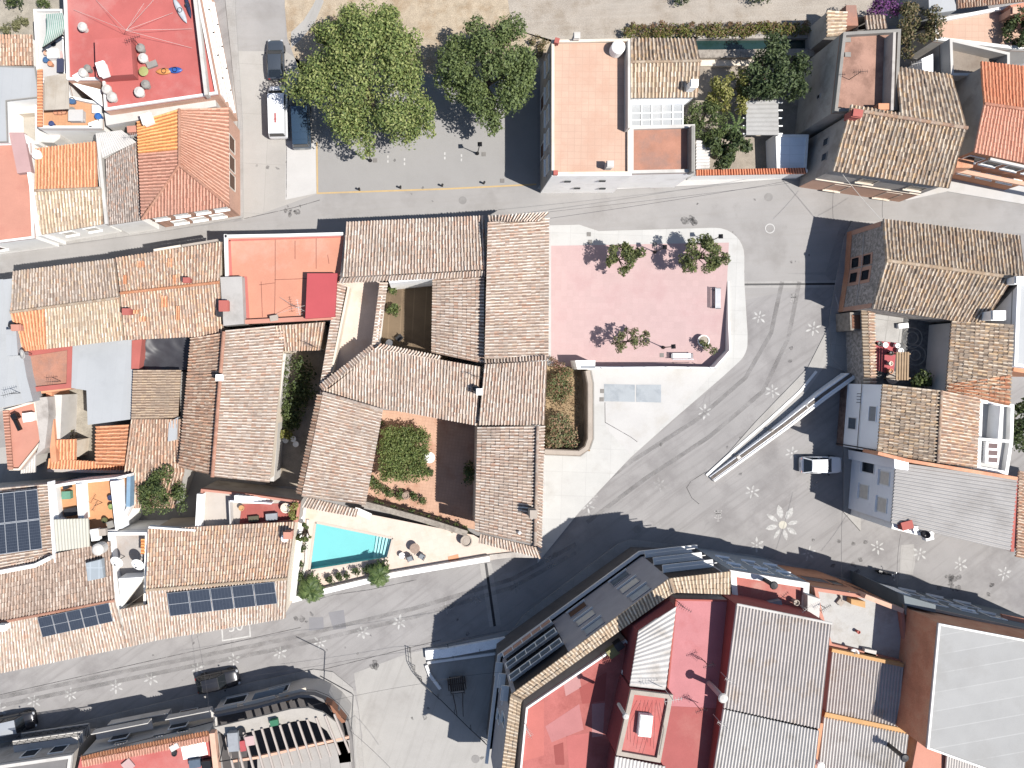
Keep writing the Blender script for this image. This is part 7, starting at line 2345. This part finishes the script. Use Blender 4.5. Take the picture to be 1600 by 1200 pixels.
rtable(648, 857, 1.3, .5, .72, wick, 'round wicker table on the pool terrace')
chm = surf('grey_chair_fabric', '#aab0b8', .1, 3, speck=.08)
chair(641, 871, 1.3, 200, 'grey garden chair left below the wicker table', chm)
chair(659, 868, 1.3, 150, 'grey garden chair right below the wicker table', chm)
rtable(628, 868, 1.3, .3, .45, white_w, 'small white side table beside the pool chairs', 'side_table')
rtable(671, 715, .08, .55, .74, white_w, 'round white table on the terracotta patio')
for u, v, s_, m, lab in ((728, 843, .55, tan_cap, 'round tan planter at the pointed end of the pool terrace'),):
    c = P(u, v, 1.3)
    t = thing('planter', lab, 'planter', c)
    MB().lathe((0, 0, 0), [(s_ * .7, 0), (s_, .6), (s_ * 1.05, .62), (s_ * 1.05, .75), (s_ * .85, .75), (s_ * .8, .6), (0, .58)], 16).build('bowl', m, t, world=False)
    MB().lathe((0, 0, .58), [(s_ * .8, 0), (s_ * .5, .06), (0, .08)], 14).build('soil', tan_cap, t, world=False)
c = P(634, 772, .1)
t = thing('clay_jar', 'large clay jar with dark mouth among the patio plants', 'jar', c)
MB().lathe((0, 0, 0), [(.2, 0), (.42, .35), (.45, .6), (.3, .85), (.34, .92), (.26, .92), (.22, .8)], 16).build('jar_body', wick, t, world=False)
MB().lathe((0, 0, .78), [(.23, 0), (0, .01)], 12).build('jar_inside', black_m, t, world=False)
q = [P(u, v, 1.33) for u, v in ((700, 870), (716, 866), (717, 874), (701, 877))]
tag(MB().prism([(p.x, p.y) for p in q], 1.3, 1.33).build('doormat', orange_w), 'small orange mat on the pool terrace beside the street wall', 'mat')
t = thing('sun_lounger', 'white lounger under the tile eaves at the pool terrace', 'lounger', P(568, 801, 1.3), math.radians(-24))
MB().box((0, 0, .35), (1.6, .62, .1)).build('mattress', white_cap, t, world=False)
MB().box((-.75, 0, .55), (.35, .6, .1)).build('headrest', white_cap, t, world=False)
for sx in (-.6, .6):
    for sy in (-.25, .25):
        MB().tube([(sx, sy, 0), (sx, sy, .3)], .025, 6).build('leg', DARKM, t, world=False)
chair(624, 528, 1.2, 40, 'dark chair in the lower left corner of the plank courtyard', black_m)
rtable(608, 536, 1.2, .35, .5, white_w, 'small white table in the plank courtyard', 'side_table')

# ================================================================== VEHICLES
tyre_m = plain('tyre_rubber', (.02, .02, .022, 1), .8)
rim_m = plain('wheel_rim', '#b9bcc2', .3, metal=.6)
auto_glass = plain('car_glass', (.012, .015, .018, 1), .06, spec=.8)
lampw = plain('headlight_glass', '#e6e9ee', .15)
lampr = plain('tail_light_glass', (.35, .02, .02, 1), .2)
platem = plain('number_plate_blank', '#f0f0ec', .5)


def car(name, label, u, v, rz, paint, L, Wd, Hh, kind='hatch', roofm=None, rack=False):
    c = P(u, v, .9)
    t = thing(name, label, 'car' if kind != 'van' else 'van', (c.x, c.y, .01), math.radians(rz))
    hw = Wd / 2
    hood = {'hatch': .9, 'mpv': .98, 'van': 1.05}[kind]
    if kind == 'hatch':
        xs = [(-.5, .78, .62), (-.485, .9, .8), (-.44, .97, .92), (-.2, 1, .95), (.1, 1, .95), (.22, .99, .93), (.38, .95, .86), (.46, .87, .74), (.49, .76, .64), (.5, .66, .55)]
        cab = dict(xb=-.47, xrb=-.31, xrf=.06, xf=.22, zb=.92)
    elif kind == 'mpv':
        xs = [(-.5, .85, .7), (-.49, .93, .9), (-.45, .97, .98), (-.2, 1, 1.0), (.15, 1, .99), (.28, .99, .96), (.4, .95, .86), (.47, .87, .76), (.5, .72, .6)]
        cab = dict(xb=-.485, xrb=-.45, xrf=.17, xf=.3, zb=.98)
    else:
        xs = [(-.5, .93, .8), (-.495, .97, 1.05), (-.46, .99, 1.1), (-.1, 1, 1.12), (.25, 1, 1.1), (.36, .98, 1.05), (.44, .93, .95), (.485, .85, .85), (.5, .74, .7)]
        cab = dict(xb=-.495, xrb=-.48, xrf=.27, xf=.39, zb=1.1)
    vs, fs = [], []
    rings = []
    for x, wf, zt in xs:
        w = hw * wf
        rings.append([(x * L, s_ * w * a_, z_) for s_, a_, z_ in ((-1, .86, .2), (-1, .97, .32), (-1, 1, .55), (-1, .985, zt * .86), (-1, .9, zt), (-1, .45, zt + .03), (1, .45, zt + .03), (1, .9, zt), (1, .985, zt * .86), (1, 1, .55), (1, .97, .32), (1, .86, .2))])
    n = 12
    for r in rings:
        vs += r
    for i in range(len(rings) - 1):
        for k in range(n):
            k2 = (k + 1) % n
            fs.append((i * n + k, i * n + k2, (i + 1) * n + k2, (i + 1) * n + k))
    fs.append(tuple(range(n)))
    fs.append(tuple((len(rings) - 1) * n + k for k in range(n - 1, -1, -1)))
    body = MB().add(vs, fs).build('body', paint, t, world=False, smooth=True)
    bv = body.modifiers.new('soft', 'SUBSURF')
    bv.levels = 1
    bv.render_levels = 1
    bm = bmesh.new()
    bm.from_mesh(body.data)
    bmesh.ops.recalc_face_normals(bm, faces=bm.faces)
    bm.to_mesh(body.data)
    bm.free()
    zb, wb, wr = cab['zb'], hw * .9, hw * (.74 if kind != 'van' else .82)
    X = {k: cab[k] * L for k in ('xb', 'xrb', 'xrf', 'xf')}
    B = [(X['xb'], -wb, zb), (X['xf'], -wb * .93, zb - .02), (X['xf'], wb * .93, zb - .02), (X['xb'], wb, zb)]
    T = [(X['xrb'], -wr * .95, Hh - .05), (X['xrf'], -wr, Hh - .03), (X['xrf'], wr, Hh - .03), (X['xrb'], wr * .95, Hh - .05)]
    B = [Vector(p) for p in B]
    T = [Vector(p) for p in T]

    def panel(nm, q, mat, inset, th=.025):
        cc = sum(q, Vector()) / 4
        nr = (q[1] - q[0]).cross(q[3] - q[0]).normalized()
        if nr.dot(cc - Vector((0, 0, .9))) < 0:
            nr = -nr
        r = [p + (cc - p) * inset for p in q]
        hi = [p + nr * th for p in r]
        mb = MB()
        mb.add(r + hi, [(0, 1, 2, 3), (4, 5, 6, 7), (0, 1, 5, 4), (1, 2, 6, 5), (2, 3, 7, 6), (3, 0, 4, 7)])
        return mb.build(nm, mat, t, world=False)
    cabm = MB()
    cabm.add(B + T, [(0, 1, 5, 4), (1, 2, 6, 5), (2, 3, 7, 6), (3, 0, 4, 7), (4, 5, 6, 7)])
    cabm.build('pillars', paint, t, world=False)
    panel('windscreen', [B[1], B[2], T[2], T[1]], auto_glass, .07)
    panel('rear_window', [B[3], B[0], T[0], T[3]], auto_glass, .12)
    for q in ([B[0], B[1], T[1], T[0]], [B[2], B[3], T[3], T[2]]):
        for f0, f1 in ((.05, .5), (.54, .95)) if kind != 'van' else ((.68, .95),):
            a_, b_ = q[0].lerp(q[1], f0), q[0].lerp(q[1], f1)
            c_, d_ = q[3].lerp(q[2], f1), q[3].lerp(q[2], f0)
            if q is not None and q[0].x > q[1].x:
                a_, b_ = q[1].lerp(q[0], f0), q[1].lerp(q[0], f1)
                c_, d_ = q[2].lerp(q[3], f1), q[2].lerp(q[3], f0)
            panel('side_window', [a_, b_, c_, d_], auto_glass, .1)
    # crowned roof
    vs, fs = [], []
    gx, gy = 7, 7
    for i in range(gx):
        for j in range(gy):
            a_, b_ = i / (gx - 1), j / (gy - 1)
            p = T[0].lerp(T[1], a_).lerp(T[3].lerp(T[2], a_), b_)
            p.z += .02 + .06 * (1 - (2 * b_ - 1) ** 2) * (.6 + .4 * (1 - (2 * a_ - 1) ** 2)) + .02 * (1 - (2 * a_ - 1) ** 2)
            vs.append(p)
    for i in range(gx - 1):
        for j in range(gy - 1):
            fs.append((i * gy + j, (i + 1) * gy + j, (i + 1) * gy + j + 1, i * gy + j + 1))
    roof = MB().add(vs, fs).build('roof', roofm or paint, t, world=False, smooth=True)
    if kind == 'van' or rack:
        mb = MB()
        for i in range(5 if kind == 'van' else 2):
            if kind == 'van':
                x = X['xrb'] + (X['xrf'] - X['xrb']) * (.12 + .19 * i)
                mb.box((x, 0, Hh + .055), (.05, wr * 1.5, .03))
            else:
                y = (-1, 1)[i] * wr * .88
                mb.box(((X['xrb'] + X['xrf']) / 2, y, Hh + .06), ((X['xrf'] - X['xrb']) * .8, .04, .04))
        mb.build('roof_rail', paint if kind == 'van' else DARKM, roof, world=False)
    for sx in (-.31, .31):
        for s_ in (-1, 1):
            M = Matrix.Rotation(math.pi / 2, 4, 'X')
            w = MB().lathe((sx * L, s_ * (hw - .1), .31), [(.18, -.1), (.3, -.1), (.32, -.06), (.32, .06), (.3, .1), (.18, .1)], 18, M=M).build('wheel', tyre_m, t, world=False)
            MB().lathe((sx * L, s_ * (hw - .1), .31), [(.0, -.07), (.19, -.085), (.19, .085), (0, .07)], 12, M=M).build('rim', rim_m, w, world=False)
    for s_ in (-1, 1):
        MB().lathe((.475 * L, s_ * hw * .68, .64), [(0, .07), (.1, .06), (.16, 0), (.1, -.06), (0, -.07)], 10).build('headlight', lampw, t, world=False)
        MB().box((-.487 * L, s_ * hw * .74, .74), (.04, .2, .12)).build('tail_light', lampr, t, world=False)
        m = MB().box((X['xf'] - .3, s_ * (hw + .06), zb + .03), (.1, .14, .12)).build('mirror', black_m, t, world=False)
    MB().box((-.5 * L - .005, 0, .55), (.03, .5, .12)).build('number_plate', platem, t, world=False)
    mb = MB()
    mb.box((.5 * L - .02, 0, .4), (.06, Wd * .6, .14))
    mb.build('grille', black_m, t, world=False)
    return t


def paint(name, c, k=1.0):
    if name in MATS:
        return MATS[name]
    t = NT(name)
    t.b.inputs['Base Color'].default_value = A(c, k) if isinstance(c, str) else c
    t.b.inputs['Roughness'].default_value = .32
    t.b.inputs['Metallic'].default_value = 0 if 'white' in name else .25
    t.b.inputs['Coat Weight'].default_value = .7
    t.b.inputs['Coat Roughness'].default_value = .08
    MATS[name] = t.m
    return t.m


p_white = paint('white_car_paint', '#f4f6f9', 1.7)
p_dark = paint('slate_car_paint', (.05, .06, .075, 1))
p_blue = paint('navy_van_paint', (.03, .055, .09, 1))
p_black = paint('black_car_paint', (.02, .02, .024, 1))
p_silver = paint('silver_car_paint', '#dfe4ea', 1.1)
car('parked_car', 'slate grey hatchback parked nose up at the top of the concrete street', 430, 92, 91, p_dark, 4.0, 1.78, 1.46)
van = car('parked_van', 'white van parked on the concrete street behind the slate hatchback', 434, 174, 91, p_white, 5.2, 1.95, 1.95, 'van')
mb = MB()
strip(mb, [Vector((-1.5, .05, 2.035)), Vector((-.55, .05, 2.035))], .16, 2.02, 2.032)
strip(mb, [Vector((-1.15, -.18, 2.035)), Vector((-1.15, .28, 2.035))], .07, 2.02, 2.034)
mb.build('red_roof_mark', plain('red_vinyl', '#d0453c', .5), van, world=False)
car('parked_van', 'dark blue van half under the tree beside the white van', 470, 192, 92, p_blue, 5.0, 1.9, 1.9, 'van')
car('parked_car', 'white hatchback parked in the house shadow by the white facade', 1285, 727, 0, p_white, 4.1, 1.74, 1.46, rack=False)
car('parked_car', 'black hatchback parked along the shaded pavement of the lower street', 339, 1066, 12, p_black, 4.3, 1.8, 1.5)
car('parked_car', 'dark car with pale silver roof cut by the lower left photo border', 18, 1133, 12, p_black, 4.6, 1.82, 1.6, 'mpv', roofm=p_silver)

c = P(1385, 896, .6)
t = thing('motorbike', 'black scooter parked in the building shadow on the daisy street', 'scooter', (c.x, c.y, .01), math.radians(-14))
for x in (-.62, .62):
    w = MB().lathe((x, 0, .27), [(.14, -.06), (.25, -.06), (.28, 0), (.25, .06), (.14, .06)], 16, M=Matrix.Rotation(math.pi / 2, 4, 'X')).build('wheel', tyre_m, t, world=False)
    MB().lathe((x, 0, .27), [(0, -.05), (.15, -.05), (.15, .05), (0, .05)], 10, M=Matrix.Rotation(math.pi / 2, 4, 'X')).build('rim', rim_m, w, world=False)
MB().tube([(-.75, 0, .62), (-.45, 0, .66), (-.1, 0, .5), (.1, 0, .38), (.35, 0, .42), (.55, 0, .7)], [.1, .17, .17, .14, .13, .12], 10).build('body', p_black, t, world=False, smooth=True)
MB().tube([(-.7, 0, .78), (-.35, 0, .8), (-.05, 0, .74)], [.1, .16, .1], 8).build('seat', black_m, t, world=False, smooth=True)
MB().tube([(.5, -.36, 1.0), (.48, -.1, .98), (.48, .1, .98), (.5, .36, 1.0)], .025, 6).build('handlebar', DARKM, t, world=False)
for s_ in (-1, 1):
    MB().tube([(.5, s_ * .3, 1.0), (.48, s_ * .36, 1.2)], .015, 4).box((.48, s_ * .38, 1.24), (.03, .14, .09)).build('mirror', lampw, t, world=False)
MB().tube([(.55, 0, .7), (.5, 0, .95)], [.12, .09], 8).build('front_shield', p_white, t, world=False)
MB().box((-.85, 0, .85), (.34, .36, .28)).build('top_box', black_m, t, world=False)

# ================================================================== CABLES
cab_m = plain('cable_rubber', '#4a4a50', .7)


def cable(name, pts, label, r=.012, sag=.3, mat=None):
    w = [P(*p) for p in pts]
    path = []
    for a_, b_ in zip(w[:-1], w[1:]):
        for k in range(8):
            f = k / 8
            p = a_.lerp(b_, f)
            p.z -= sag * 4 * f * (1 - f)
            path.append(p)
    path.append(w[-1])
    o = MB().tube(path, r, 5).build(name, mat or cab_m)
    tag(o, label, 'cable', 'overhead cables')


cable('overhead_cable', [(858, 331, 7.3), (1250, 284, 5.5)], 'dark overhead cable from the villa roof corner across the upper street')
cable('overhead_cable', [(860, 341, 6.8), (1150, 297, 6.0), (1262, 276, 5.5)], 'thinner overhead cable just below the one at the villa corner', .015)
cable('overhead_cable', [(1302, 298, 3.2), (1302, 345, 5.5)], 'short dark cable crossing the upper street left of the stone house', .014, .1)
cable('overhead_cable', [(1380, 309, 3.0), (1379, 340, 5.6)], 'short dark cable crossing the upper street to the stone house roof corner', .014, .1)
cable('overhead_cable', [(1300, 250, 6.0), (1376, 342, 5.8)], 'pale diagonal cable over the upper street beside the stone house', .02, .2, lgrey_w)
cable('overhead_cable', [(308, 992, 5.2), (327, 1112, 5.5)], 'dark cable from the solar roof over the black car', .012, .3)
cable('overhead_cable', [(1316, 800, 4.5), (1317, 935, 6.5)], 'vertical overhead cable left of the white patch, over the daisy street', .013, .2)
cable('overhead_cable', [(1407, 835, 4.5), (1402, 915, 6.5)], 'vertical overhead cable beside the pale road patch', .013, .2)
cable('overhead_cable', [(475, 1105, 6.2), (660, 1068, 5.5), (785, 1050, 5.0)], 'long dark cable from the pergola roof to the apartment block', .012, .3)
cable('overhead_cable', [(300, 1074, 5.5), (500, 1040, 5.5), (640, 1018, 5.0), (790, 985, 4.5)], 'long dark cable following the lower street edge', .012, .25)
cable('overhead_cable', [(545, 1140, 6.2), (610, 1200, 6.0), (640, 1240, 6.0)], 'thin cable at the bottom border right of the pergola roof', .015, .2)

# old cart in the apartment block shadow
c = P(715, 1080, .6)
t = thing('old_cart', 'dark old two-wheeled cart with long shafts in the apartment block shadow', 'cart', (c.x, c.y, .01), math.radians(-84))
dw = surf('dark_wood', '#6b5d52', .2, 3, speck=.15)
mb = MB()
for k in range(7):
    mb.box((-.75 , -.6 + k * .2, .85), (1.7, .17, .05))
mb.build('cart_bed', dw, t, world=False)
for s_ in (-1, 1):
    MB().box((-.75, s_ * .68, 1.05), (1.7, .05, .35)).build('side_board', dw, t, world=False)
    w = MB().lathe((-.75, s_ * .85, .6), [(.5, -.05), (.6, -.05), (.6, .05), (.5, .05), (.5, -.05)], 22, M=Matrix.Rotation(math.pi / 2, 4, 'X')).build('wheel', dw, t, world=False)
    mb = MB()
    for k in range(8):
        a_ = k * math.pi / 4
        mb.tube([(-.75, s_ * .85, .6), (-.75 + .52 * math.cos(a_), s_ * .85, .6 + .52 * math.sin(a_))], .025, 5)
    mb.build('spokes', dw, w, world=False)
    MB().tube([(.1, s_ * .5, .85), (1.2, s_ * .38, .8), (2.6, s_ * .3, .55)], [.05, .045, .03], 6).build('shaft', dw, t, world=False)
MB().box((-.1, 0, .95), (.12, 1.5, .12)).build('cross_bar', tan_cap, t, world=False)
MB().tube([(-.75, -.85, .6), (-.75, .85, .6)], .05, 6).build('axle', black_m, t, world=False)
textmark('30', 369, 986, 1.6, 9, white_p)

# ================================================================== ROAD WEAR


stain_m = wear_mat('oil_stain', '#8a8786', .0, .75, 3.0)
tyre_mark_m = wear_mat('tyre_mark', '#8a8786', .0, .2, .5)
tar_m = wear_mat('tar_joint', '#7f7c7b', .05, .7, 1.0)


def blobs(mb, u, v, n, spread, r0, r1):
    for i in range(n):
        c = P(u + R.gauss(0, spread), v + R.gauss(0, spread * .7), .02)
        r = R.uniform(r0, r1)
        k = R.uniform(.5, 1)
        a0 = R.uniform(0, 3)
        m = 12
        q = []
        for j in range(m):
            a_ = 2 * math.pi * j / m
            rr = r * R.uniform(.6, 1.15)
            x, y = rr * math.cos(a_), rr * k * math.sin(a_)
            q.append(c + Vector((x * math.cos(a0) - y * math.sin(a0), x * math.sin(a0) + y * math.cos(a0), 0)))
        mb.add(q, [tuple(range(m))])


mb = MB()
for a_ in ((452, 328, 9, 8, .12, .3), (1486, 905, 8, 8, .15, .5), (1545, 918, 4, 6, .15, .35), (1085, 345, 2, 5, .4, .7), (1070, 338, 2, 6, .3, .6), (585, 1040, 3, 6, .3, .6), (1240, 400, 3, 12, .1, .25),
           (1330, 880, 4, 14, .15, .4), (980, 700, 5, 30, .1, .3), (1140, 700, 5, 30, .1, .3), (540, 1010, 4, 26, .1, .3), (1245, 560, 3, 20, .1, .25), (700, 985, 3, 20, .1, .3), (260, 1050, 4, 60, .08, .2), (470, 970, 4, 10, .15, .4), (1160, 330, 4, 40, .08, .22), (640, 275, 5, 50, .1, .3), (415, 250, 4, 16, .1, .3), (1300, 830, 4, 26, .1, .3), (690, 1120, 4, 40, .1, .3)):
    blobs(mb, *a_)
tag(mb.build('road_stain', stain_m), kind='structure')
mb = MB()
for off_ in (0, 27):
    for pts in ([(890 + off_, 792 + off_ * .9), (985 + off_ * .8, 722 + off_), (1090 + off_ * .7, 655 + off_), (1165 + off_, 590 + off_ * .8), (1205 + off_, 520 + off_ * .3), (1222 + off_, 440)],):
        strip(mb, [P(u, v, .022) for u, v in pts], .42, .021, .022)
for off_ in (0, 13):
    strip(mb, [P(u, v + off_, .022) for u, v in ((0, 1090), (200, 1048), (450, 998), (650, 950), (800, 905), (900, 850))], .42, .021, .022)
tag(mb.build('tyre_mark', tyre_mark_m), kind='structure')
mb = MB()
for pts in ([(1080, 752), (1074, 762), (1080, 778), (1092, 788)], [(1080, 752), (1100, 738), (1108, 735)], [(0, 1086), (240, 1032), (470, 980)], [(480, 1052), (640, 1012), (690, 1000)], [(946, 660), (985, 683), (995, 690)], [(946, 628), (946, 660)], [(1320, 365), (1335, 420)],
            [(500, 935), (520, 930), (580, 922), (650, 905)], [(380, 342), (460, 325), (500, 312)], [(447, 225), (447, 310)]):
    zt_ = .132 if pts[0][0] == 946 else .024
    strip(mb, [P(u + R.uniform(-1, 1), v + R.uniform(-1, 1), zt_) for u, v in pts], .06, zt_ - .001, zt_)
tag(mb.build('tar_joint', tar_m), kind='structure')
